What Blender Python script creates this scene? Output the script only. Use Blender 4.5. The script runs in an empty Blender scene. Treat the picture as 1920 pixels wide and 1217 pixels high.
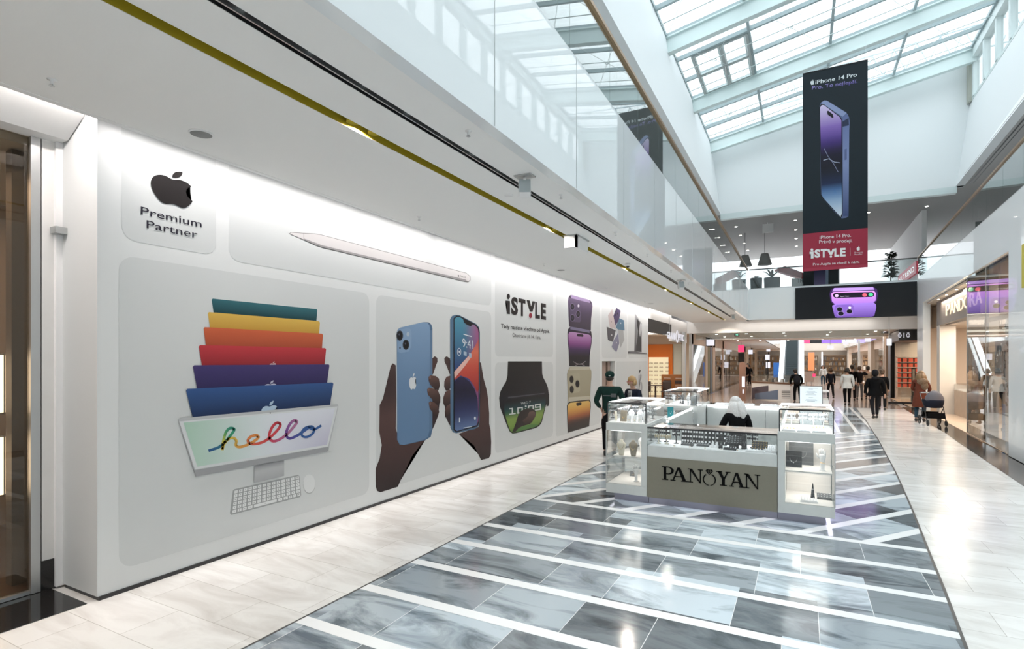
import bpy, bmesh, math, random
from mathutils import Vector, Matrix
random.seed(7)
SC = bpy.context.scene
COL = SC.collection
# ---------------------------------------------------------------- camera
F = 1017.0; HY = 675.0; CX = 960.0; EYE = 2.1
YAW = math.atan(542 / F); CS, SN = math.cos(YAW), math.sin(YAW)
cd = bpy.data.cameras.new('camera'); cam = bpy.data.objects.new('camera', cd); COL.objects.link(cam)
cam.location = (0, 0, EYE); cam.rotation_euler = (math.pi / 2, 0, YAW)
cd.sensor_width = 36; cd.lens = F / 1920 * 36; cd.shift_y = (HY - 608.5) / 1920
cd.clip_start = .05; cd.clip_end = 500
SC.camera = cam
# ---------------------------------------------------------------- exposure, sky
SC.view_settings.view_transform = 'Standard'; SC.view_settings.look = 'None'
SC.view_settings.gamma = 1; SC.view_settings.exposure = 0.50
try: SC.view_settings.use_curve_mapping = False
except Exception: pass
SC.cycles.max_bounces = 10; SC.cycles.diffuse_bounces = 4; SC.cycles.glossy_bounces = 4
SC.cycles.transparent_max_bounces = 24; SC.cycles.transmission_bounces = 6
SC.cycles.caustics_reflective = False; SC.cycles.caustics_refractive = False
SC.cycles.sample_clamp_indirect = 4.0
wd = bpy.data.worlds.new('overcast_sky'); SC.world = wd; wd.use_nodes = True
nt = wd.node_tree; nt.nodes.clear()
wo = nt.nodes.new('ShaderNodeOutputWorld'); wb = nt.nodes.new('ShaderNodeBackground')
tc = nt.nodes.new('ShaderNodeTexCoord'); sp = nt.nodes.new('ShaderNodeSeparateXYZ')
mr = nt.nodes.new('ShaderNodeMapRange'); mr.inputs[1].default_value = 0; mr.inputs[2].default_value = 1
SKY = 3.35
mr.inputs[3].default_value = SKY * .33; mr.inputs[4].default_value = SKY
wb.inputs[0].default_value = (.90, .955, 1.0, 1)
nt.links.new(tc.outputs['Generated'], sp.inputs[0]); nt.links.new(sp.outputs[2], mr.inputs[0])
nt.links.new(mr.outputs[0], wb.inputs[1]); nt.links.new(wb.outputs[0], wo.inputs[0])

def area(name, loc, size, power, color=(1, 1, 1), rot=(0, 0, 0), spread=180):
    l = bpy.data.lights.new(name, 'AREA'); l.shape = 'RECTANGLE'; l.size = size[0]; l.size_y = size[1]
    l.energy = power; l.color = color; l.spread = math.radians(spread)
    o = bpy.data.objects.new(name, l); COL.objects.link(o); o.location = loc; o.rotation_euler = rot
    return o
WARM = (1, .86, .70); NEUT = (1, .95, .90)
# cove tubes above the soffit edge, washing the hoarding and the first shop front
for i in range(4):
    area('cove_light', (-5.17, 4.9 + i * 4.9, 4.34), (.08, 4.8), 34, (1, .94, .92), (0, math.radians(5), 0), 105)
area('cove_light', (-5.55, .3, 4.32), (.3, 4.4), 150, (1, .92, .88))
for i in range(2):
    area('cove_light', (-5.25, 23.8 + i * 4.2, 4.32), (.10, 4.0), 9, NEUT)
# warm spotlights sunk in the gold channel of the gallery ceiling
for y in (-8, -4.2, -.4, 3.56, 7.62, 11.7, 15.8, 19.9, 24.0):
    area('channel_spot', (-3.36, y, 4.12), (.06, .06), 17, (1, .90, .80), (0, 0, 0), 170)
# ---------------------------------------------------------------- helpers
def lin(h):
    if not isinstance(h, str): return tuple(h)[:3]
    v = [int(h[i:i + 2], 16) / 255 for i in (0, 2, 4)]
    return tuple(((c + .055) / 1.055) ** 2.4 if c > .04045 else c / 12.92 for c in v)

def mat(name, color, rough=.5, metal=0., emis=None, es=0., coat=0., bump=0., bscale=40., var=0., spec=.5):
    m = bpy.data.materials.new(name); m.use_nodes = True
    n = m.node_tree.nodes; L = m.node_tree.links; b = n['Principled BSDF']
    c = lin(color)
    b.inputs['Base Color'].default_value = (*c, 1); b.inputs['Roughness'].default_value = rough
    b.inputs['Metallic'].default_value = metal; b.inputs['Coat Weight'].default_value = coat
    b.inputs['Coat Roughness'].default_value = .02; b.inputs['Specular IOR Level'].default_value = spec
    if emis is not None:
        b.inputs['Emission Color'].default_value = (*lin(emis), 1); b.inputs['Emission Strength'].default_value = es
    if bump or var:
        t = n.new('ShaderNodeTexCoord'); x = n.new('ShaderNodeTexNoise'); x.inputs['Scale'].default_value = bscale
        x.inputs['Detail'].default_value = 3; L.new(t.outputs['Object'], x.inputs['Vector'])
        if bump:
            bp = n.new('ShaderNodeBump'); bp.inputs['Strength'].default_value = bump; bp.inputs['Distance'].default_value = .01
            L.new(x.outputs[0], bp.inputs['Height']); L.new(bp.outputs[0], b.inputs['Normal'])
        if var:
            mx = n.new('ShaderNodeMix'); mx.data_type = 'RGBA'
            mx.inputs['A'].default_value = (*[k * (1 - var) for k in c], 1); mx.inputs['B'].default_value = (*[min(1, k * (1 + var)) for k in c], 1)
            L.new(x.outputs[0], mx.inputs['Factor']); L.new(mx.outputs['Result'], b.inputs['Base Color'])
    return m

def glass_mat(name, tint=(.95, .98, .98), ior=1.5, extra=0.):
    m = bpy.data.materials.new(name); m.use_nodes = True
    n = m.node_tree.nodes; L = m.node_tree.links; n.clear()
    o = n.new('ShaderNodeOutputMaterial'); mx = n.new('ShaderNodeMixShader')
    t = n.new('ShaderNodeBsdfTransparent'); t.inputs[0].default_value = (*tint, 1)
    g = n.new('ShaderNodeBsdfGlossy'); g.inputs['Roughness'].default_value = .0
    f0 = ((ior - 1) / (ior + 1)) ** 2 * 1.9
    lw = n.new('ShaderNodeLayerWeight'); lw.inputs[0].default_value = .5
    f = n.new('ShaderNodeMath'); f.operation = 'POWER'; f.inputs[1].default_value = 3.7
    L.new(lw.outputs['Facing'], f.inputs[0])
    a = n.new('ShaderNodeMath'); a.operation = 'MULTIPLY_ADD'; a.inputs[1].default_value = 1 - f0 - extra; a.inputs[2].default_value = f0 + extra
    L.new(f.outputs[0], a.inputs[0]); L.new(a.outputs[0], mx.inputs[0]); L.new(t.outputs[0], mx.inputs[1]); L.new(g.outputs[0], mx.inputs[2])
    L.new(mx.outputs[0], o.inputs[0])
    return m

def vcol_mat(name, rough=.6, emit=0.):
    m = bpy.data.materials.new(name); m.use_nodes = True
    n = m.node_tree.nodes; L = m.node_tree.links; b = n['Principled BSDF']
    a = n.new('ShaderNodeAttribute'); a.attribute_name = 'Col'
    b.inputs['Roughness'].default_value = rough; b.inputs['Specular IOR Level'].default_value = .25
    if emit:
        b.inputs['Base Color'].default_value = (.01, .01, .01, 1)
        L.new(a.outputs['Color'], b.inputs['Emission Color']); b.inputs['Emission Strength'].default_value = emit
    else: L.new(a.outputs['Color'], b.inputs['Base Color'])
    return m

class MB:
    def __init__(s): s.bm = bmesh.new(); s.mi = 0; s.smooth = False
    def face(s, pts):
        vs = [s.bm.verts.new(p) for p in pts]
        f = s.bm.faces.new(vs); f.material_index = s.mi; f.smooth = s.smooth; return f
    def box(s, x0, x1, y0, y1, z0, z1, M=None):
        c = [Vector((x, y, z)) for z in (z0, z1) for x, y in ((x0, y0), (x1, y0), (x1, y1), (x0, y1))]
        if M: c = [M @ v for v in c]
        v = [s.bm.verts.new(p) for p in c]
        for q in ((3, 2, 1, 0), (4, 5, 6, 7), (0, 1, 5, 4), (1, 2, 6, 5), (2, 3, 7, 6), (3, 0, 4, 7)):
            f = s.bm.faces.new([v[i] for i in q]); f.material_index = s.mi; f.smooth = False
        return s
    def tube(s, pts, r, n=8, cap=True, flat=1.0):
        pts = [Vector(p) for p in pts]; rs = r if isinstance(r, (list, tuple)) else [r] * len(pts)
        rings = []; up = None
        for i, p in enumerate(pts):
            d = (pts[min(i + 1, len(pts) - 1)] - pts[max(i - 1, 0)])
            if d.length < 1e-9: d = Vector((0, 0, 1))
            d.normalize()
            if up is None: up = Vector((0, 0, 1)) if abs(d.z) < .9 else Vector((1, 0, 0))
            a = d.cross(up)
            if a.length < 1e-6: a = d.orthogonal()
            a.normalize(); b = a.cross(d).normalized()
            up = b
            rings.append([s.bm.verts.new(p + a * math.cos(t) * rs[i] + b * math.sin(t) * rs[i] * flat) for t in [k * 2 * math.pi / n for k in range(n)]])
        for A, B in zip(rings, rings[1:]):
            for k in range(n):
                f = s.bm.faces.new((A[k], A[(k + 1) % n], B[(k + 1) % n], B[k])); f.smooth = n > 5; f.material_index = s.mi
        if cap:
            for R in (rings[0][::-1], rings[-1]):
                f = s.bm.faces.new(R); f.material_index = s.mi
        return s
    def bar(s, p, q, w, h=None):
        # rectangular bar p->q
        h = h or w; p, q = Vector(p), Vector(q); d = (q - p).normalized()
        a = d.cross(Vector((0, 0, 1)))
        if a.length < 1e-5: a = Vector((1, 0, 0))
        a.normalize(); b = a.cross(d)
        v = [s.bm.verts.new(e + a * i * w / 2 + b * j * h / 2) for e in (p, q) for i, j in ((-1, -1), (1, -1), (1, 1), (-1, 1))]
        for t in ((3, 2, 1, 0), (4, 5, 6, 7), (0, 1, 5, 4), (1, 2, 6, 5), (2, 3, 7, 6), (3, 0, 4, 7)):
            f = s.bm.faces.new([v[i] for i in t]); f.material_index = s.mi
        return s
    def lathe(s, prof, c=(0, 0, 0), n=16, M=None, sy=1.0):
        c = Vector(c); rings = []
        for r, z in prof:
            R = []
            for k in range(n):
                t = k * 2 * math.pi / n; v = Vector((r * math.cos(t), sy * r * math.sin(t), z))
                if M: v = M @ v
                R.append(s.bm.verts.new(c + v))
            rings.append(R)
        for A, B in zip(rings, rings[1:]):
            for k in range(n):
                f = s.bm.faces.new((A[k], A[(k + 1) % n], B[(k + 1) % n], B[k])); f.smooth = True; f.material_index = s.mi
        for R in (rings[0][::-1], rings[-1]):
            f = s.bm.faces.new(R); f.material_index = s.mi
        return s
    def ell(s, c, r, n=12, m=8, M=None):
        r = r if isinstance(r, (tuple, list)) else (r, r, r); c = Vector(c)
        rings = []
        for j in range(1, m):
            ph = math.pi * j / m
            R = []
            for k in range(n):
                t = 2 * math.pi * k / n
                v = Vector((r[0] * math.sin(ph) * math.cos(t), r[1] * math.sin(ph) * math.sin(t), -r[2] * math.cos(ph)))
                if M: v = M @ v
                R.append(s.bm.verts.new(c + v))
            rings.append(R)
        e = Vector((0, 0, r[2])); e = M @ e if M else e
        bt, tp = s.bm.verts.new(c - e), s.bm.verts.new(c + e)
        fs = []
        for A, B in zip(rings, rings[1:]):
            for k in range(n): fs.append((A[k], A[(k + 1) % n], B[(k + 1) % n], B[k]))
        for k in range(n):
            fs.append((bt, rings[0][(k + 1) % n], rings[0][k])); fs.append((tp, rings[-1][k], rings[-1][(k + 1) % n]))
        for q in fs:
            f = s.bm.faces.new(q); f.smooth = True; f.material_index = s.mi
        return s
    def prism(s, pts, vec):
        # planar polygon pts extruded by vec
        vec = Vector(vec); A = [s.bm.verts.new(p) for p in pts]; B = [s.bm.verts.new(Vector(p) + vec) for p in pts]
        n = len(A)
        fs = [A[::-1], B] + [(A[k], A[(k + 1) % n], B[(k + 1) % n], B[k]) for k in range(n)]
        for q in fs:
            f = s.bm.faces.new(q); f.material_index = s.mi; f.smooth = False
        return s
    def build(s, name, m, parent=None, bevel=0., world=True, sub=0, fix=True):
        bm = s.bm
        if fix: bmesh.ops.recalc_face_normals(bm, faces=bm.faces)
        me = bpy.data.meshes.new(name); 
        if parent is not None and world: bmesh.ops.translate(bm, verts=bm.verts, vec=-WL(parent))
        bm.to_mesh(me); bm.free()
        for k in (m if isinstance(m, (list, tuple)) else [m]): me.materials.append(k)
        o = bpy.data.objects.new(name, me); COL.objects.link(o)
        if parent is not None: o.parent = parent
        if bevel:
            b = o.modifiers.new('bevel', 'BEVEL'); b.width = bevel; b.segments = 2; b.limit_method = 'ANGLE'; b.angle_limit = .6
        if sub:
            b = o.modifiers.new('sub', 'SUBSURF'); b.levels = sub; b.render_levels = sub
        return o

def WL(o):
    v = Vector(o.location); p = o.parent
    while p is not None: v = v + Vector(p.location); p = p.parent
    return v

def tag(o, label=None, cat=None, group=None, kind=None):
    if label: o['label'] = label
    if cat: o['category'] = cat
    if group: o['group'] = group
    if kind: o['kind'] = kind
    return o
def thing(name, label, cat, loc=(0, 0, 0), group=None, rz=0):
    o = bpy.data.objects.new(name, None); COL.objects.link(o); o.location = loc; o.rotation_euler = (0, 0, rz)
    o.empty_display_size = .1
    return tag(o, label, cat, group)
def S(o): o['kind'] = 'structure'; return o
def dup(root, loc, rz=None, label=None, group=None):
    r = root.copy(); COL.objects.link(r); r.location = loc
    if rz is not None: r.rotation_euler = (0, 0, rz)
    if label: r['label'] = label
    if group: r['group'] = group
    for ch in list(root.children):
        c = ch.copy(); COL.objects.link(c); c.parent = r
        for g in list(ch.children):
            d = g.copy(); COL.objects.link(d); d.parent = c
    return r
def sbox(name, m, *b, bevel=0):
    q = MB(); q.box(*b); return S(q.build(name, m, bevel=bevel))
# ray from the camera position through a photo pixel, met with a real plane of the place
def ray(px, py):
    t = (px - CX) / F; return Vector((t * CS - SN, t * SN + CS, (HY - py) / F))
def onX(px, py, X): d = ray(px, py); k = X / d.x; return Vector((X, d.y * k, EYE + d.z * k))
def onY(px, py, Y): d = ray(px, py); k = Y / d.y; return Vector((d.x * k, Y, EYE + d.z * k))
def onZ(px, py, Z=0.): d = ray(px, py); k = (Z - EYE) / d.z; return Vector((d.x * k, d.y * k, Z))

def text_geo(body, bold=0.):
    cu = bpy.data.curves.new('t', 'FONT'); cu.body = body; cu.offset = bold; cu.resolution_u = 3
    o = bpy.data.objects.new('t', cu); COL.objects.link(o)
    me = bpy.data.meshes.new_from_object(o)
    vs = [v.co.copy() for v in me.vertices]; fs = [tuple(p.vertices) for p in me.polygons]
    bpy.data.objects.remove(o); bpy.data.curves.remove(cu); bpy.data.meshes.remove(me)
    x0 = min(v.x for v in vs); x1 = max(v.x for v in vs); y0 = min(v.y for v in vs); y1 = max(v.y for v in vs)
    return [((v.x - x0) / (x1 - x0), (v.y - y0) / (y1 - y0)) for v in vs], fs, (x1 - x0) / (y1 - y0)
def text_on(mb, body, org, uvec, vvec, bold=0., depth=None):
    """lettering filling the parallelogram org + u*uvec + v*vvec"""
    vs, fs, asp = text_geo(body, bold); org, uvec, vvec = Vector(org), Vector(uvec), Vector(vvec)
    V = [mb.bm.verts.new(org + uvec * u + vvec * v) for u, v in vs]
    for f in fs:
        try: q = mb.bm.faces.new([V[i] for i in f]); q.material_index = mb.mi
        except ValueError: pass
    if depth:
        dv = Vector(depth)
        W = [mb.bm.verts.new(org + uvec * u + vvec * v + dv) for u, v in vs]; cnt = {}
        for f in fs:
            try: q = mb.bm.faces.new([W[i] for i in f]); q.material_index = mb.mi
            except ValueError: pass
            for a, b in zip(f, f[1:] + f[:1]): cnt[(a, b)] = 1
        for (a, b) in list(cnt):
            if (b, a) not in cnt: 
                q = mb.bm.faces.new((V[a], V[b], W[b], W[a])); q.material_index = mb.mi

def svg(path, n=8):
    import re
    tok = re.findall(r'[a-zA-Z]|-?\d*\.?\d+', path); i = 0; x = y = 0.; subs = []; cur = []; cmd = ''; lx = ly = 0
    while i < len(tok):
        if tok[i].isalpha():
            cmd = tok[i]; i += 1
            if cmd in 'zZ':
                subs.append(cur); cur = []; continue
        def g(k): return [float(t) for t in tok[i:i + k]]
        if cmd in 'mM':
            a = g(2); i += 2; x, y = (a if cmd == 'M' else (x + a[0], y + a[1])); cur = [(x, y)]; lx, ly = x, y
        elif cmd in 'cs':
            if cmd == 'c': a = g(6); i += 6; p1 = (x + a[0], y + a[1]); p2 = (x + a[2], y + a[3]); p3 = (x + a[4], y + a[5])
            else: a = g(4); i += 4; p1 = (2 * x - lx, 2 * y - ly); p2 = (x + a[0], y + a[1]); p3 = (x + a[2], y + a[3])
            for k in range(1, n + 1):
                t = k / n; u = 1 - t
                cur.append(tuple(u ** 3 * A + 3 * u * u * t * B + 3 * u * t * t * C + t ** 3 * D for A, B, C, D in zip((x, y), p1, p2, p3)))
            lx, ly = p2; x, y = p3
    if cur: subs.append(cur)
    return subs
FRUIT = svg('M12.152 6.896c-.948 0-2.415-1.078-3.96-1.04-2.04.027-3.91 1.183-4.961 3.014-2.117 3.675-.546 9.103 1.519 12.09 1.013 1.454 2.208 3.09 3.792 3.039 1.52-.065 2.09-.987 3.935-.987 1.831 0 2.35.987 3.96.948 1.637-.026 2.676-1.48 3.676-2.948 1.156-1.688 1.636-3.325 1.662-3.415-.039-.013-3.182-1.221-3.22-4.857-.026-3.04 2.48-4.494 2.597-4.559-1.429-2.09-3.623-2.324-4.39-2.376-2-.156-3.675 1.09-4.61 1.09zM15.53 3.83c.843-1.012 1.4-2.427 1.245-3.83-1.207.052-2.662.805-3.532 1.818-.78.896-1.454 2.338-1.273 3.714 1.338.104 2.715-.688 3.559-1.701z')
_fx = [p[0] for s in FRUIT for p in s]; _fy = [p[1] for s in FRUIT for p in s]
FRUIT = [[((x - min(_fx)) / (max(_fx) - min(_fx)), 1 - (y - min(_fy)) / (max(_fy) - min(_fy))) for x, y in s] for s in FRUIT]

def rrect(u0, u1, v0, v1, r, n=5):
    P = []
    for cx, cy, a0 in ((u1 - r, v1 - r, 0), (u0 + r, v1 - r, 90), (u0 + r, v0 + r, 180), (u1 - r, v0 + r, 270)):
        for k in range(n + 1):
            a = math.radians(a0 + 90 * k / n); P.append((cx + r * math.cos(a), cy + r * math.sin(a)))
    return P
GAIN = 1.30
class Print:
    """flat printed artwork lying on one real plane: 'x' or 'y' plane at position pos, facing sgn"""
    def __init__(s, axis, pos, sgn, gain=None, crop=(0, 0, 1)):
        s.axis, s.pos, s.sgn = axis, pos, sgn; s.bm = bmesh.new(); s.cl = s.bm.loops.layers.float_color.new('Col')
        s.gain = GAIN if gain is None else gain; s.crop = crop; s.step = .0012
    def w(s, x, y):        # crop px -> plane
        px, py = s.crop[0] + x / s.crop[2], s.crop[1] + y / s.crop[2]
        return (onX if s.axis == 'x' else onY)(px, py, s.pos)
    def uv(s, u, v): return Vector((s.pos, u, v)) if s.axis == 'x' else Vector((u, s.pos, v))
    def col(s, c):
        c = lin(c); g_ = sum(c) / 3; c = [.88 * v + .12 * g_ for v in c]; s_ = .66; return (min(.93, c[0] * s.gain * s_), min(.93, c[1] * s.gain * s_), min(.93, c[2] * s.gain * s_), 1) if s.gain <= 2 else (*c, 1)
    def add(s, pts3, color, layer, cuts=0, cutdir='z'):
        off = Vector((s.sgn * s.step * layer, 0, 0)) if s.axis == 'x' else Vector((0, s.sgn * s.step * layer, 0))
        t = bmesh.new(); vs = [t.verts.new(p + off) for p in pts3]
        if len(vs) < 3: return
        f = t.faces.new(vs); bmesh.ops.triangulate(t, faces=[f])
        if callable(color):
            hk = 1 if s.axis == 'x' else 0
            for nn, ax in ((cuts or 8, 2), (max(1, (cuts or 8) // 2), hk)):
                lo = min(p[ax] for p in pts3); hi = max(p[ax] for p in pts3)
                for k in range(1, nn):
                    no = Vector((0, 0, 0)); no[ax] = 1; co = Vector((0, 0, 0)); co[ax] = lo + (hi - lo) * k / nn
                    bmesh.ops.bisect_plane(t, geom=t.verts[:] + t.edges[:] + t.faces[:], plane_co=co, plane_no=no)
            lo = [min(p[a] for p in pts3) for a in (hk, 2)]; hi = [max(p[a] for p in pts3) for a in (hk, 2)]
        mp = {}
        for v in t.verts: mp[v.index if False else v] = s.bm.verts.new(v.co)
        for f in t.faces:
            try: q = s.bm.faces.new([mp[v] for v in f.verts])
            except ValueError: continue
            for l in q.loops:
                if callable(color):
                    hk = 1 if s.axis == 'x' else 0
                    u = (l.vert.co[hk] - lo[0]) / max(1e-6, hi[0] - lo[0]); v = (l.vert.co.z - lo[1]) / max(1e-6, hi[1] - lo[1])
                    l[s.cl] = s.col(color(u, v))
                else: l[s.cl] = s.col(color)
        t.free()
    def poly(s, pts, color, layer=1, cuts=0): s.add([s.w(*p) for p in pts], color, layer, cuts)
    def polyuv(s, pts, color, layer=1, cuts=0): s.add([s.uv(*p) for p in pts], color, layer, cuts)
    def ell(s, x, y, rx, ry, color, layer=2, n=18, rot=0):
        P = []
        for k in range(n):
            a = 2 * math.pi * k / n; u, v = rx * math.cos(a), ry * math.sin(a)
            P.append((x + u * math.cos(rot) - v * math.sin(rot), y + u * math.sin(rot) + v * math.cos(rot)))
        s.poly(P, color, layer)
    def line(s, pts, wd, colors, layer=3, smooth=0):
        cs = [lin(c) for c in colors] if isinstance(colors, list) else [colors] * len(pts)
        if smooth:
            P_, C_ = [], []
            for i in range(len(pts) - 1):
                p0, p1, p2, p3 = pts[max(i - 1, 0)], pts[i], pts[i + 1], pts[min(i + 2, len(pts) - 1)]
                for k in range(smooth):
                    t = k / smooth; P_.append(tuple(.5 * (2 * b + (c - a) * t + (2 * a - 5 * b + 4 * c - d) * t * t + (3 * b - a - 3 * c + d) * t ** 3) for a, b, c, d in zip(p0, p1, p2, p3)))
                    C_.append(tuple(x + (y - x) * t for x, y in zip(lin(cs[i]), lin(cs[i + 1]))))
            pts, cs = P_ + [pts[-1]], C_ + [lin(cs[-1])]
        for i, (a, b) in enumerate(zip(pts, pts[1:])):
            dx, dy = b[0] - a[0], b[1] - a[1]; L = math.hypot(dx, dy) or 1; nx, ny = -dy / L * wd / 2, dx / L * wd / 2
            ex, ey = dx / L * wd * .25, dy / L * wd * .25
            s.poly([(a[0] + nx - ex, a[1] + ny - ey), (b[0] + nx + ex, b[1] + ny + ey), (b[0] - nx + ex, b[1] - ny + ey), (a[0] - nx - ex, a[1] - ny - ey)], cs[i], layer + (i % 2) * .25)
    def fruit(s, org, u, v, color, layer=4):
        """org = lower left crop px, u/v = px vectors"""
        for sub in FRUIT: s.poly([(org[0] + u[0] * a + v[0] * b, org[1] + u[1] * a + v[1] * b) for a, b in sub], color, layer)
    def text(s, body, org, u, v, color, layer=4, bold=0.):
        vs, fs, _ = text_geo(body, bold)
        P = [s.w(org[0] + u[0] * a + v[0] * b, org[1] + u[1] * a + v[1] * b) for a, b in vs]
        s._tx(P, fs, color, layer)
    def textuv(s, body, box, color, layer=4, bold=0.):
        vs, fs, _ = text_geo(body, bold); u0, u1, v0, v1 = box
        s._tx([s.uv(u0 + (u1 - u0) * a, v0 + (v1 - v0) * b) for a, b in vs], fs, color, layer)
    def _tx(s, P, fs, color, layer):
        off = Vector((s.sgn * s.step * layer, 0, 0)) if s.axis == 'x' else Vector((0, s.sgn * s.step * layer, 0))
        V = [s.bm.verts.new(p + off) for p in P]
        zs = [p.z for p in P]; z0, z1 = min(zs), max(zs)
        for f in fs:
            try: q = s.bm.faces.new([V[i] for i in f])
            except ValueError: continue
            for l in q.loops: l[s.cl] = s.col(color(0, (l.vert.co.z - z0) / (z1 - z0)) if callable(color) else color)
    def build(s, name, m, parent=None):
        want = Vector((s.sgn, 0, 0)) if s.axis == 'x' else Vector((0, s.sgn, 0))
        for f in s.bm.faces:
            f.normal_update()
            if f.normal.dot(want) < 0: f.normal_flip()
        if parent is not None: bmesh.ops.translate(s.bm, verts=s.bm.verts, vec=-WL(parent))
        me = bpy.data.meshes.new(name); s.bm.to_mesh(me); s.bm.free(); me.materials.append(m)
        o = bpy.data.objects.new(name, me); COL.objects.link(o)
        if parent is not None: o.parent = parent
        return o
def grad(*stops):
    """vertical gradient: list of (v, hex) from v=0 bottom to v=1 top"""
    st = [(v, lin(c)) for v, c in stops]
    def fn(u, v):
        if v <= st[0][0]: return st[0][1]
        for (a, ca), (b, cb) in zip(st, st[1:]):
            if v <= b:
                t = (v - a) / (b - a); return tuple(x + (y - x) * t for x, y in zip(ca, cb))
        return st[-1][1]
    return fn
# ---------------------------------------------------------------- materials
m_white = mat('painted plaster', (.84, .835, .83), .7, bump=.05, bscale=60)
m_ceil = mat('ceiling paint', (.86, .855, .84), .75, bump=.04, bscale=80)
m_fascia = mat('glass clad white fascia', (.84, .875, .885), .35, coat=1.0)
m_steel = mat('grey painted steel', (.62, .70, .70), .4)
m_alu = mat('brushed aluminium', (.55, .56, .56), .35, metal=.9)
m_chrome = mat('chrome', (.75, .76, .77), .12, metal=1)
m_dark = mat('black plastic', (.02, .02, .022), .4)
m_brass = mat('brass channel', (.50, .40, .035), .45, metal=.35)
m_bronze = mat('bronze handrail', (.30, .19, .10), .35, metal=.6)
m_granite = mat('black granite', (.018, .017, .017), .08, var=.5, bscale=120)
m_glass = glass_mat('clear glass', (.88, .94, .94), 1.5, .0)
m_cglass = glass_mat('case glass', (.975, .985, .98), 1.45)
m_sglass = glass_mat('shop window glass', (.96, .97, .965), 1.32, 0)
m_roofglass = glass_mat('roof glass', (.965, .985, .985), 1.45)
m_print = vcol_mat('printed film', .45)
m_screen = vcol_mat('led screen', .3, 1.05)
m_lamp = mat('lamp lens', (.9, .9, .9), .4, emis=(1, .93, .82), es=9)
m_lampw = mat('cold lamp lens', (.9, .9, .9), .4, emis=(.96, .98, 1), es=5)
# ================================================================ FLOOR
def marble(name, base, vein, rough, tile=None, warm=None):
    m = bpy.data.materials.new(name); m.use_nodes = True
    n = m.node_tree.nodes; L = m.node_tree.links; b = n['Principled BSDF']
    t = n.new('ShaderNodeTexCoord'); mp = n.new('ShaderNodeMapping'); mp.inputs['Scale'].default_value = (.55, 1.6, 1)
    mp.inputs['Rotation'].default_value = (0, 0, .35)
    L.new(t.outputs['Object'], mp.inputs[0])
    ns = n.new('ShaderNodeTexNoise'); ns.inputs['Scale'].default_value = 1.7; ns.inputs['Detail'].default_value = 7; ns.inputs['Roughness'].default_value = .62
    ns.inputs['Distortion'].default_value = 1.2
    rp = n.new('ShaderNodeValToRGB')
    L.new(mp.outputs[0], ns.inputs['Vector']); L.new(ns.outputs[0], rp.inputs[0])
    rp.color_ramp.elements[0].position = .33; rp.color_ramp.elements[1].position = .58
    rp.color_ramp.elements[0].color = (*vein, 1); rp.color_ramp.elements[1].color = (*base, 1)
    if tile == 'attr':      # per-slab shade stored on the slab, veins turned a little on each slab
        a = n.new('ShaderNodeAttribute'); a.attribute_name = 'Col'
        sx = n.new('ShaderNodeSeparateColor'); L.new(a.outputs['Color'], sx.inputs[0])
        cb = n.new('ShaderNodeCombineXYZ'); sc = n.new('ShaderNodeMath'); sc.operation = 'MULTIPLY'; sc.inputs[1].default_value = 40
        L.new(sx.outputs[1], sc.inputs[0]); L.new(sc.outputs[0], cb.inputs[2]); L.new(sc.outputs[0], cb.inputs[0])
        va = n.new('ShaderNodeVectorMath'); va.operation = 'ADD'; L.new(mp.outputs[0], va.inputs[0]); L.new(cb.outputs[0], va.inputs[1])
        L.new(va.outputs[0], ns.inputs['Vector'])
        rp.color_ramp.elements[0].color = (*vein, 1); rp.color_ramp.elements[1].color = (*base, 1)
        rp.color_ramp.elements[0].position = .34; rp.color_ramp.elements[1].position = .54
        mx = n.new('ShaderNodeMix'); mx.data_type = 'RGBA'; mx.blend_type = 'MULTIPLY'; mx.inputs['Factor'].default_value = 1
        L.new(rp.outputs[0], mx.inputs['A'])
        r2 = n.new('ShaderNodeMapRange'); r2.inputs[3].default_value = .42; r2.inputs[4].default_value = 2.0; L.new(sx.outputs[0], r2.inputs[0])
        L.new(r2.outputs[0], mx.inputs['B']); L.new(mx.outputs['Result'], b.inputs['Base Color'])
    else:
        br = n.new('ShaderNodeTexBrick'); br.inputs['Scale'].default_value = 1.; br.inputs['Mortar Size'].default_value = .003
        br.inputs['Color1'].default_value = (1, 1, 1, 1); br.inputs['Color2'].default_value = (.86, .855, .84, 1); br.inputs['Mortar'].default_value = (.62, .6, .57, 1)
        br.inputs['Brick Width'].default_value = .92; br.inputs['Row Height'].default_value = .45; br.inputs['Bias'].default_value = -.2
        L.new(t.outputs['Object'], br.inputs['Vector'])
        mx = n.new('ShaderNodeMix'); mx.data_type = 'RGBA'; mx.blend_type = 'MULTIPLY'; mx.inputs['Factor'].default_value = 1
        L.new(rp.outputs[0], mx.inputs['A']); L.new(br.outputs[0], mx.inputs['B']); L.new(mx.outputs['Result'], b.inputs['Base Color'])
    b.inputs['Roughness'].default_value = rough
    return m
m_marble = marble('cream white marble', (.88, .86, .83), (.70, .665, .63), .16)
m_grey = marble('grey veined marble', (.33, .37, .395), (.085, .105, .12), .12, 'attr')
m_band = mat('white marble band', (.86, .86, .85), .16, var=.03, bscale=3)
f = MB(); f.box(-16, 16, -13, 95, -.3, 0); S(f.build('floor', m_marble))

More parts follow.
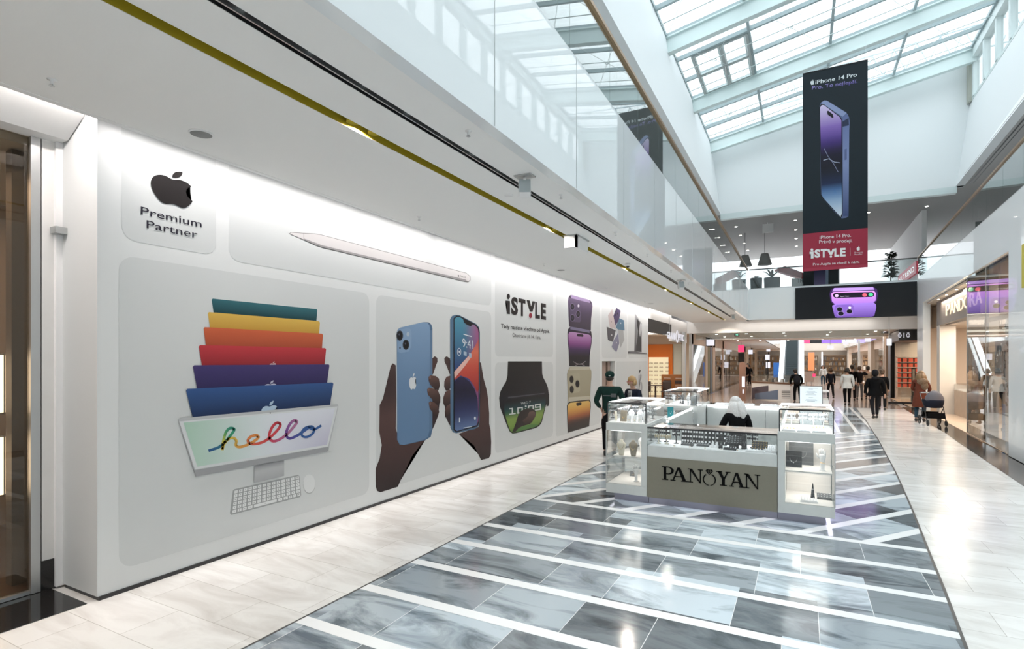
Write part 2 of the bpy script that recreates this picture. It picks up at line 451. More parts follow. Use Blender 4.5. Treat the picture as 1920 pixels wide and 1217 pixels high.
CURVE = [(-3, 1.0), (3.5, .98), (5.03, 1.06), (6.24, 1.155), (7.56, 1.246), (9.22, 1.366), (12.25, 1.556), (14.7, 1.673), (17.4, 1.80), (19.6, 1.87), (22.1, 1.98), (28.2, 2.12)]
def curve(y):
    for (a, xa), (b, xb) in zip(CURVE, CURVE[1:]):
        if y <= b: return xa + (xb - xa) * (y - a) / (b - a)
    return CURVE[-1][1]
XL = -3.575
def inlay():
    bm = bmesh.new(); cl = None
    ys = sorted(set([-3 + i * .4 for i in range(79)] + [7.40, 18.2, 28.2])); ys = [y for y in ys if y <= 28.2]
    L_ = [bm.verts.new((XL, y, .004)) for y in ys]; R_ = [bm.verts.new((curve(y), y, .004)) for y in ys]
    for i in range(len(ys) - 1): bm.faces.new((L_[i], R_[i], R_[i + 1], L_[i + 1]))
    def cut(co, no, cond):
        fs = [f for f in bm.faces if cond(f.calc_center_median())]
        g = set(fs); 
        for f in fs: g.update(f.verts); g.update(f.edges)
        bmesh.ops.bisect_plane(bm, geom=list(g), plane_co=co, plane_no=no)
    # zone 1: straight bands every .72 m
    B1 = [7.40 - .722 * k for k in range(15)]; BW = .12
    z1 = lambda c: c.y < 7.46
    for y in B1:
        cut((0, y - BW / 2, 0), (0, 1, 0), lambda c: c.y < 8); cut((0, y + BW / 2, 0), (0, 1, 0), lambda c: c.y < 8)
    edge1 = 7.40 + BW / 2
    # zone 2: slanting bands
    sl = 1.30; DW = .13; c0 = 8.5 - sl * 1.5; B2 = [c0 + .93 * k for k in range(-2, 20)]
    no = Vector((-sl, 1, 0)).normalized(); z2 = lambda c: edge1 < c.y < 18.2
    for c in B2:
        for o in (-DW / 2, DW / 2):
            cut(Vector((0, c, 0)) + no * o, no, z2)
    # zone 3: long bands
    B3 = [-2.9, -1.9, -.9, .03, .5, .97, 1.43, 1.90]
    z3 = lambda c: c.y > 18.2
    for x in B3:
        cut((x - .05, 0, 0), (1, 0, 0), z3); cut((x + .05, 0, 0), (1, 0, 0), z3)
    rnd = random.Random(3); rows = {}
    def kind(c):
        if c.y < edge1:
            for k, y in enumerate(B1):
                if abs(c.y - y) < BW / 2: return ('b', 0)
            return ('t', int((c.y + 20 - (7.40 - 7.22 * 3)) / .722))
        if c.y < 18.2:
            for q in B2:
                if abs((c - Vector((0, q, 0))).dot(no)) < DW / 2: return ('b', 0)
            return ('t', 100 + int((c.y - sl * c.x - c0 + 9.3) / .93))
        for x in B3:
            if abs(c.x - x) < .05: return ('b', 0)
        if c.y < 18.34: return ('b', 0)
        return ('t', 200 + int((c.x + 4) / .47))
    # slab joints
    joints = {}
    for f in list(bm.faces):
        k = kind(f.calc_center_median())
        if k[0] == 't' and k[1] not in joints:
            J = []; p = -5 + rnd.random()
            while p < 30: J.append(p); p += rnd.choice((.62, .78, .9, .9, 1.05))
            joints[k[1]] = J
    for key, J in joints.items():
        for p in J:
            if key < 100:
                if -3.6 < p < 1.3: cut((p, 0, 0), (1, 0, 0), lambda c, key=key: c.y < edge1 and kind(c) == ('t', key))
            elif key < 200:
                n2 = Vector((1, sl, 0)).normalized()
                if -6 < p < 26: cut(n2 * p, Vector((.75, .66, 0)).normalized(), lambda c, key=key: z2(c) and kind(c) == ('t', key))
            else:
                if 18 < p < 29: cut((0, p, 0), (0, 1, 0), lambda c, key=key: c.y > 18.2 and kind(c) == ('t', key))
    g = bmesh.new(); gl = g.loops.layers.float_color.new('Col'); w = bmesh.new()
    val = {}
    for f in bm.faces:
        c = f.calc_center_median(); k = kind(c)
        if k[0] == 'b':
            w.faces.new([w.verts.new(v.co + Vector((0, 0, .001))) for v in f.verts]); continue
        J = joints[k[1]]
        if k[1] < 100: q = c.x
        elif k[1] < 200: n2 = Vector((.75, .66, 0)).normalized(); pp = Vector((1, sl, 0)).normalized(); q = c.dot(n2) / pp.dot(n2)
        else: q = c.y
        idx = sum(1 for j in J if j < q); 
        if (k[1], idx) not in val: val[(k[1], idx)] = (rnd.random() ** 1.3, rnd.random())
        a, b_ = val[(k[1], idx)]
        nf = g.faces.new([g.verts.new(v.co) for v in f.verts])
        for l in nf.loops: l[gl] = (a, b_, 0, 1)
    for q_, nm, mm in ((g, 'floor', m_grey), (w, 'floor', m_band)):
        bmesh.ops.recalc_face_normals(q_, faces=q_.faces)
        for f in q_.faces:
            if f.normal.z < 0: f.normal_flip()
        me = bpy.data.meshes.new(nm); q_.to_mesh(me); q_.free(); me.materials.append(mm)
        S_ = bpy.data.objects.new(nm, me); COL.objects.link(S_); S(S_)
    bm.free(); w = None
    # slab joints drawn as thin pale grout lines
    q = MB()
    for key, J in joints.items():
        if key >= 100: continue
        y0, y1 = None, None
        for b0, b1 in zip(B1[1:], B1):
            if kind(Vector((0, (b0 + b1) / 2, 0)))[1] == key: y0, y1 = b0 + BW / 2, b1 - BW / 2
        if y0 is None: continue
        for p in J:
            if XL + .05 < p < curve(y0) - .05:
                q.face([(p - .0022, y0, .0046), (p + .0022, y0, .0046), (p + .0022, y1, .0046), (p - .0022, y1, .0046)])
    S(q.build('trim_1', m_band))
    e = MB()
    pts = [(curve(y), y) for y in ys]
    for (xa, ya), (xb, yb) in zip(pts, pts[1:]): e.face([(xa - .012, ya, .0054), (xa + .012, ya, .0054), (xb + .012, yb, .0054), (xb - .012, yb, .0054)])
    e.face([(XL - .01, -3, .0054), (XL + .01, -3, .0054), (XL + .01, 28.2, .0054), (XL - .01, 28.2, .0054)])
    S(e.build('trim_2', mat('dark metal inlay strip', (.08, .075, .07), .35)))
inlay()
q = MB(); q.face([(-5.2, 28.2, .003), (3.85, 28.2, .003), (4.3, 36, .003), (4.6, 76, .003), (-5.2, 76, .003)]); S(q.build('floor', marble('stone tinted by warm reflection', (.50, .39, .33), (.36, .26, .21), .13)))  # warm reflection of the far hall painted into the floor colour
# ================================================================ RIGHT FACADE LINE
RA, RB = Vector((3.42, 0, 0)), Vector((.0365, 1, 0))          # x = 3.42 + .0365 y
def rx(y): return 3.42 + .0365 * y
q = MB(); q.face([(rx(4) - .9, 4, .005), (rx(4) + .3, 4, .005), (rx(29.5) + .3, 29.5, .005), (3.93, 29.5, .005), (3.64, 19.35, .005), (3.52, 17.3, .005), (3.39, 14.5, .005), (3.27, 11.95, .005)])
q.face([(-5.42, 2.40, .005), (-6.4, 2.40, .005), (-6.4, -6, .005), (-5.42, -6, .005)])
q.face([(4.2, 29.6, .005), (4.25, 36.5, .005), (5.0, 36.5, .005), (5.0, 29.6, .005)])
S(q.build('trim_3', m_granite))
# ================================================================ GROUND FLOOR CEILING, LEFT GALLERY
ZC = 4.09; Y0 = -13; YB = 29.3; ZS = 5.6
sbox('ceiling', m_ceil, -5.09, -3.42, Y0, 30.2, ZC, ZC + .12)
sbox('ceiling', m_ceil, -3.30, -2.90, Y0, 30.2, ZC, ZC + .12)
sbox('ceiling', m_ceil, -2.80, -2.34, Y0, 30.2, ZC, ZC + .12)
sbox('ceiling', m_ceil, -3.45, -2.78, 28.9, 30.2, ZC - .002, ZC + .1)
q = MB(); q.box(-3.44, -3.28, Y0, 28.9, ZC + .10, ZC + .14); q.box(-3.44, -3.419, Y0, 28.9, ZC + .004, ZC + .1); q.box(-3.301, -3.28, Y0, 28.9, ZC + .004, ZC + .1)
S(q.build('trim_4', m_brass))
q = MB(); q.box(-2.92, -2.78, Y0, 28.9, ZC + .06, ZC + .10); q.box(-2.92, -2.899, Y0, 28.9, ZC + .004, ZC + .07); q.box(-2.801, -2.78, Y0, 28.9, ZC + .004, ZC + .07)
S(q.build('trim_5', m_dark))
q = MB(); q.box(-2.856, -2.844, Y0, 28.9, ZC - .002, ZC + .07)
for i in range(60): q.box(-2.89, -2.81, -1 + i * .5, -.95 + i * .5, ZC + .03, ZC + .05)
S(q.build('trim_6', m_alu))
# cove behind the soffit edge
sbox('ceiling', m_white, -6.2, -5.0, Y0, 30.2, 4.50, 4.6)
sbox('trim_7', m_white, -5.12, -5.06, Y0, 30.2, ZC - .004, 4.2)
# slab and glass clad fascia
sbox('ceiling', m_white, -11, -2.42, Y0, 90, 5.2, ZS - .02)
q = MB(); q.box(-2.42, -2.30, Y0, 30.2, ZC - .01, ZS); S(q.build('wall_left', m_fascia))
q = MB()
for i in range(18): q.box(-2.302, -2.2965, -3.6 + i * 1.9, -3.594 + i * 1.9, ZC, ZS)
S(q.build('trim_8', m_alu))
def balustrade(p, q_, label, step=1.45, rail=m_bronze):
    p, q_ = Vector(p), Vector(q_); d = (q_ - p); n = max(1, round(d.length / step)); d.normalize()
    t = thing('glass_balustrade', label, 'balustrade', p)
    side = Vector((-d.y, d.x, 0)) * .008
    st = (q_ - p).length / n
    for k in range(n):
        a = p + d * (k * st + .006); b = p + d * ((k + 1) * st - .006)
        m_ = MB(); m_.prism([a, b, b + Vector((0, 0, .95)), a + Vector((0, 0, .95))], side); m_.build('glass_pane', m_glass, t)
    r = MB(); r.bar(p + Vector((0, 0, .975)), q_ + Vector((0, 0, .975)), .075, .05); r.build('handrail', rail, t)
    r = MB(); r.bar(p + Vector((0, 0, .02)), q_ + Vector((0, 0, .02)), .04, .04); r.build('base_channel', m_alu, t)
    return t
balustrade((-2.34, -6, ZS), (-2.34, YB + .1, ZS), 'long glass balustrade with bronze rail along the left upper gallery')
balustrade((rx(-3) + .04, -3, ZS), (rx(YB) + .04, YB, ZS), 'long glass balustrade with bronze rail along the right upper gallery')
balustrade((-2.28, YB + .06, ZS), (rx(YB), YB + .06, ZS), 'short glass balustrade across the bridge above the wide screen', rail=mat('dark rail', (.10, .10, .10), .4, metal=.5))
# upper gallery, left
sbox('wall_left', m_white, -9.2, -9.0, Y0, 60, ZS, 9.6)
ZU = 9.55
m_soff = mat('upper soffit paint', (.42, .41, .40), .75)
def strip(name, m, pts, z0, z1):
    q = MB(); q.prism([(x, y, z0) for x, y in pts], (0, 0, z1 - z0)); return S(q.build(name, m))
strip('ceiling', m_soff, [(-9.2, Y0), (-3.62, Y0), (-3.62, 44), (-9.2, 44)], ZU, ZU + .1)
def slant(name, m, x0, z0, x1, z1, ya, yb, th):
    q = MB(); q.prism([(x0, ya, z0), (x0 + th, ya, z0), (x1 + th, ya, z1), (x1, ya, z1)], (0, yb - ya, 0)); return S(q.build(name, m))
m_up = mat('upper wall white', (.76, .79, .80), .6, bump=.03, bscale=8)
slant('wall_left', m_up, -3.6, ZU - .05, -4.05, 13.1, Y0, YB + .2, -.25)
# right side upper
def rb(y): return 5.05 + .0265 * y                 # foot of right bulkhead (5.83 at 29.3)
q = MB(); q.prism([(rb(Y0), Y0, ZU - .05), (rb(Y0) + .3, Y0, ZU - .05), (6.6, Y0, 13.0), (6.3, Y0, 13.0)], (0, .01, 0)); q.bm.clear()
A = [(rb(Y0), Y0, ZU - .05), (rb(Y0) + .3, Y0, ZU - .05), (6.6, Y0, 12.98), (6.3, Y0, 12.98)]
B = [(rb(YB), YB + .2, ZU - .05), (rb(YB) + .3, YB + .2, ZU - .05), (6.6, YB + .2, 12.98), (6.3, YB + .2, 12.98)]
VA = [q.bm.verts.new(p) for p in A]; VB = [q.bm.verts.new(p) for p in B]
for idx in range(4): q.bm.faces.new((VA[idx], VA[(idx + 1) % 4], VB[(idx + 1) % 4], VB[idx]))
q.bm.faces.new(VA[::-1]); q.bm.faces.new(VB); S(q.build('wall_right', m_up))
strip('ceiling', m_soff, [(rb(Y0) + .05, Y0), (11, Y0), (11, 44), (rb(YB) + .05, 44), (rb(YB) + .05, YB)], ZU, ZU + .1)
q = MB()
for o_, w_ in ((.42, .05), (.56, .03)):
    q.prism([(rb(Y0) + o_, Y0, ZU - .006), (rb(Y0) + o_ + w_, Y0, ZU - .006), (rb(YB) + o_ + w_, YB, ZU - .006), (rb(YB) + o_, YB, ZU - .006)], (0, 0, .004))
S(q.build('trim_9', m_dark))
sbox('wall_right', m_white, 10.8, 11, Y0, 60, ZS, 9.6)
strip('ceiling', m_white, [(rx(Y0) + .1, Y0), (11, Y0), (11, 90), (rx(YB) + .1, 90), (rx(YB) + .1, YB)], 5.2, ZS - .02)
# end wall over the bridge
q = MB(); q.prism([(-3.6, YB, ZU - .05), (6.1, YB, ZU - .05), (6.5, YB, 15.01), (-4.08, YB, 13.1)], (0, .3, 0)); S(q.build('wall_end', m_up))
sbox('trim_10', m_steel, -3.62, 5.86, YB - .01, YB + .3, ZU - .32, ZU - .05)
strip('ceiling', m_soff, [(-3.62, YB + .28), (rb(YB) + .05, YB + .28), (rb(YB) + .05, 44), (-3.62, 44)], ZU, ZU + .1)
# wall behind the camera, so that the hall is closed as a mall is
sbox('wall_back', m_white, -11, 11, Y0 - .2, Y0, 0, 15)
# ================================================================ SKYLIGHT
def rz(x): return 13.1 + .185 * (x + 4.0)
BY = [18.75 - 4.95 * k for k in range(-2, 7)]
q = MB()
for y in BY:
    if y > YB: continue
    a = (-4.05, y, rz(-4.05)); b = (6.35, y, rz(6.35))
    q.prism([(-4.05, y - .12, rz(-4.05) - .06), (-4.05, y + .12, rz(-4.05) - .06), (6.35, y + .12, rz(6.35) - .06), (6.35, y - .12, rz(6.35) - .06)], (0, 0, -.05))
    q.prism([(-4.05, y - .12, rz(-4.05) - .60), (-4.05, y + .12, rz(-4.05) - .60), (6.35, y + .12, rz(6.35) - .60), (6.35, y - .12, rz(6.35) - .60)], (0, 0, -.04))
    q.prism([(-4.05, y - .05, rz(-4.05) - .1), (-4.05, y + .05, rz(-4.05) - .1), (6.35, y + .05, rz(6.35) - .1), (6.35, y - .05, rz(6.35) - .1)], (0, 0, -.51))
S(q.build('trim_11', mat('white roof beam', (.64, .74, .735), .5)))
GY = [18.75 + 1.65 * k for k in range(-19, 7)]
q = MB()
for y in GY:
    if y < Y0 or y > YB: continue
    q.bar((-4.1, y, rz(-4.1)), (6.4, y, rz(6.4)), .10, .14)
MX = [-4.05, -1.6, .97, 3.53, 6.2]
for x in MX: q.bar((x, Y0, rz(x)), (x, YB, rz(x)), .09, .12)
q.bar((-4.05, YB - .05, rz(-4.05) - .05), (6.35, YB - .05, rz(6.35) - .05), .2, .16)
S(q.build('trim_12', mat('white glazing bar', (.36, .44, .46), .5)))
q = MB()
for y in GY:
    if y < 2 or y > YB: continue
    q.tube([(-4.0, y + .55, rz(-4) - .22), (6.2, y + .55, rz(6.2) - .22)], .018, 6)
for i in range(2):
    for y in BY:
        if y + 4.95 > YB + .5: continue
        for xa, xb in zip(MX, MX[1:]):
            if i == 0: q.tube([(xa, y, rz(xa) - .12), (xb, y + 4.95, rz(xb) - .12)], .009, 5)
            else: q.tube([(xb, y, rz(xb) - .12), (xa, y + 4.95, rz(xa) - .12)], .009, 5)
for y in BY:
    for xa, xb in zip(MX, MX[1:]):
        if y + 4.95 > YB + .5: continue
        xm = (xa + xb) / 2; q.tube([(xm + .08 * math.cos(k * .785), y + 2.475 + .08 * math.sin(k * .785), rz(xm) - .12) for k in range(9)], .014, 5)
S(q.build('trim_13', m_steel))
q = MB(); q.prism([(-4.1, Y0, rz(-4.1) + .055), (6.4, Y0, rz(6.4) + .055), (6.4, YB, rz(6.4) + .055), (-4.1, YB, rz(-4.1) + .055)], (0, 0, .012))
S(q.build('window_1', m_roofglass))
# opening vent lights in the roof (four sashes around one cross)
t = thing('roof_vent', 'four pane grey framed vent window hinged into the glass roof', 'window', (-2.55, 22.05, rz(-2.55)))
q = MB()
for x in (-3.5, -2.55, -1.68): q.bar((x, 20.5, rz(x) - .05), (x, 23.6, rz(x) - .05), .09, .10)
for y in (20.5, 22.05, 23.6): q.bar((-3.5, y, rz(-3.5) - .05), (-1.68, y, rz(-1.68) - .05), .09, .10)
q.build('frame', mat('vent frame grey', (.38, .42, .42), .45), t)
for xa, xb in ((-3.42, -2.63), (-2.47, -1.76)):
    for ya, yb in ((20.58, 21.97), (22.13, 23.52)):
        q = MB(); zz = .06
        for P_, Q_ in (((xa, ya), (xb, ya)), ((xb, ya), (xb, yb)), ((xb, yb), (xa, yb)), ((xa, yb), (xa, ya))):
            q.bar((*P_, rz(P_[0]) - zz), (*Q_, rz(Q_[0]) - zz), .05, .05)
        q.build('sash', m_steel, t)
q = MB(); q.tube([(-2.55, 22.0, rz(-2.55) - .1), (-2.55, 22.6, rz(-2.55) - .28)], .02, 6); q.build('opener', m_alu, t)
# clerestory on the right
q = MB(); q.box(6.28, 6.5, Y0, YB, 12.9, 13.02); q.box(6.22, 6.5, Y0, YB, 14.55, 14.95)
wy = 28.72
while wy > Y0: q.box(6.25, 6.45, wy - .10, wy + .10, 13.0, 14.6); wy -= 1.5
S(q.build('trim_14', m_steel))
q = MB(); q.box(6.18, 6.42, 28.95, YB - .01, 12.9, 14.7); S(q.build('trim_51', mat('beige corner column', (.42, .43, .38), .6)))
q = MB(); q.box(6.38, 6.40, Y0, YB, 13.0, 14.6); S(q.build('window_2', m_roofglass))
# lattice truss of the next roof seen through the glass
q = MB()
for z0_, y_ in ((17.0, 36.0),):
    for zz in (0, 1.3):
        q.tube([(-12, y_, z0_ + zz - .6), (14, y_, z0_ + zz + 1.6)], .05, 5)
    for k in range(26):
        x = -12 + k; s0 = (x + 12) * 2.2 / 26 - .6
        q.tube([(x, y_, z0_ + s0), (x + .5, y_, z0_ + s0 + 1.3)], .03, 4); q.tube([(x + .5, y_, z0_ + s0 + 1.3), (x + 1, y_, z0_ + s0 + .08)], .03, 4)
tag(q.build('roof_truss', mat('pale truss', (.62, .72, .76), .5)), 'pale lattice truss seen dimly through the glass roof', 'truss')
# ================================================================ SHOP HOARDING
WX = -5.41; HY0, HY1, HZ = 2.47, 21.75, 4.42
m_hoard = mat('satin hoarding film', (.655, .67, .67), .55, bump=.02, bscale=150)
H_ = thing('shop_hoarding', 'long white hoarding printed with gadget pictures closing off the shop on the left', 'hoarding', (WX, 12, 0))
q = MB(); q.box(-6.02, WX, HY0, 16.05, .035, HZ); q.box(-6.02, WX, 17.37, HY1, .035, HZ); q.box(-6.02, WX, 16.05, 17.37, 2.06, HZ)
q.box(-6.02, -5.98, 16.05, 17.37, .035, 2.06)
q.build('panel', m_hoard, H_)
q = MB(); q.box(-6.0, WX + .012, HY0 + .01, 16.05, 0, .035); q.box(-6.0, WX + .012, 17.37, HY1, 0, .035); q.build('floor_strip', m_dark, H_)
q = MB(); q.box(WX - .20, WX - .16, 16.06, 17.36, .0, 2.05); q.build('door', mat('raw door board', (.38, .29, .25), .6, var=.25, bscale=3), H_)
q = MB(); q.box(WX - .16, WX - .11, 16.06, 16.4, 0, 2.05); q.box(WX - .16, WX - .12, 16.9, 17.0, 0, 2.05); q.build('door_frame', mat('dark door timber', (.20, .14, .11), .6), H_)
P = Print('x', WX, 1, gain=1.78)
PC = 'b9bcbc'
for (a, b, z0, z1) in ((2.66, 3.557, 3.19, 4.35), (3.70, 9.28, 3.17, 4.35), (2.64, 5.84, .21, 3.045), (5.98, 9.277, .20, 3.045), (9.425, 12.31, 2.17, 4.35), (9.425, 12.31, .22, 2.05),
                       (12.47, 15.85, .17, 4.35), (16.02, 18.75, 2.17, 4.35), (18.92, 21.66, 2.17, 4.35), (17.48, 21.66, .2, 2.05)):
    P.polyuv(rrect(a, b, z0, z1, .13), PC, 1)
P.build('printed_panels', m_print, H_)
INK = '2a2526'
P = Print('x', WX, 1, gain=.9)
P.crop = (230, 290, 6.085)
P.polyuv([(2.85 + .385 * 0, 0)] and [], INK) if False else None
lo, hi = onX(282, 350, WX), onX(360, 370, WX)
k = 6.085
def fr_uv(P, u0, u1, v0, v1, c, layer=4):
    for sub in FRUIT: P.polyuv([(u0 + (u1 - u0) * a, v0 + (v1 - v0) * b) for a, b in sub], c, layer)
ztop = onX(230 + 655 / k, 290 + 190 / k, WX).z; zbot = onX(230 + 690 / k, 290 + 612 / k, WX).z
fr_uv(P, onX(230 + 318 / k, 350, WX).y, onX(230 + 795 / k, 380, WX).y, zbot, ztop, INK)
def T(P, body, xl, xr, yt, yb, xref, color, bold=0., layer=4):
    y0, y1 = onX(xl, 400, WX).y, onX(xr, 400, WX).y
    P.textuv(body, (y0, y1, onX(xref, yb, WX).z, onX(xref, yt, WX).z), color, layer, bold)
T(P, 'Premium', 263.5, 377.5, 387.3, 402, 264, '2b2438', .003)
T(P, 'Partner', 274.5, 370, 413, 428, 275, '2b2438', .003)
P.build('partner_logo_print', m_print, H_)
# ---- white stylus
P = Print('x', WX, 1, gain=1.15, crop=(520, 400, 4.8))
P.poly([(106, 180), (120, 170), (235, 177), (335, 182), (390, 191), (1700, 536), (1736, 568), (1738, 602), (1718, 622), (1690, 619), (400, 311), (350, 294), (235, 242), (118, 192)], '8a8686', 2)
P.poly([(112, 181), (122, 174), (235, 182), (335, 187), (390, 196), (1700, 541), (1731, 570), (1733, 600), (1714, 616), (1690, 613), (400, 305), (350, 288), (235, 236), (122, 189)], 'dedada', 3)
P.poly([(235, 226), (350, 268), (400, 288), (1690, 595), (1714, 616), (1690, 613), (400, 305), (350, 288), (235, 238)], 'a29e9f', 4)
P.line([(235, 182), (235, 237)], 3, '9a9696', 5)
P.text('Pencil', (1643, 573), (48, 12), (-2, -18), '444444', 5)
P.fruit((1622, 568), (13, 3), (0, -17), '444444', 5)
P.build('stylus_print', m_print, H_)
# ---- computers fanned above one another
P = Print('x', WX, 1, gain=1.35, crop=(320, 540, 2.765))
for i, (pts, ct, cb) in enumerate([
    ([(212, 62), (217, 55), (757, 110), (760, 116), (755, 170), (222, 130)], '2b6a74', '0d3c44'),
    ([(192, 133), (197, 125), (768, 172), (773, 180), (768, 242), (203, 210)], 'dcb13c', 'c08f1c'),
    ([(169, 210), (175, 203), (783, 237), (788, 243), (783, 314), (181, 300)], 'cf5a28', 'a8431c'),
    ([(144, 304), (150, 296), (799, 312), (804, 318), (796, 402), (160, 402)], 'c22632', '8c131f'),
    ([(113, 409), (119, 401), (817, 396), (821, 402), (808, 497), (135, 524)], '40346f', '2a2053'),
    ([(77, 532), (84, 523), (836, 490), (841, 496), (823, 612), (112, 672)], '29538f', '15294f')]):
    P.poly(pts, grad((0, cb), (1, ct)), 2 + i * 1.2)
    if i == 3: P.fruit((510, 420), (35, -2), (0, -38), 'c9a7a9', 2.6 + i * 1.2)
    if i == 4: P.fruit((480, 552), (68, -4), (0, -70), 'b3b4cc', 2.6 + i * 1.2)
    if i == 5: P.fruit((466, 690), (86, -8), (0, -100), 'a9c3da', 2.6 + i * 1.2)
L0 = 10
P.poly([(36, 686), (45, 675), (862, 602), (866, 612), (815, 842), (808, 848), (126, 977), (118, 945)], 'b9bcbf', L0)
P.poly([(118, 945), (816, 822), (815, 842), (808, 848), (126, 977)], '9b9da0', L0 + .6)
P.poly([(40, 692), (862, 614), (812, 822), (122, 941)], 'd7dbdd', L0 + .6)
def scr(u, v):
    a = lin('a9cdb8'); b = lin('dfe3ec'); c = lin('b9b7cf')
    t = min(1, u * 1.8) if u < .55 else 1
    m1 = [x + (y - x) * t for x, y in zip(a, b)]; s = max(0, min(1, (u - .45) * 1.7 * (1.1 - v)))
    return tuple(x + (y - x) * s for x, y in zip(m1, c))
P.poly([(62, 698), (848, 623), (806, 812), (134, 926)], scr, L0 + 1.2, 14)
P.ell(512, 648, 3, 4, '555555', L0 + 1.8)
hs = [((195, 842), '1c4f87'), ((222, 834), '1f5f8c'), ((250, 822), '1f6f8a'), ((280, 795), '2a8a78'), ((305, 765), '2f9a6c'), ((324, 738), '2c8f78'), ((320, 728), '2c8f78'), ((300, 728), '33957a'), ((282, 748), '4aa05e'),
      ((272, 780), 'a8b83c'), ((266, 810), 'e0c32c'), ((264, 836), 'd9bb2c'), ((272, 810), 'e3c22e'), ((296, 782), 'e2c437'), ((322, 778), 'dfba38'), ((336, 792), 'dcae37'), ((334, 815), 'dca636'), ((352, 824), 'dd9a36'), ((385, 816), 'dd9236'),
      ((425, 796), 'e08f33'), ((450, 775), 'e08b33'), ((440, 763), 'e08933'), ((412, 770), 'df7f36'), ((396, 790), 'de6f38'), ((410, 807), 'dc6039'), ((450, 806), 'd94c3b'), ((490, 790), 'd23b3b'), ((530, 757), 'cf3340'), ((560, 722), 'cc3040'), ((562, 703), 'cb2d3e'),
      ((543, 700), 'c92c40'), ((520, 725), 'c8303f'), ((506, 768), 'cb3340'), ((522, 793), 'c8375a'), ((556, 787), 'b5507c'), ((600, 756), 'a96592'), ((640, 712), 'b06c97'), ((650, 692), 'b271a0'), ((636, 686), 'a9659c'), ((612, 708), '8b4f98'), ((594, 755), '6b3f95'),
      ((610, 780), '523f98'), ((650, 766), '40509c'), ((685, 742), '34599f'), ((718, 719), '2e62a2')]
P.line([h[0] for h in hs], 14, [h[1] for h in hs], L0 + 2, 4)
P.line([(714, 718), (690, 728), (674, 750), (680, 768), (702, 772), (730, 756), (740, 733), (728, 718), (712, 722), (735, 734), (755, 726), (774, 714)], 12, '2a5a9c', L0 + 2.6, 4)
P.poly([(432, 919), (585, 893), (585, 974), (430, 1010)], grad((0, 'a5a7a9'), (.6, 'b8babc'), (1, '808285')), L0 - 1)
P.poly([(322, 1050), (330, 1043), (658, 969), (667, 975), (676, 1074), (670, 1084), (314, 1177), (306, 1168)], '9fa2a2', 2)
def kb(u, v):
    a = (324 + (664 - 324) * u, 1050 + (973 - 1050) * u); b = (312 + (672 - 312) * u, 1172 + (1078 - 1172) * u)
    return (a[0] + (b[0] - a[0]) * v, a[1] + (b[1] - a[1]) * v)
for r in range(6):
    n_ = 14 if r < 5 else 11; us = [i / n_ for i in range(n_ + 1)]
    if r == 5: us = [0, .075, .15, .225, .31, .66, .74, .82, .88, .94, 1.0]
    for a, b in zip(us, us[1:]):
        P.poly([kb(a + .008 + .01, r / 6 + .02), kb(b - .002, r / 6 + .02), kb(b - .002, (r + 1) / 6 - .02), kb(a + .018, (r + 1) / 6 - .02)], 'e4e6e6', 3)
        P.poly([kb((a + b) / 2, r / 6 + .06), kb((a + b) / 2 + .012, r / 6 + .06), kb((a + b) / 2 + .012, r / 6 + .10), kb((a + b) / 2, r / 6 + .10)], '9a9c9c', 4)
P.ell(717, 1018, 32, 50, 'aeb1b1', 2); P.ell(717, 1014, 31, 48, 'dfe1e1', 3)
P.build('computer_print', m_print, H_)
# ---- two hands holding telephones
P = Print('x', WX, 1, gain=1.3, crop=(660, 560, 3.204))
SK = grad((0, '24181a'), (.3, '4a3331'), (.55, '5a3f3c'), (.8, '3a2728'), (1, '4c3634'))
P.poly([(245, 388), (262, 400), (266, 600), (262, 780), (290, 870), (440, 848), (400, 900), (362, 940), (330, 1010), (292, 1090), (275, 1130), (170, 1163), (150, 1155), (142, 1130), (142, 1020), (165, 960), (178, 880), (163, 800), (165, 640), (185, 600), (210, 500), (232, 405)], SK, 2, 12)
P.poly([(480, 360), (496, 346), (512, 356), (513, 378), (503, 405), (486, 455), (470, 460)], '4a322f', 2)
FG = grad((0, '2a1c1c'), (.5, '4b3430'), (1, '6a4a42'))
for i_, pf in enumerate(([(459, 625), (470, 616), (495, 625), (515, 645), (522, 680), (512, 715), (495, 700), (465, 660)], [(449, 545), (460, 534), (485, 540), (515, 552), (529, 590), (528, 625), (508, 636), (480, 606), (453, 575)], [(458, 470), (470, 461), (500, 464), (520, 480), (526, 520), (518, 550), (495, 545), (470, 518), (459, 495)])):
    P.poly(pf, FG, 5.4 + .3 * i_, 6); P.ell(pf[0][0] + 8, pf[0][1] + 4, 6, 10, '7a5a52', 6.6)
P.poly([(470, 600), (528, 600), (518, 700), (495, 760), (478, 795), (470, 700)], '35262a', 2)
P.poly([(268, 205), (275, 183), (292, 173), (430, 141), (460, 142), (476, 156), (482, 178), (482, 785), (472, 830), (440, 850), (310, 880), (285, 878), (270, 850)], '476a8d', 3)
P.poly([(268, 205), (275, 183), (292, 173), (425, 141), (452, 146), (464, 160), (467, 185), (465, 790), (455, 830), (430, 848), (310, 878), (285, 874), (270, 845)], grad((0, '5c80a6'), (.5, '6286ad'), (1, '7a9cc0')), 4, 8)
P.poly([(467, 190), (480, 190), (481, 780), (467, 800)], '5a7c9f', 4.6)
P.poly([(268, 200), (280, 188), (335, 176), (352, 184), (356, 210), (354, 290), (338, 318), (290, 326), (272, 318)], '7f9fc2', 5)
for cx_, cy_ in ((285, 222), (322, 277)):
    P.ell(cx_, cy_, 20, 31, '30343c', 5.6); P.ell(cx_, cy_, 15, 24, '0f0f14', 6.2); P.ell(cx_ - 4, cy_ - 7, 4, 6, '4c4f66', 6.8)
P.ell(334, 214, 9, 14, 'a9bacb', 6); P.ell(286, 296, 4, 6, '30343c', 6)
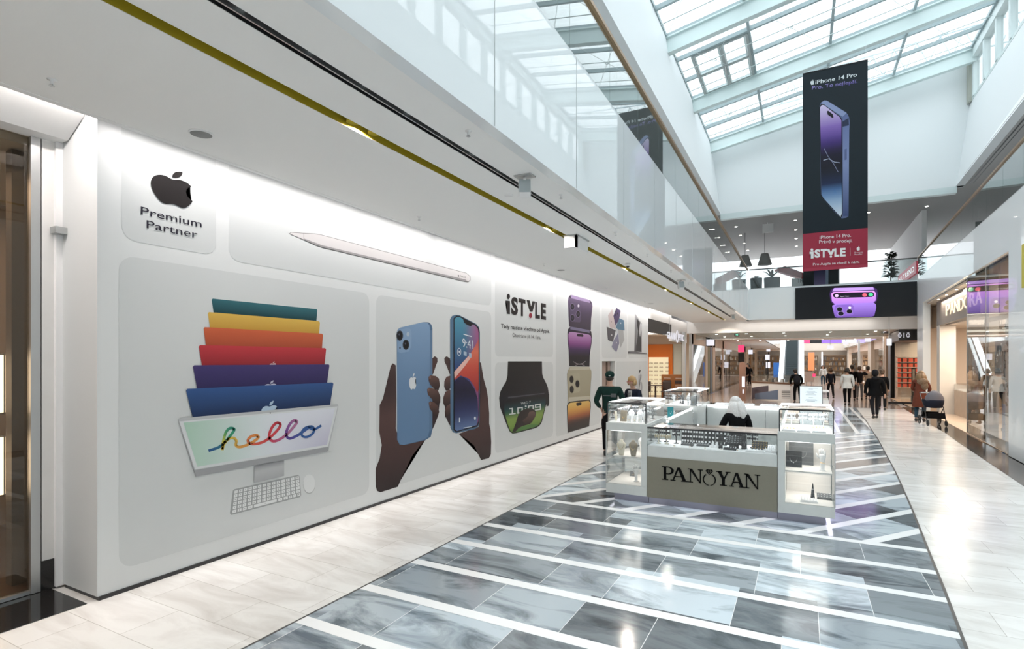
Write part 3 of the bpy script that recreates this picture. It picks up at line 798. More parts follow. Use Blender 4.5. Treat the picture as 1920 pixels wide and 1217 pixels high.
P.fruit((341, 548), (44, -6), (0, -97), 'd8dde2', 5.4)
# right phone and hand
P.poly([(767, 383), (774, 384), (790, 480), (808, 545), (817, 600), (824, 690), (822, 745), (832, 790), (836, 860), (834, 935), (822, 958), (775, 970), (755, 930), (733, 880), (690, 855), (640, 812), (760, 770), (768, 700)], SK, 2, 12)
P.poly([(588, 360), (568, 346), (554, 356), (555, 378), (568, 405), (587, 455), (600, 460)], '43302e', 2)
for i_, pf in enumerate(([(604, 640), (588, 632), (568, 645), (556, 680), (560, 715), (575, 705), (604, 668)], [(604, 553), (585, 545), (560, 560), (547, 595), (547, 628), (560, 655), (580, 625), (604, 588)], [(604, 470), (590, 462), (566, 470), (554, 495), (553, 530), (566, 555), (585, 545), (604, 512)])): P.poly(pf, FG, 2.6 + .3 * i_, 6)
P.poly([(555, 600), (600, 600), (600, 780), (580, 750), (562, 710)], '35262a', 2)
P.poly([(588, 125), (600, 104), (622, 97), (645, 100), (745, 152), (762, 172), (767, 200), (766, 740), (758, 768), (740, 782), (625, 809), (605, 803), (590, 775)], '4c6f8e', 4)
P.poly([(608, 118), (625, 102), (646, 104), (742, 155), (760, 175), (765, 200), (764, 738), (752, 768), (625, 803), (608, 790)], '10141c', 5)
def ph(u, v):
    a = lin('3f93ad'); b = lin('25427e'); c = lin('a84f86'); 
    x = [p + (q_ - p) * min(1, (1 - v) * 2.2) for p, q_ in zip(a, b)]
    t = max(0, min(1, (u - .35) * 1.6 - (1 - v) * .5)); return tuple(p + (q_ - p) * t for p, q_ in zip(x, c))
P.poly([(614, 122), (628, 110), (646, 112), (738, 161), (754, 180), (759, 205), (758, 735), (748, 760), (628, 796), (614, 785)], ph, 5.8, 14)
P.poly([(759, 240), (759, 545), (750, 565), (735, 530), (700, 480), (650, 462), (614, 490), (612, 440), (660, 385), (710, 330), (740, 280)], grad((0, '9c1f22'), (.45, 'c8402c'), (.75, 'dd6a4c'), (1, 'b64b5c')), 6.4, 8)
P.poly([(612, 440), (660, 385), (700, 342), (715, 350), (672, 410), (640, 448), (614, 480)], 'e8b8ae', 7)
P.poly([(614, 500), (640, 472), (668, 472), (705, 500), (735, 545), (752, 600), (757, 700), (745, 760), (628, 794), (614, 785)], grad((0, '5b76a6'), (.3, '2b3566'), (.7, '14132e'), (1, '1c1a44')), 7.4, 8)
P.poly([(664, 122), (672, 145), (690, 158), (710, 166), (722, 156), (724, 148)], '10141c', 8)
WC = 'd5dfe8'
P.text('9:41', (662, 290), (64, 14), (-2, -52), WC, 8, .0)
P.line([(668, 214), (716, 228)], 5, WC, 8)
for r_ in (16, 12): P.ell(641, 320, 12 * r_ / 16, 23 * r_ / 16, WC if r_ == 16 else '33568a', 8 + (16 - r_) * .1)
P.poly([(636, 312), (647, 314), (641, 330)], WC, 9)
P.poly([(668, 316), (686, 321), (686, 345), (668, 340)], 'a7bcd2', 8); P.poly([(700, 325), (715, 330), (715, 355), (700, 350)], 'a7bcd2', 8)
P.poly([(640, 716), (647, 714), (647, 742), (640, 744)], WC, 8.4); P.ell(736, 718, 6, 10, WC, 8.4)
P.line([(667, 777), (717, 768)], 4, WC, 8.4)
P.build('telephone_print', m_print, H_)
# ---- shop name
P = Print('x', WX, 1, gain=.9, crop=(930, 530, 10.145))
def ln(x): return 345 + (x - 175) * .098     # slant of the top line of the letters in crop px
def lb(x): return 595 + (x - 205) * .155     # baseline
def up(x, v): return (x, lb(x) + (ln(x) - 42 + 0 - lb(x)) * v)
P.ell(232, 263, 31, 52, INK, 4)
P.poly([(178, 340), (262, 350), (262, 602), (206, 593), (206, 402), (178, 390)], INK, 4)
def LT(ch, x0, x1, yt0, yb0, yt1, yb1, bold=.045, c=INK):
    vs, fs, _ = text_geo(ch, bold)
    Pn = []
    for u, v in vs:
        x = x0 + (x1 - x0) * u; yt = yt0 + (yt1 - yt0) * u; yb = yb0 + (yb1 - yb0) * u; Pn.append(P.w(x, yb + (yt - yb) * v))
    P._tx(Pn, fs, c, 4)
LT('S', 285, 415, 262, 610, 288, 622); LT('T', 424, 558, 292, 628, 326, 648); LT('L', 742, 832, 368, 680, 382, 692); LT('E', 850, 948, 386, 695, 408, 712)
P.poly([(578, 330), (638, 340), (665, 452), (690, 352), (745, 362), (690, 556), (640, 552)], INK, 4)
P.ell(653, 626, 31, 50, 'b3203f', 4)
T(P, 'Tady najdete všechno od Apple.', 939, 1030, 607, 617.5, 940, INK, .012); T(P, 'Otevíráme již 14. října.', 960.5, 1013.5, 624, 634, 961, '4a4748', .0)
P.build('shop_name_print', m_print, H_)
# ---- watch
P = Print('x', WX, 1, gain=1.25, crop=(930, 670, 8.109))
P.poly([(765, 540), (790, 535), (806, 560), (806, 700), (796, 740), (765, 748)], '14151a', 3)
P.poly([(180, 62), (697, 62), (702, 250), (718, 310), (760, 390), (785, 450), (800, 540), (790, 640), (750, 760), (710, 930), (690, 1000), (655, 1045), (600, 1078), (300, 1155), (250, 1160), (210, 1135), (170, 1050), (60, 760), (45, 620), (65, 520), (105, 440), (150, 370), (172, 280)], grad((0, '0e0f12'), (.55, '1a1b22'), (.62, '15161b'), (1, '1b1c1c')), 2, 8)
P.poly([(180, 600), (735, 540), (735, 552), (180, 625)], '4b4c55', 3)
P.poly([(112, 700), (180, 650), (740, 575), (752, 650), (745, 740), (700, 920), (678, 985), (640, 1030), (590, 1058), (300, 1140), (250, 1148), (215, 1120), (180, 1030), (130, 860)], grad((0, '4e7a35'), (.2, '7c9c3d'), (.45, '86a344'), (.6, '2e5e44'), (.72, '0d4047'), (.9, '101c22'), (1, '111217')), 3.4, 12)
P.text('WED 7', (375, 722), (150, -22), (0, -38), 'ccd2d2', 4)
def blk(pts): P.poly(pts, 'd9dede', 4)
def dg(x0, x1, yb, yt, segs, w_=16):
    sx = x1 - x0; sk = -18 / 60
    def q_(x, y): return (x, y + (x - x0) * -.13)
    R = {'t': [(x0, yt), (x1, yt), (x1, yt + w_), (x0, yt + w_)], 'm': [(x0, (yt + yb) / 2 - w_ / 2), (x1, (yt + yb) / 2 - w_ / 2), (x1, (yt + yb) / 2 + w_ / 2), (x0, (yt + yb) / 2 + w_ / 2)],
         'b': [(x0, yb - w_), (x1, yb - w_), (x1, yb), (x0, yb)], 'l': [(x0, yt), (x0 + w_ * 1.2, yt), (x0 + w_ * 1.2, yb), (x0, yb)], 'r': [(x1 - w_ * 1.2, yt), (x1, yt), (x1, yb), (x1 - w_ * 1.2, yb)],
         'u': [(x0, yt), (x0 + w_ * 1.2, yt), (x0 + w_ * 1.2, (yt + yb) / 2), (x0, (yt + yb) / 2)], 'c': [((x0 + x1) / 2 - w_ * .6, yt), ((x0 + x1) / 2 + w_ * .6, yt), ((x0 + x1) / 2 + w_ * .6, yb), ((x0 + x1) / 2 - w_ * .6, yb)], 'h': [(x0, yt), ((x0 + x1) / 2, yt), ((x0 + x1) / 2, yt + w_), (x0, yt + w_)]}
    for s_ in segs: P.poly([q_(*p) for p in R[s_]], 'd9dede', 4 + .2 * segs.index(s_))
dg(196, 295, 875, 775, 'hcb'); dg(320, 405, 858, 765, 'tblr'); P.ell(450, 745, 14, 15, 'd9dede', 4); P.ell(446, 790, 14, 15, 'd9dede', 4)
dg(482, 572, 835, 735, 'tblr'); dg(588, 682, 812, 715, 'tmbur')
P.poly([(330, 890), (360, 830), (420, 790), (490, 772), (550, 782), (596, 812), (602, 850), (592, 905), (565, 950), (545, 985), (510, 1015), (400, 1045), (335, 1080), (295, 1130), (240, 1146), (270, 1075), (300, 990)], '2a211f', 5.4)
P.poly([(500, 830), (560, 815), (594, 840), (590, 905), (565, 950), (545, 985), (505, 1010), (430, 1010), (400, 960), (470, 905)], grad((0, '2c201d'), (.5, '4f3a33'), (1, '6d5248')), 6, 6)
P.poly([(300, 1140), (330, 1085), (400, 1050), (520, 1020), (640, 1025), (590, 1058)], '4f7f3c', 6)
P.build('watch_print', m_print, H_)
# ---- four stacked telephones
P = Print('x', WX, 1, gain=1.25, crop=(1040, 540, 7.606))
P.poly([(188, 190), (195, 135), (215, 105), (240, 100), (480, 165), (515, 185), (532, 215), (538, 265), (518, 450), (515, 605), (205, 550), (195, 400)], grad((0, '3c3242'), (.5, '4a3d55'), (1, '6b587a')), 2, 6)
P.poly([(228, 100), (490, 168), (508, 215), (232, 145)], '9c86b0', 3); P.poly([(205, 118), (228, 103), (232, 145), (212, 140)], '2a2233', 3); P.poly([(500, 180), (520, 195), (520, 230), (505, 215)], '2a2233', 3)
P.poly([(212, 205), (225, 190), (350, 208), (368, 230), (372, 470), (355, 492), (235, 478), (218, 455)], '5a4c68', 3)
for cx_, cy_ in ((250, 268), (332, 372), (252, 425)): P.ell(cx_, cy_, 33, 52, '85769a', 3.6); P.ell(cx_, cy_, 28, 45, '15121a', 4.2); P.ell(cx_, cy_, 12, 19, '3a3347', 4.8)
P.ell(338, 255, 13, 22, 'dcd6e4', 4)
P.poly([(180, 640), (188, 590), (208, 565), (230, 548), (497, 600), (520, 620), (530, 700), (528, 760), (500, 960), (495, 1122), (207, 1115), (198, 900), (182, 740)], '2a2034', 2.6)
P.poly([(222, 550), (497, 602), (497, 640), (222, 590)], '7b7394', 3.4)
P.poly([(193, 660), (210, 628), (240, 625), (480, 662), (512, 680), (520, 720), (518, 770), (492, 960), (488, 1116), (212, 1110), (206, 900), (194, 760)], grad((0, '121018'), (.32, '16121c'), (.5, '3d2356'), (.68, '8b3f8a'), (.88, 'b276b4'), (1, 'b98ac0')), 3.6, 14)
P.poly([(318, 652), (400, 662), (408, 676), (402, 698), (322, 690), (314, 676)], '231226', 4.4)
P.line([(262, 1050), (310, 1078), (350, 1084), (400, 1075), (435, 1045)], 5, 'b7adb2', 4.4); P.line([(285, 1110), (330, 1088), (380, 1088), (425, 1108)], 5, 'b7adb2', 5)
P.crop = (900, 520, 3.579)
P.poly([(582, 650), (590, 622), (604, 600), (733, 602), (746, 630), (746, 670), (738, 760), (737, 826), (590, 838), (588, 760)], grad((0, 'a59c80'), (1, 'b3ab90')), 5, 4)
P.poly([(604, 599), (733, 600), (735, 618), (600, 624)], 'c9c3ae', 5.6); P.poly([(594, 806), (735, 796), (737, 826), (590, 838)], 'c9c3ae', 5.6)
P.poly([(596, 655), (602, 645), (660, 640), (668, 650), (670, 760), (662, 772), (606, 780), (598, 770)], 'b5ad92', 5.6)
for cx_, cy_ in ((613, 685), (652, 715), (614, 752)): P.ell(cx_, cy_, 15, 27, '8f8670', 6.2); P.ell(cx_, cy_, 13, 23, '17140f', 6.8)
P.poly([(582, 862), (590, 843), (600, 834), (730, 820), (741, 832), (742, 870), (731, 1000), (588, 1043), (584, 950)], '1f1a18', 6)
P.poly([(586, 866), (594, 848), (606, 842), (728, 828), (737, 838), (738, 870), (728, 996), (590, 1036), (588, 950)], grad((0, '0d0a0a'), (.3, '33180e'), (.5, 'a4541d'), (.75, 'e0a33c'), (1, 'edc763')), 6.8, 12)
P.poly([(642, 848), (648, 842), (676, 838), (680, 846), (676, 858), (650, 864)], '1f1408', 7.6)
P.build('stacked_telephones_print', m_print, H_)
# ---- tablets, laptop, pods
P = Print('x', WX, 1, gain=1.2, crop=(1040, 540, 7.606))
P.poly([(820, 300), (838, 380), (872, 590), (785, 560), (760, 390)], 'cdbcbb', 2); P.poly([(880, 283), (940, 325), (920, 440), (868, 540), (835, 400)], '4e3d68', 3)
P.poly([(915, 430), (985, 460), (997, 607), (900, 592), (872, 560)], '577f9a', 2.5); P.poly([(740, 553), (870, 602), (830, 770), (757, 742)], '58565b', 3)
P.poly([(905, 640), (922, 790), (880, 915), (810, 840), (845, 735)], '8b8aa3', 2.5); P.poly([(905, 590), (978, 600), (992, 740), (937, 857), (920, 740)], 'b3b4b4', 2)
P.poly([(865, 540), (925, 590), (900, 680), (870, 610)], 'c9ced2', 1.8)
for x_, y_ in ((805, 480), (812, 670), (880, 780), (940, 500)): P.fruit((x_ - 7, y_ + 10), (14, 2), (0, -24), 'e2e2e4' if x_ != 805 else '9a8685', 4)
P.ell(872, 330, 10, 16, '17121f', 4); P.ell(895, 365, 10, 16, '17121f', 4); P.ell(868, 385, 10, 16, '17121f', 4)
P.poly([(1145, 362), (1240, 510), (1240, 914), (1135, 905)], grad((0, '4e4e52'), (1, 'a4a5a9')), 2, 4); P.poly([(1168, 430), (1236, 520), (1232, 908), (1162, 900)], '2a2a2e', 3)
P.poly([(1215, 500), (1238, 520), (1236, 600), (1216, 700), (1200, 630)], 'c9cacd', 4); P.poly([(1168, 480), (1185, 610), (1178, 720), (1164, 820)], 'a0a1a5', 4)
P.poly([(1045, 905), (1130, 903), (1316, 932), (1316, 943), (1200, 942), (1045, 935)], '6a6a6d', 3.5)
P.crop = (1110, 680, 10.14)
P.ell(930, 470, 26, 110, 'a3a3a6', 2, rot=.02); P.ell(918, 470, 14, 90, 'd0d0d2', 3)
P.ell(825, 310, 14, 45, '8d8d92', 2, rot=-.2); P.ell(830, 410, 40, 60, 'bdbdc0', 2)
P.poly([(880, 250), (930, 215), (950, 240), (940, 300), (905, 340), (915, 400), (895, 520), (865, 600), (855, 460), (875, 330)], 'bfc0c3', 3); P.ell(905, 165, 12, 32, '1d1d20', 4, rot=.35)
P.build('gadget_print', m_print, H_)
# ================================================================ SHOP BEYOND THE HOARDING END (left edge)
sbox('wall_left', m_white, -6.16, -6.02, 2.42, 2.60, .02, 4.42)
q = MB(); q.box(-6.12, -6.06, 2.33, 2.47, .01, 4.2)
for z_ in (.9, 1.75, 2.62, 3.5): q.box(-6.121, -6.059, 2.332, 2.36, z_, z_ + .006)
S(q.build('trim_15', mat('white marble cladding', (.72, .71, .69), .25, var=.06, bscale=4)))
q = MB(); q.box(-6.115, -6.055, 2.32, 2.468, .006, .28); S(q.build('baseboard_left', m_granite))
S(MB().box(-6.12, -6.06, 2.25, 2.32, .01, 4.12).build('trim_16', m_alu)); S(MB().box(-6.13, -6.07, -4, 2.25, .01, .04).build('trim_17', m_alu))
q = MB(); q.box(-6.11, -6.10, -4, 2.25, .04, 4.12); S(q.build('window_3', glass_mat('tinted window glass', (.72, .68, .62), 1.35, 0)))
sbox('ceiling', m_white, -6.4, -6.05, -6, 2.6, 4.12, 4.3)
q = MB(); q.prism([(-6.12, -6, 4.1), (-5.9, -6, 4.1), (-5.2, -6, 4.5), (-6.12, -6, 4.5)], (0, 8.46, 0)); S(q.build('ceiling', m_white))
q = MB(); q.box(WX - .66, WX - .60, 2.40, 2.47, 3.26, 3.30); q.box(WX - .63, WX - .52, 2.38, 2.47, 3.25, 3.31); tag(q.build('wall_bracket', m_alu), 'small grey bracket on the white return of the hoarding', 'bracket')
m_bei = mat('beige shop wall', (.52, .45, .37), .7, var=.05, bscale=2)
sbox('wall_left', m_bei, -9.0, -8.9, -6, 6, 0, 4.1); sbox('wall_left', m_bei, -8.9, -6.2, 4.2, 4.3, 0, 4.1); sbox('ceiling', m_white, -9, -6.2, -6, 4.3, 4.05, 4.12)
sbox('floor', mat('brown shop floor', (.16, .11, .08), .3), -8.9, -6.2, -6, 4.3, .0, .02)
q = MB(); q.box(-6.52, -6.40, 2.235, 2.47, .02, 4.04); S(q.build('trim_18', mat('taupe window column', (.22, .185, .15), .5)))
for zz, lab in ((1.55, 'upper glowing white lightbox in the dark shop window at the left edge'), (.72, 'lower glowing white lightbox in the dark shop window at the left edge')):
    t = thing('light_box', lab, 'light box', (-7.2, 2.1, zz), 'light boxes in the left shop window')
    q = MB(); q.box(-7.28, -7.12, 1.72, 2.44, zz, zz + .62); q.build('case', m_alu, t, bevel=.01)
    q = MB(); q.box(-7.12, -7.11, 1.74, 2.42, zz + .02, zz + .60); q.box(-7.26, -7.14, 2.44, 2.445, zz + .02, zz + .6); q.build('lit_face', mat('warm lit face', (.9, .85, .8), .5, emis=(1, .80, .58), es=3.2), t)
    q = MB(); q.box(-7.22, -7.18, 2.0, 2.04, .02 if zz < 1 else 1.34, zz); q.build('post', m_alu, t)
area('shop_light', (-7.6, 1.5, 3.9), (1.5, 3), 30, (1, .72, .5))
# ================================================================ BRIDGE
sbox('wall_end', m_fascia, -2.42, rx(YB), YB, YB + .12, ZC - .01, ZS)
sbox('ceiling', m_white, -2.42, 6.0, YB + .12, 33.2, 5.25, ZS - .02)
sbox('ceiling', m_ceil, -2.42, rx(YB) + .02, YB + .02, 30.25, ZC - .01, ZC + .1)
t = thing('led_screen', 'wide black screen on the bridge showing a purple telephone', 'screen', (2.9, YB - .06, 3.98))
xs = onY(1491, 560, YB - .09).x; z0 = onY(1600, 596, YB - .09).z; z1 = onY(1600, 534, YB - .09).z
q = MB(); q.box(xs, rx(YB) - .02, YB - .085, YB - .005, z0, z1); q.build('housing', m_dark, t)
P = Print('y', YB - .085, -1, gain=3, crop=(1280, 360, 4.174))
P.polyuv([(xs + .02, z0 + .02), (rx(YB) - .04, z0 + .02), (rx(YB) - .04, z1 - .02), (xs + .02, z1 - .02)], '070a0e', 1)
P.poly([(1150, 800), (1158, 768), (1185, 750), (1490, 742), (1520, 762), (1528, 800), (1520, 850), (1505, 870), (1180, 880), (1160, 860)], '3c1a5c', 2)
P.poly([(1185, 752), (1490, 744), (1500, 765), (1170, 778)], 'b48ae0', 3)
P.poly([(1163, 795), (1180, 782), (1495, 772), (1512, 790), (1510, 850), (1490, 868), (1190, 878), (1168, 855)], grad((0, 'a468e6'), (1, 'e08ef0')), 3, 4)
P.poly([(1175, 800), (1190, 790), (1485, 782), (1500, 797), (1498, 812), (1480, 822), (1195, 830), (1178, 818)], '120a1c', 4)
P.ell(1205, 812, 14, 12, 'd9b4ee', 5); P.ell(1424, 806, 18, 14, 'f0506a', 5); P.ell(1472, 803, 18, 14, '3fd08f', 5); P.text('Apple Music', (1232, 824), (70, -3), (0, -10), 'c9c0d4', 5)
P.poly([(1170, 890), (1195, 878), (1495, 866), (1512, 880), (1515, 905), (1500, 968), (1480, 976), (1205, 984), (1190, 975), (1172, 905)], grad((0, '5f3a9c'), (1, '9a70dc')), 4, 5)
P.poly([(1190, 895), (1205, 884), (1320, 880), (1338, 892), (1342, 950), (1330, 965), (1215, 972), (1198, 955)], '7a50bc', 5)
for cx_, cy_ in ((1228, 918), (1305, 935), (1238, 952)): P.ell(cx_, cy_, 27, 20, '8f78b8', 5.6); P.ell(cx_, cy_, 22, 16, '0c0814', 6.2)
P.ell(1308, 905, 11, 9, 'f2ecff', 6)
P.build('display', m_screen, t)
# ================================================================ HANGING BANNER
YBN = 21.3
def banner(px_l, px_r, ptl, ptr, pbl, pbr): pass
x0, x1 = onY(1505, 300, YBN).x, onY(1627, 300, YBN).x; zt = onY(1563, 126, YBN).z; zb = onY(1567, 505, YBN).z
t = thing('hanging_banner', 'tall black and red fabric banner with a telephone hung under the skylight', 'banner', ((x0 + x1) / 2, YBN, zb))
q = MB(); q.box(x0, x1, YBN, YBN + .012, zb, zt); q.build('fabric', mat('black banner cloth', (.018, .024, .028), .7), t)
q = MB(); q.tube([(x0, YBN + .006, zt), (x1, YBN + .006, zt)], .022, 8); q.build('top_rod', m_dark, t)
for x in (x0 + .05, x1 - .05):
    q = MB(); q.tube([(x, YBN + .006, zt), (x, YBN + .006, rz(x) + .02)], .004, 5); q.build('suspension_wire', m_steel, t)
P = Print('y', YBN, -1, gain=1.2, crop=(1480, 100, 2.9)); P.step = .0018
P.polyuv([(x0, zb), (x1, zb), (x1, zt), (x0, zt)], '12212a', 1)
zr = onY(1567, 433, YBN).z; P.polyuv([(x0, zb), (x1, zb), (x1, zr), (x0, zr)], 'ae2140', 2); P.polyuv([(x0, zb), (x1, zb), (x1, zb + .10), (x0, zb + .10)], 'bb2c4b', 3)
P.fruit((115, 173), (20, -2.4), (0, -29), 'e6eef0', 3); P.text('iPhone 14 Pro', (141, 169), (226, -43), (1.5, -22), 'e6eef0', 3, .015)
P.text('Pro. To nejlepší.', (122, 206), (248, -38), (1, -27), lambda u, v: tuple(a + (b - a) * v for a, b in zip(lin('3d2f86'), lin('a99be0'))), 3, .015)
P.poly([(163, 290), (172, 268), (190, 257), (205, 258), (310, 322), (325, 348), (328, 375), (323, 470), (322, 885), (310, 895), (285, 898), (262, 880), (180, 790), (172, 770)], '5b6a94', 3)
P.poly([(172, 268), (190, 257), (205, 258), (312, 325), (290, 345), (180, 275)], '8d9cc8', 4); P.poly([(290, 345), (318, 330), (326, 365), (322, 885), (292, 885)], grad((0, '3e4e80'), (.5, '8091c0'), (1, '5e6da0')), 4, 6)
P.poly([(289, 372), (322, 352), (324, 392), (289, 400)], '2b3452', 5); P.poly([(300, 522), (312, 518), (312, 578), (300, 582)], '5a6894', 5)
P.poly([(163, 292), (173, 277), (186, 276), (278, 345), (288, 365), (290, 875), (280, 897), (265, 880), (182, 792), (174, 775)], '11141c', 5)
P.poly([(167, 296), (176, 282), (188, 282), (274, 348), (283, 366), (286, 870), (278, 890), (266, 876), (184, 786), (176, 770)], grad((0, 'dfeaf6'), (.12, 'a9c6e4'), (.22, '4f7fb8'), (.3, '1c2b50'), (.42, '14141f'), (.58, '1a1430'), (.68, '4a2c86'), (.8, '8a66c0'), (.92, 'c5aee2'), (1, 'dacdf0')), 6, 20)
P.poly([(205, 318), (210, 312), (236, 332), (240, 350), (234, 352), (208, 334)], '14101c', 7)
P.line([(186, 582), (215, 574), (245, 592), (275, 596)], 4, 'a9b0c8', 7); P.line([(190, 520), (210, 560), (240, 600), (265, 645)], 3, '8a92b4', 7.6)
P.text('iPhone 14 Pro.', (165, 1011), (170, -13), (0, -19), 'f2e9ec', 4, .012); P.text('Právě v prodeji.', (162, 1040), (181, -7), (0, -25), 'f2e9ec', 4, .012)
for ch, a, b in (('S', 137, 168), ('T', 170, 204), ('L', 245, 272), ('E', 276, 306)): P.text(ch, (a, 1114 - (a - 110) * .05), (b - a, -1.5), (0, -46), 'ffffff', 4, .05)
P.poly([(202, 1066), (218, 1065), (226, 1083), (235, 1064), (250, 1063), (232, 1096), (220, 1096)], 'ffffff', 4); P.ell(226, 1105, 6.5, 6.5, 'ffffff', 4)
P.poly([(110, 1079), (132, 1077), (132, 1115), (117, 1116), (117, 1092), (110, 1092)], 'ffffff', 4); P.ell(123, 1069, 7.5, 7.5, 'ffffff', 4)
P.line([(330, 1058), (331, 1100)], 2, 'e8c4cc', 4); P.fruit((366, 1074), (18, -1), (0, -25), 'ffffff', 4)
P.text('Premium', (354, 1088), (46, -3), (0, -8), 'f2d9de', 4); P.text('Reseller', (354, 1098), (44, -3), (0, -8), 'f2d9de', 4)
P.text('Pro Apple se chodí k nám.', (129, 1158), (252, -14), (0, -17), 'f2e9ec', 4, .012)
P.build('banner_print', m_print, t)
# second banner further off
YB2 = 34.5; xa, xb_ = onY(1506, 520, YB2).x, onY(1574, 520, YB2).x; zt2, zb2 = 8.9, ZS + .35
t = thing('hanging_banner', 'second black banner hanging in the hall beyond the bridge', 'banner', ((xa + xb_) / 2, YB2, zb2))
q = MB(); q.box(xa, xb_, YB2, YB2 + .012, zb2, zt2); q.build('fabric', mat('black cloth', (.02, .022, .026), .7), t)
P = Print('y', YB2, -1, gain=1.2); P.step = .003
w_ = xb_ - xa; P.polyuv([(xa + .3 * w_, zb2), (xa + .62 * w_, zb2 + .1), (xa + .62 * w_, zb2 + 2.2), (xa + .3 * w_, zb2 + 2.2)], grad((0, 'b89ad6'), (.5, '3a2a60'), (1, 'c0a8e0')), 1, 6)
P.polyuv([(xa + .62 * w_, zb2 + .1), (xa + .7 * w_, zb2 + .1), (xa + .7 * w_, zb2 + 2.2), (xa + .62 * w_, zb2 + 2.2)], 'aab4d4', 1); P.build('banner_print', m_print, t)
for x in (xa + .1, xb_ - .1):
    q = MB(); q.tube([(x, YB2 + .006, zt2), (x, YB2 + .006, ZU)], .004, 5); q.build('suspension_wire', m_steel, t)
# ================================================================ JEWELLERY KIOSK
m_kwhite = mat('white stone laminate', (.585, .60, .58), .45, var=.06, bscale=14, bump=.02)
m_taupe = mat('taupe laminate', (.205, .19, .145), .5, var=.05, bscale=30)
m_kplinth = mat('grey plinth', (.20, .20, .235), .35)
m_kin = mat('cream case lining', (.78, .75, .72), .6)
m_led = mat('led strip', (1, 1, 1), .5, emis=(.96, .98, 1), es=4)
m_mirror = mat('mirror', (.75, .77, .78), .03, metal=1)
m_velblk = mat('black velvet', (.018, .018, .02), .85, bump=.1, bscale=200)
m_cream = mat('cream leatherette', (.74, .68, .56), .6, bump=.05, bscale=120)
m_tp2 = mat('taupe leatherette', (.27, .225, .165), .6, bump=.05, bscale=120)
m_satin = mat('white satin', (.84, .84, .85), .5)
m_silver = mat('silver', (.85, .86, .88), .15, metal=1)
m_gold = mat('gold', (.80, .55, .20), .2, metal=1)
m_teal = mat('teal leatherette', (.01, .19, .21), .45)
m_greydk = mat('dark grey leatherette', (.10, .105, .11), .5)
KX0, KX1, KY0, KY1 = -2.585, .376, 7.85, 13.1
TZ = 1.46
ORD = ['first', 'second', 'third', 'fourth', 'fifth', 'sixth', 'seventh', 'eighth', 'ninth', 'tenth', 'eleventh', 'twelfth']

def tower(name, label, x0, x1, y0, y1, postside, glass_sides, lit=True, front=True):
    t = thing(name, label, 'display cabinet', ((x0 + x1) / 2, (y0 + y1) / 2, 0), 'display towers of the jewellery kiosk')
    q = MB(); q.box(x0 + (.1 if x0 < -2.2 else .0), x1 - (.1 if x1 > 0 else 0), y0 + .1, y1 - .02, 0, .12); q.build('plinth', m_kplinth, t)
    q = MB(); q.box(x0, x1, y0, y1, .12, .255)
    if postside: q.box(*((x1 - .085, x1) if postside == 'r' else (x0, x0 + .085)), y0, y1, .255, 1.05)
    q.box(x0, x1, y0, y1, 1.05, 1.165)
    q.build('carcass', m_kwhite, t, bevel=.003)
    q = MB(); q.box(x0 + .02, x1 - .02, y0 + .012, y1 - .02, .255, .262); q.build('floor_lining', m_kin, t); q = MB(); q.box(x0 + .02, x1 - .02, y0 + .012, y1 - .02, 1.165, 1.172); q.build('case_lining', m_kin, t)
    if lit:
        q = MB(); q.box(x0 + .05, x1 - .05, y0 + .06, y0 + .075, 1.04, 1.049); q.build('led_strip', m_led, t); q = MB(); q.box(x0 + .05, x1 - .05, y1 - .09, y1 - .075, 1.04, 1.049); q.build('led_strip', m_led, t)
    gx0 = x0 + (.085 if postside == 'l' else .006); gx1 = x1 - (.085 if postside == 'r' else .006)
    q = MB(); q.box(gx0, gx1, y0 + .004, y0 + .010, .255, 1.05); q.build('window_pane', m_cglass, t)
    q = MB()
    if postside == 'r': q.box(x0 + .004, x0 + .010, y0 + .01, y1 - .01, .255, 1.05)
    else: q.box(x1 - .010, x1 - .004, y0 + .01, y1 - .01, .255, 1.05)
    q.build('window_pane', m_cglass, t)
    q = MB(); q.box(gx0 + .07 if postside == 'r' else gx0, gx1 - (.02 if postside == 'l' else 0), y0 + .10, y1 - .04, .640, .660); q.build('shelf', m_kin if postside == 'l' else m_kin, t)
    for bx in ((x0 + .003, y0 + .003), (x1 - .003, y0 + .003)):
        if (postside == 'r' and bx[0] > x0 + .1) or (postside == 'l' and bx[0] < x0 + .1): continue
        q = MB(); q.bar((bx[0], bx[1], .255), (bx[0], bx[1], 1.05), .012); q.build('edge_post', m_alu, t)
    # glass box on top
    g = .02; a0, a1, b0, b1 = x0 + g, x1 - g, y0 + g, y1 - g
    for bx in ((a0, a1, b0, b0 + .006), (a0, a1, b1 - .006, b1), (a0, a0 + .006, b0, b1), (a1 - .006, a1, b0, b1)):
        q = MB(); q.box(*bx, 1.172, TZ - .012); q.build('case_pane', m_cglass, t)
    q = MB(); q.box(a0, a1, b0, b1, TZ - .012, TZ - .004); q.build('case_top', m_cglass, t)
    q = MB(); q.bar((a0, b0, TZ), (a1, b0, TZ), .018, .02)
    for X_ in (a0, a1): q.bar((X_, b0, 1.172), (X_, b0, TZ), .012)
    q.build('case_frame', m_dark, t)
    q = MB(); q.bar((a0, b0 + .03, TZ + .001), (a0, b1, TZ + .001), .014, .012); q.bar((a0, b1, TZ + .001), (a1, b1, TZ + .001), .022, .014); q.bar((a1, b0 + .12, TZ + .001), (a1, b1, TZ + .001), .02, .014)
    q.build('led_profile', m_led, t)
    return t
TL = tower('display_tower', 'white kiosk tower with necklace busts behind glass at its front left corner', -2.585, -1.97, 7.85, 9.12, 'r', None)
q = MB(); q.prism([(-2.55, 8.72, .262), (-2.06, 8.60, .262), (-2.06, 8.61, .262), (-2.55, 8.73, .262)], (0, 0, .78)); q.build('mirror', m_mirror, TL)
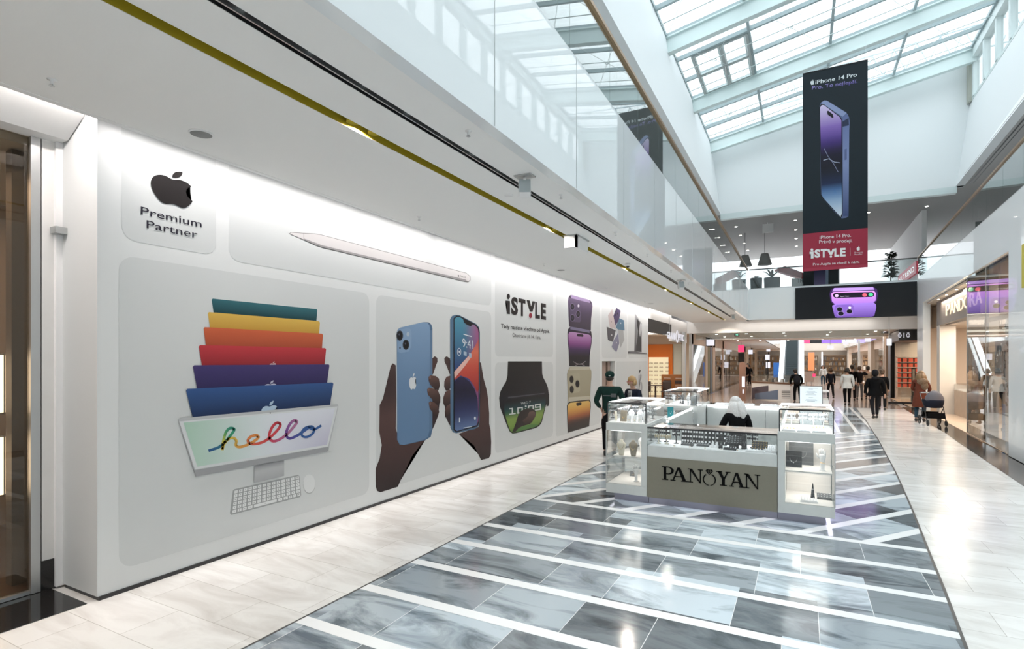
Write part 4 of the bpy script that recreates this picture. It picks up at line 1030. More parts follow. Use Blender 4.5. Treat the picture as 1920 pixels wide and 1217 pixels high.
TR = tower('display_tower', 'white kiosk tower with cream shelves behind glass at its front right corner', -.269, .376, 7.85, 8.92, 'l', None)
q = MB(); q.box(-.18, .36, 8.60, 8.62, .262, 1.05); q.build('back_panel', m_kin, TR)
TB = tower('display_tower', 'white kiosk tower standing at the rear left corner', -2.50, -1.82, 11.28, 12.93, 'r', None)
# ---- counters
def counter(label, x0, x1, y0, y1, top=.86, gz=1.125, panel=None, name='display_counter', doors=0):
    t = thing(name, label, 'counter', ((x0 + x1) / 2, (y0 + y1) / 2, 0), 'glass topped counters of the jewellery kiosk')
    q = MB(); q.box(x0, x1, y0 + .1, y1 - .08, 0, .12); q.build('plinth', m_kplinth, t)
    q = MB(); q.box(x0, x1, y0 + .004, y1, .12, top); q.build('body', m_kwhite, t, bevel=.003)
    q = MB(); q.box(x0 + .01, x1 - .01, y0 + .012, y1 - .01, top, top + .006); q.build('lining', m_satin, t)
    for bx in ((x0, x1, y0 + .004, y0 + .010), (x0, x1, y1 - .006, y1), (x0, x0 + .006, y0, y1), (x1 - .006, x1, y0, y1)):
        q = MB(); q.box(*bx, top + .006, gz - .006); q.build('case_pane', m_cglass, t)
    q = MB(); q.box(x0, x1, y0, y1, gz - .006, gz + .004); q.build('glass_top', m_cglass, t)
    return t
CF = counter('front counter of the kiosk with a taupe panel carrying the shop name', -1.965, -.274, 7.85, 8.55)
q = MB(); q.box(-1.965, -.274, 7.842, 7.853, .12, .703); q.build('name_panel', m_taupe, CF)
q = MB(); q.box(-1.965, -.274, 7.846, 7.856, 1.112, 1.134); q.build('top_trim', m_dark, CF)
CL = counter('left side counter of the kiosk with glass top', -2.56, -1.92, 9.14, 11.26)
q = MB(); q.box(-2.56, -2.54, 9.14, 11.26, 1.118, 1.145); q.box(-1.945, -1.92, 9.14, 11.26, 1.118, 1.14); q.build('led_profile', m_led, CL); q = MB(); q.box(-1.925, -1.905, 9.16, 11.24, .12, 1.112); q.build('inner_panel', m_kwhite, CL)
CR = counter('right side counter of the kiosk full of white trays', -.25, .376, 8.94, 13.1)
q = MB(); q.box(-.25, -.225, 8.94, 13.1, 1.12, 1.142); q.box(-.25, .376, 13.05, 13.1, 1.12, 1.142); q.build('led_profile', m_led, CR); q = MB(); q.box(-.268, -.252, 8.96, 12.3, .12, 1.112); q.build('inner_panel', m_kwhite, CR)
CB = counter('rear counter of the kiosk with cupboard doors on its inner side', -1.80, -.27, 12.36, 13.05, 1.09, 1.125)
for i in range(4):
    a = -1.79 + i * .38; q = MB(); q.box(a + .004, a + .376, 12.34, 12.358, .14, 1.08); q.build('cupboard_door', m_kwhite, CB, bevel=.002)
    q = MB(); q.box(a + .33, a + .35, 12.325, 12.34, .48, .52); q.build('door_knob', m_alu, CB)
q = MB(); q.box(-1.80, -.27, 12.34, 12.36, 1.11, 1.14); q.build('led_profile', m_led, CB)
# serif shop name, as raised black letters
def serif(mb, ch, x0, x1, z0, z1, y=7.842, d=-.010):
    w, h = x1 - x0, z1 - z0
    def pr_(pts): mb.prism([(x0 + u * w, y, z0 + v * h) for u, v in pts], (0, d, 0))
    sf = .055
    def ser(c, v, wd): pr_([(c - wd, v), (c + wd, v), (c + wd, v + sf), (c - wd, v + sf)] if v < .5 else [(c - wd, v - sf), (c + wd, v - sf), (c + wd, v), (c - wd, v)])
    if ch == 'P':
        pr_([(.16, .03), (.36, .03), (.36, .97), (.16, .97)]); ser(.26, 0, .26); pr_([(0, .945), (.5, .945), (.5, 1), (0, 1)])
        O, I = [], []
        for k in range(13):
            a = math.pi / 2 - math.pi * k / 12; O.append((.5 + .48 * math.cos(a), .715 + .285 * math.sin(a))); I.append((.5 + .27 * math.cos(a), .715 + .23 * math.sin(a)))
        for k in range(12): pr_([O[k], O[k + 1], I[k + 1], I[k]])
        pr_([(.3, .43), (.5, .43), (.5, .485), (.3, .485)])
    if ch == 'A':
        pr_([(.40, 1), (.56, 1), (.93, .03), (.72, .03)]); pr_([(.40, 1), (.47, .86), (.17, .03), (.09, .03)]); pr_([(.22, .30), (.72, .30), (.72, .36), (.24, .36)])
        ser(.13, 0, .15); ser(.82, 0, .20)
    if ch == 'N':
        pr_([(.13, .03), (.20, .03), (.20, .97), (.13, .97)]); pr_([(.80, 0), (.87, 0), (.87, .97), (.80, .97)]); pr_([(.08, 1), (.28, 1), (.87, .0), (.80, .0), (.12, .93)])
        ser(.165, 0, .17); ser(.83, 1, .17); pr_([(0, .945), (.22, .945), (.22, 1), (0, 1)])
    if ch == 'Y':
        pr_([(.10, 1), (.32, 1), (.60, .47), (.40, .47)]); pr_([(.76, 1), (.84, 1), (.58, .44), (.50, .50)]); pr_([(.40, .03), (.60, .03), (.60, .50), (.40, .50)])
        ser(.5, 0, .24); ser(.2, 1, .22); ser(.82, 1, .18)
Z0, Z1 = .395, .585
Kx = lambda px: onY(px, 890, 7.84).x
m_blk = mat('black lettering', (.004, .004, .004), .7, spec=.1)
for ch, a, b in (('P', 1241, 1264), ('A', 1258, 1289), ('N', 1290, 1318)):
    q = MB(); serif(q, ch, Kx(a), Kx(b), Z0, Z1); q.build('letter', m_blk, CF)
for ch, a, b in (('Y', 1343, 1370), ('A', 1368, 1396), ('N', 1395, 1425.5)):
    q = MB(); serif(q, ch, Kx(a), Kx(b), Z0, Z1); q.build('letter', m_blk, CF)
q = MB(); rc = (Kx(1330), .458); r0 = .078
for k in range(30):
    a0, a1 = [math.radians(112 - 360 + i * 9.85 + 0) for i in (k, k + 1)] if False else [math.radians(-248 + i * 10.5 - 0) for i in (k, k + 1)]
    if not (-247 < math.degrees(a0) < 60): continue
    w0, w1 = [.0035 + .0075 * max(0, 1 - abs(((math.degrees(a) + 90 + 180) % 360 - 180)) / 170 * 1.0) * 0 + .0075 * abs(math.sin(a / 2 + math.pi / 4)) ** 0.8 for a in (a0, a1)]
    if -97 < math.degrees(a0) < -83: continue
    w0 *= 1.45; w1 *= 1.45
    P4 = [(rc[0] + (r0 + s_ * w_ / 2) * math.cos(a), 7.842, rc[1] + (r0 + s_ * w_ / 2) * math.sin(a)) for a, w_, s_ in ((a0, w0, 1), (a1, w1, 1), (a1, w1, -1), (a0, w0, -1))]
    q.prism(P4, (0, -.01, 0))
zt_ = rc[1] + r0
q.prism([(rc[0] - .034, 7.842, zt_ + .062), (rc[0] + .034, 7.842, zt_ + .062), (rc[0] + .05, 7.842, zt_ + .040), (rc[0], 7.842, zt_ - .014), (rc[0] - .05, 7.842, zt_ + .040)], (0, -.01, 0))
q.build('ring_emblem', m_blk, CF)
q = MB()
for a, b in (((-.045, .038), (.045, .038)), ((-.016, .038), (0, -.006)), ((.016, .038), (0, -.006)), ((-.016, .038), (-.008, .058)), ((.016, .038), (.008, .058))):
    q.bar((rc[0] + a[0], 7.8315, zt_ + a[1]), (rc[0] + b[0], 7.8315, zt_ + b[1]), .0022, .0022)
q.build('emblem_facet', m_taupe, CF)

# ---- display goods. Each builder makes the first of its kind; copies follow.
def bust(label, m, h=.23, neck=m_gold, loc=(0, 0, 0), rz=0):
    t = thing('necklace_bust', label, 'jewellery bust', loc, 'necklace busts in the kiosk', rz)
    q = MB(); k = h / .23
    prof = [(.030, 0), (.036, .02), (.044, .08), (.060, .14), (.062, .165), (.045, .19), (.026, .205), (.024, .225), (.015, .23)]
    q.lathe([(r * k * 1.1, z * k) for r, z in prof], sy=.45, n=18); q.build('body', m, t, world=False)
    q = MB(); pts = [(k * .042 * math.cos(a), -.020 * k - .006 * k * math.sin(-a), k * (.17 + .075 * math.sin(a)) - .0) for a in [math.radians(180 + 180 * i / 12) for i in range(13)]]
    pts = [(x, -.028 * k, z) for x, y, z in pts]
    q.tube(pts, .0024, 5); q.ell((0, -.032 * k, k * .092), (.005, .003, .007), 6, 5); q.build('necklace', neck, t, world=False)
    return t
def ring_tray(label, loc, m=m_velblk, nx=4, ny=3, w=.15, d=.11, tilt=.3, metal=m_silver, rz=0, group='ring trays in the kiosk'):
    t = thing('ring_tray', label, 'jewellery tray', loc, group, rz)
    M_ = Matrix.Rotation(tilt, 4, 'X')
    q = MB(); q.box(-w / 2, w / 2, -d / 2, d / 2, 0.0, .018, M_); q.box(-w / 2 + .01, w / 2 - .01, -d / 2 + .01, d / 2 - .01, .018, .024, M_)
    if tilt: q.box(-w / 2 + .01, w / 2 - .01, d / 2 - .03, d / 2 - .01, -d / 2 * math.sin(tilt) * 1.0 - .0, d / 2 * math.sin(tilt) * .8)
    q.bm.normal_update(); zmin = min(v.co.z for v in q.bm.verts); bmesh.ops.translate(q.bm, verts=q.bm.verts, vec=(0, 0, -zmin)); q.build('tray', m, t, world=False)
    rp = MB(); rr = []
    for i in range(9): a = math.pi * i / 8; rr.append((.009 * math.cos(a), 0, .009 * math.sin(a)))
    rp.tube(rr, .0022, 5); rp.ell((0, 0, .011), (.004, .004, .0035), 6, 5); r0_ = rp.build('ring', metal, None, world=False); r0_.parent = t
    k = 0
    for i in range(nx):
        for j in range(ny):
            o = r0_ if k == 0 else r0_.copy()
            if k: COL.objects.link(o); o.parent = t
            p = M_ @ Vector((-w / 2 + (i + .5) * w / nx, -d / 2 + (j + .5) * d / ny, .026)); o.location = (p.x, p.y, p.z - zmin); o.rotation_euler = (tilt, 0, .5 + .3 * ((i * 7 + j) % 3)); k += 1
    return t
def card_board(label, loc, w=.17, h=.125, nx=4, ny=3, group='earring boards in the front counter', rz=0):
    t = thing('earring_board', label, 'earring board', loc, group, rz)
    M_ = Matrix.Rotation(-.25, 4, 'X')
    q = MB(); q.box(-w / 2, w / 2, 0, .012, 0, h, M_); q.box(-.02, .02, .012, .07, 0, .006); q.build('board', m_velblk, t, world=False)
    c0 = MB(); c0.box(-.0125, .0125, -.004, 0, -.013, .013, M_); c0.ell((0, -.006, .004), (.003, .002, .005), 6, 5, M_); c0 = c0.build('earring_card', m_satin, None, world=False); c0.parent = t
    k = 0
    for i in range(nx):
        for j in range(ny):
            o = c0 if k == 0 else c0.copy()
            if k: COL.objects.link(o); o.parent = t
            p = M_ @ Vector((-w / 2 + (i + .5) * w / nx, -.001, (j + .5) * h / ny)); o.location = p; k += 1
    return t
def tstand(label, loc, m=m_velblk, bars=2, h=.14, w=.11, metal=m_silver, rz=0, group='bracelet stands in the kiosk', nb=4):
    t = thing('bracelet_stand', label, 'bracelet stand', loc, group, rz)
    q = MB(); q.lathe([(.035, 0), (.035, .008), (.008, .012), (.008, h)], n=12); q.build('pole', m, t, world=False)
    for b in range(bars):
        z = h - .015 - b * .055
        q = MB(); q.tube([(-w / 2, 0, z), (w / 2, 0, z)], .016, 10); q.build('roll', m, t, world=False)
        for k in range(nb):
            x = -w / 2 + .015 + k * (w - .03) / (nb - 1)
            q = MB(); q.tube([(x, .021 * math.cos(a), z - .006 + .026 * math.sin(a)) for a in [2 * math.pi * i / 12 for i in range(13)]], .003, 5); q.build('bracelet', metal, t, world=False)
    return t
def pad(label, loc, m, w=.07, h=.10, lean=.35, rz=0, jewel=m_gold, group='jewellery pads in the kiosk', name='jewellery_pad'):
    t = thing(name, label, 'jewellery pad', loc, group, rz); M_ = Matrix.Rotation(-lean, 4, 'X')
    q = MB(); q.box(-w / 2, w / 2, 0, .014, 0, h, M_); q.box(-w * .3, w * .3, .014, .014 + h * .4, 0, .008); q.build('pad', m, t, world=False, bevel=.003)
    q = MB(); q.tube([M_ @ Vector((w * .22 * math.cos(a), -.002, h * .55 + h * .25 * math.sin(a))) for a in [math.pi + math.pi * i / 8 for i in range(9)]], .0014, 4)
    q.ell(M_ @ Vector((0, -.003, h * .27)), (.005, .003, .006), 6, 5); q.build('pendant', jewel, t, world=False)
    return t
def cone(label, loc, m=m_velblk, h=.13):
    t = thing('ring_cone', label, 'ring cone', loc, 'ring cones in the kiosk')
    q = MB(); q.lathe([(.030, 0), (.028, .004), (.008, h * .9), (.003, h)], n=12); q.build('cone', m, t, world=False)
    q = MB(); q.tube([(.014 * math.cos(a), .014 * math.sin(a), h * .66) for a in [2 * math.pi * i / 12 for i in range(13)]], .0022, 5); q.build('ring', m_silver, t, world=False)
    return t
def hand_form(label, loc, m, h=.24, rz=0, neck=m_gold):
    """slim upright hand form: wrist, palm, four fingers, thumb"""
    t = thing('jewellery_hand', label, 'jewellery hand', loc, 'hand shaped jewellery stands', rz); k = h / .24
    q = MB(); q.lathe([(.034 * k, 0), (.034 * k, .006 * k), (.020 * k, .014 * k), (.019 * k, .09 * k), (.028 * k, .13 * k), (.034 * k, .155 * k), (.030 * k, .175 * k)], n=14, sy=.5)
    for i, (x, L) in enumerate(((-.024, .05), (-.008, .062), (.008, .058), (.023, .045))):
        q.tube([(x * k, 0, .165 * k), (x * k * 1.1, -.004 * k, (.165 + L * .6) * k), (x * k * 1.15, -.012 * k, (.17 + L) * k)], [.0085 * k, .0075 * k, .005 * k], 7)
    q.tube([(-.028 * k, -.004, .13 * k), (-.048 * k, -.010 * k, .155 * k), (-.052 * k, -.016 * k, .18 * k)], [.010 * k, .008 * k, .005 * k], 7)
    q.build('hand', m, t, world=False)
    q = MB(); q.tube([(.022 * k * math.cos(a), .012 * k * math.sin(a), .085 * k) for a in [2 * math.pi * i / 14 for i in range(15)]], .0025, 5); q.build('bracelet', neck, t, world=False)
    return t
SH = .660; BT = .262; CT = 1.172; FT = .866
# front left tower: shelf
bust('cream necklace bust with a gold chain, left on the shelf of the front left tower', m_cream, .24, m_gold, (-2.40, 8.02, SH))
bust('taupe necklace bust with a gold chain, middle of the shelf in the front left tower', m_tp2, .24, m_gold, (-2.215, 8.02, SH))
bust('taupe necklace bust half hidden behind the post of the front left tower', m_tp2, .22, m_gold, (-2.075, 8.16, SH))
bust('small white bust at the back of the shelf in the front left tower', m_satin, .26, m_silver, (-2.17, 8.42, SH))
hand_form('white hand stand with bracelets at the bottom of the front left tower', (-2.20, 8.12, BT), m_satin, .27, .3, m_silver)
pad('dark upright pad at the bottom right of the front left tower', (-2.07, 8.25, BT), m_greydk, .06, .30, .08)
pad('grey folded pad on the bottom of the front left tower near the mirror', (-2.35, 8.45, BT), m_greydk, .09, .09, .5)
# front left tower: glass case
pad('large taupe pendant pad in the front left glass case', (-2.37, 8.02, CT), m_tp2, .10, .17, .22)
pad('narrow cream pad leaning at the far left of the front left glass case', (-2.49, 8.06, CT), m_cream, .035, .15, .3, .5)
for i, (x, y, h) in enumerate(((-2.27, 7.97, .10), (-2.19, 7.98, .10), (-2.11, 7.99, .12), (-2.04, 8.02, .16))):
    pad('white earring pad, %s from left at the front of the left glass case' % ORD[i], (x, y, CT), m_satin, .062, h, .2)
for i, (x, y, b) in enumerate(((-2.45, 8.45, 2), (-2.30, 8.42, 3), (-2.16, 8.35, 2), (-2.07, 8.62, 3), (-2.40, 8.8, 2), (-2.22, 8.8, 3))):
    tstand('dark watch stand, %s of those at the back of the front left glass case' % ORD[i], (x, y, CT), m_greydk, b, .20 if b == 3 else .17, .12, m_silver, .2 * i)
for i, (x, y) in enumerate(((-2.30, 8.22), (-2.16, 8.2))):
    bust('small white bust, %s of a pair behind the earring pads in the left glass case' % ORD[i], m_satin, .17, m_silver, (x, y, CT))
# left counter
pad('curved teal watch pad on top of the left side counter', (-1.99, 9.55, 1.1295), m_teal, .10, .16, .25, .2, m_silver)
for i in range(5):
    ring_tray('white tray of jewels, %s from the front inside the left side counter' % ORD[i], (-2.24, 9.4 + i * .4, FT), m_satin, 4, 3, .40, .24, 0, m_gold if i % 2 else m_silver)
# rear left tower
for i, (x, y, m) in enumerate(((-2.35, 11.6, m_satin), (-2.2, 11.8, m_greydk), (-2.05, 11.55, m_satin), (-1.93, 11.9, m_satin), (-2.15, 12.2, m_satin))):
    hand_form('%s hand stand, %s in the rear left glass case' % ('dark' if m is m_greydk else 'white', ORD[i]), (x, y, CT), m, .22 if i != 3 else .25, .3 * i, m_silver)
for i, (x, y) in enumerate(((-2.42, 11.9), (-2.28, 12.0), (-1.95, 12.3))):
    tstand('black bracelet stand, %s in the rear left glass case' % ORD[i], (x, y, CT), m_velblk, 2, .17, .12, m_silver, .3)
pad('grey leaning pad at the right of the rear left glass case', (-1.93, 11.42, CT), mat('grey velour', (.34, .36, .38), .7), .12, .21, .2, -.2)
# front counter
cx = lambda px: onY(px, 840, 8.05).x
for i, x in enumerate((-1.90, -1.79)):
    tstand('black stand with watches, %s at the left end of the front counter' % ORD[i], (x, 8.30, FT), m_velblk, 2, .21, .11, m_silver, .1)
for i, x in enumerate((-1.86, -1.74)):
    tstand('bone coloured bracelet roll, %s at the left end of the front counter' % ORD[i], (x, 8.10, FT), m_cream, 1, .13, .12, m_gold, .2)
tstand('black watch roll left of the earring boards in the front counter', (-1.63, 8.22, FT), m_velblk, 2, .20, .11, m_silver)
for i, x in enumerate((-1.50, -1.34, -1.18, -1.02)):
    card_board('black earring board, %s from the left at the back of the front counter' % ORD[i], (x, 8.33, FT), .155, .205, 4 if i < 2 else 3, 3)
for i, (x, y) in enumerate(((-1.45, 8.12), (-1.24, 8.14))):
    ring_tray('grey flat ring tray, %s in front of the earring boards' % ORD[i], (x, y, FT), m_greydk, 5, 2, .17, .08, .12)
tag(MB().box(-1.40, -1.36, 8.0, 8.02, FT, FT + .055).build('price_block', m_greydk, bevel=.004), 'little dark block at the front edge of the front counter', 'block')
for i, (x, h) in enumerate(((-1.10, .10), (-1.04, .08))):
    cone('pale ring cone, %s beside the tall black stand in the front counter' % ORD[i], (x, 8.08, FT), m_satin, h)
pad('tall black pad with a white edge in the middle of the front counter', (-.985, 8.04, FT), m_velblk, .055, .20, .05, .6, m_silver)
ring_tray('raised black ring tray in the middle of the front counter', (-.83, 8.16, FT + .05), m_velblk, 6, 4, .22, .17, .6)
q = MB(); q.box(-.89, -.77, 8.16, 8.20, FT, FT + .05); tag(q.build('tray_riser', m_velblk), 'black riser under the raised ring tray of the front counter', 'riser')
ring_tray('low oval black tray in front of the raised ring tray', (-.86, 7.98, FT), m_velblk, 6, 2, .17, .07, .1)
hand_form('black hand stand behind the raised ring tray in the front counter', (-.83, 8.42, FT), m_velblk, .20, 0, m_silver)
pad('upright black pad with a silver bracelet right of the middle of the front counter', (-.69, 8.10, FT), m_velblk, .07, .21, .1, .3, m_silver)
tstand('black bracelet roll right of the upright pad in the front counter', (-.60, 8.30, FT), m_velblk, 2, .20, .14, m_silver)
ring_tray('black tray of rose gold rings near the right end of the front counter', (-.50, 8.14, FT), m_velblk, 6, 4, .20, .18, .55, m_gold)
for i, (x, y, w) in enumerate(((-.54, 7.935, .24), (-.36, 8.02, .15), (-.37, 8.2, .16), (-.40, 8.36, .2))):
    ring_tray('white scalloped ring tray, %s at the right end of the front counter' % ORD[i], (x, y, FT), m_satin, 6, 2 if i == 0 else 3, w, .07 if i == 0 else .12, .15)
rnd = random.Random(5)
for i in range(6):
    x = -1.6 + i * .21; pad('small white pendant pad, %s from the left along the front edge of the front counter' % ORD[i], (x, 7.925, FT), m_satin, .035, .028, .9, 0, m_gold)
# front right tower: case, shelf, bottom
for i in range(3):
    for j in range(2):
        ring_tray('white tray with small jewels in the right glass case, row %s, %s from the left' % (('front', 'rear')[j], ORD[i]), (-.14 + i * .17, 8.0 + j * .24, CT), m_satin, 4, 3, .155, .20, 0, (m_gold, m_silver, m_silver)[(i + j) % 3], 0, 'ring trays in the kiosk')
for i, (x, y) in enumerate(((-.12, 8.5), (.02, 8.55), (.15, 8.5), (.27, 8.55))):
    tstand('pale acrylic bracelet stand, %s at the back of the right glass case' % ORD[i], (x, y, CT), m_satin, 2, .19, .11, m_silver, .1 * i)
hand_form('tall cream hand stand with gold chains on the shelf of the front right tower', (.245, 8.1, SH), m_satin, .30, -.3, m_gold)
pad('large black leaning pad on the shelf of the front right tower, rear one', (0.0, 8.45, SH), m_greydk, .30, .31, .1, 0, m_silver)
pad('black leaning pad on the shelf of the front right tower, front left one', (-.09, 8.2, SH), m_velblk, .2, .22, .12, 0, m_silver)
ring_tray('silver tray of rings at the bottom of the front right tower', (.09, 8.02, BT), m_satin, 6, 3, .20, .13, .12)
cone('tall black ring cone at the bottom of the front right tower', (.135, 8.14, BT), m_velblk, .22)
ring_tray('dark grey flat tray behind the black cone in the front right tower', (.27, 8.28, BT), m_greydk, 5, 3, .17, .13, .35)
# right and rear counters
for i in range(6):
    ring_tray('white tray, %s from the front inside the right side counter' % ORD[i], (.06, 9.3 + i * .55, FT), m_satin, 5, 4, .42, .34, 0, m_silver if i % 2 else m_gold)
for i in range(3):
    ring_tray('white tray, %s from the left on top of the rear counter' % ORD[i], (-1.5 + i * .45, 12.68, 1.1295), m_satin, 4, 3, .34, .30, 0, m_silver)
for i, (x, y) in enumerate(((-1.27, 12.45), (-1.16, 12.42))):
    t = bust('white bust, %s on top of the rear counter behind the seller' % ORD[i], m_satin, .15 + .02 * i, m_silver, (x, y, 1.1295))
# menu board on the right counter
t = thing('sign_stand', 'white price list in a black frame leaning on the right rear of the kiosk', 'sign', (.17, 11.9, 1.1295), rz=0)
M_ = Matrix.Rotation(-.62, 4, 'X')
q = MB(); q.box(-.20, .20, 0, .012, .0, .56, M_); q.build('frame', m_dark, t, world=False)
q = MB(); q.box(-.188, .188, -.002, 0, .012, .548, M_); q.build('sheet', mat('lit white sheet', (.86, .9, .93), .4), t, world=False)
q = MB(); q.box(-.03, .03, .0, .30, .0, .006); q.bar((0, .28, .004), (0, .20, .27), .012); q.build('easel_leg', m_dark, t, world=False)
q = MB()
for i, (w_, z_) in enumerate(((.16, .42), (.05, .40), (.10, .355), (.14, .34), (.08, .325), (.12, .29), (.05, .24), (.12, .20), (.14, .185), (.09, .17))):
    q.box(-w_ * .75, w_ * .75, -.003, -.002, z_ * 1.2, z_ * 1.2 + .006, M_)
q.build('text_lines', mat('grey print', (.25, .27, .3), .6), t, world=False)
# low white light table beyond the menu
# lights of the kiosk
LK = (.95, .97, 1)
area('case_light', (-2.27, 8.4, 1.44), (.5, .9), 3.2, LK); area('case_light', (.05, 8.3, 1.44), (.5, .8), 3, LK); area('case_light', (-2.15, 12.1, 1.44), (.5, 1.3), 3, LK)
area('case_light', (-2.27, 8.3, 1.04), (.45, .6), 2, (1, .96, .9)); area('case_light', (.08, 8.25, 1.04), (.45, .55), 2.2, (1, .96, .9)); area('case_light', (.10, 8.25, .635), (.4, .4), 1.8, (1, .96, .9)); area('case_light', (-2.25, 8.3, .635), (.35, .4), 1.5, (1, .96, .9))
area('case_light', (-1.12, 8.52, 1.10), (1.6, .03), 3.2, LK, (math.radians(-35), 0, 0))
area('case_light', (.06, 11.0, 1.10), (.4, 3.8), 4, LK); area('case_light', (-2.24, 10.2, 1.10), (.4, 2.0), 2.5, LK); area('case_light', (-1.0, 12.33, 1.10), (1.3, .03), .8, LK)
area('plinth_light', (-1.1, 7.90, .115), (2.7, .04), .7, (.85, .85, 1)); area('plinth_light', (.33, 10.4, .115), (.05, 5.0), 3.5, (.84, .78, 1))
area('plinth_light', (-2.53, 10.4, .115), (.05, 5.0), 1.5, (.9, .9, 1))
# ================================================================ CEILING FITTINGS
def sprinkler(loc, label):
    t = thing('sprinkler', label, 'sprinkler', loc, 'sprinklers on the gallery soffit')
    q = MB(); q.lathe([(.030, 0), (.030, -.004), (.010, -.007), (.010, -.035)], n=10); q.build('body', m_white, t, world=False)
    q = MB(); q.lathe([(.018, -.046), (.018, -.049)], n=10); q.bar((-.012, 0, -.035), (-.012, 0, -.047), .003); q.bar((.012, 0, -.035), (.012, 0, -.047), .003); q.build('deflector', m_alu, t, world=False)
    return t
ys_ = [3.98, 6.04, 8.22, 10.2, 12.3, 14.4, 16.5, 18.7]
sp0 = sprinkler((-2.55, ys_[0], ZC), 'small sprinkler nearest the camera in the row beside the fascia')
for i, y in enumerate(ys_[1:]): dup(sp0, (-2.55, y, ZC), label='small sprinkler, %s from the camera in the row beside the fascia' % ORD[i + 1])
for i, y in enumerate((1.86, 6.05, 10.2, 14.3, 18.4)): dup(sp0, (-4.69, y, ZC), label='small sprinkler, %s from the camera in the row near the hoarding' % ORD[i])
def speaker(loc, label):
    t = thing('loudspeaker', label, 'loudspeaker', loc, 'white loudspeakers under the gallery')
    q = MB(); q.box(-.10, .10, -.07, .07, -.012, 0); q.build('mounting_plate', m_alu, t, world=False)
    q = MB(); q.tube([(0, 0, -.01), (0, 0, -.05)], .018, 8); q.build('stem', m_white, t, world=False)
    R = Matrix.Translation((0, 0, -.135)) @ Matrix.Rotation(.5, 4, 'Z') @ Matrix.Rotation(-.45, 4, 'X')
    q = MB(); prof = []
    for k in range(9): a = math.pi * k / 8; prof.append((.085 * math.cos(a), .03 + .085 * math.sin(a)))
    q.prism([R @ Vector((-.065, -y if 0 else -yy, zz)) for zz, yy in [(-.09, .04), (.09, .04), (.10, -.02), (.075, -.075), (.02, -.10), (-.04, -.095), (-.085, -.05)]], R.to_3x3() @ Vector((.13, 0, 0)))
    q.build('shell', m_white, t, world=False, bevel=.012)
    q = MB(); q.box(-.062, .062, -.047, -.041, -.088, .088, R); q.build('grille', mat('grille grey', (.50, .56, .58), .5), t, world=False)
    return t
s0 = speaker((-2.637, 5.24, ZC), 'angled white loudspeaker nearest the camera under the gallery edge')
dup(s0, (-2.634, 13.9, ZC), label='angled white loudspeaker halfway along the gallery edge'); dup(s0, (-2.624, 25.4, ZC), label='angled white loudspeaker near the bridge')
def ceil_disc(loc, r, label, name='ceiling_speaker', cat='ceiling speaker'):
    t = thing(name, label, cat, loc)
    q = MB(); q.lathe([(r, 0), (r, -.008), (r * .88, -.012), (r * .86, -.006)], n=28); q.build('rim', m_white, t, world=False)
    q = MB(); q.lathe([(r * .87, -.004), (r * .87, -.009), (r * .02, -.0095)], n=28); q.build('grille', mat('dark mesh', (.26, .265, .26), .7, bump=.2, bscale=400), t, world=False)
ceil_disc((-4.65, 2.92, ZC), .10, 'round grey speaker grille in the ceiling near the left edge'); ceil_disc((-4.676, 11.08, ZC), .10, 'second round speaker grille further along the ceiling')
ceil_disc((-4.676, 19.2, ZC), .10, 'third round speaker grille far along the ceiling')
q = MB(); q.lathe([(.055, 0), (.055, -.006), (.01, -.007)], n=20); tag(q.build('blank_cover', m_white), 'flat white round cover between the two ceiling channels', 'cover').location = (-3.115, 5.76, ZC)
t = thing('box_sign', 'white box hanging under the gold channel', 'sign box', (-3.2, 8.3, ZC))
q = MB(); q.box(-3.36, -3.12, 8.02, 8.60, ZC - .012, ZC); q.build('mounting_plate', m_alu, t)
q = MB(); q.box(-3.34, -3.14, 8.04, 8.12, ZC - .20, ZC - .012); q.box(-3.16, -3.14, 8.04, 8.58, ZC - .20, ZC - .012); q.build('case', m_white, t)
t = thing('dome_camera', 'small white dome camera on the gallery soffit', 'camera', (-3.15, 10.98, ZC))
q = MB(); q.lathe([(.05, 0), (.05, -.05), (.04, -.055)], n=16); q.build('base', m_white, t, world=False); q = MB(); q.ell((0, 0, -.055), (.036, .036, .036), 12, 8); q.build('dome', m_dark, t, world=False)
for i, y in enumerate((3.56, 7.62, 11.7, 15.8, 19.9, 24.0, 28.75)):
    t = thing('recessed_spotlight', 'pair of gold spotlights, %s from the camera in the gold ceiling channel' % ORD[i], 'spotlight', (-3.36, y, ZC), 'spotlight pairs in the gold channel')
    for dy in (-.13, .13):
        q = MB(); q.lathe([(.055, ZC + .10), (.055, ZC + .03), (.045, ZC + .025), (.038, ZC + .06)], c=(-3.36, y + dy, 0), n=14); q.build('housing', m_brass, t)
        q = MB(); q.lathe([(.034, ZC + .062), (.034, ZC + .060)], c=(-3.36, y + dy, 0), n=14); q.build('lens', m_lamp, t)
area('spot', (-3.36, 28.75, ZC - .03), (.1, .1), 25, WARM, (math.radians(35), 0, 0), 90)
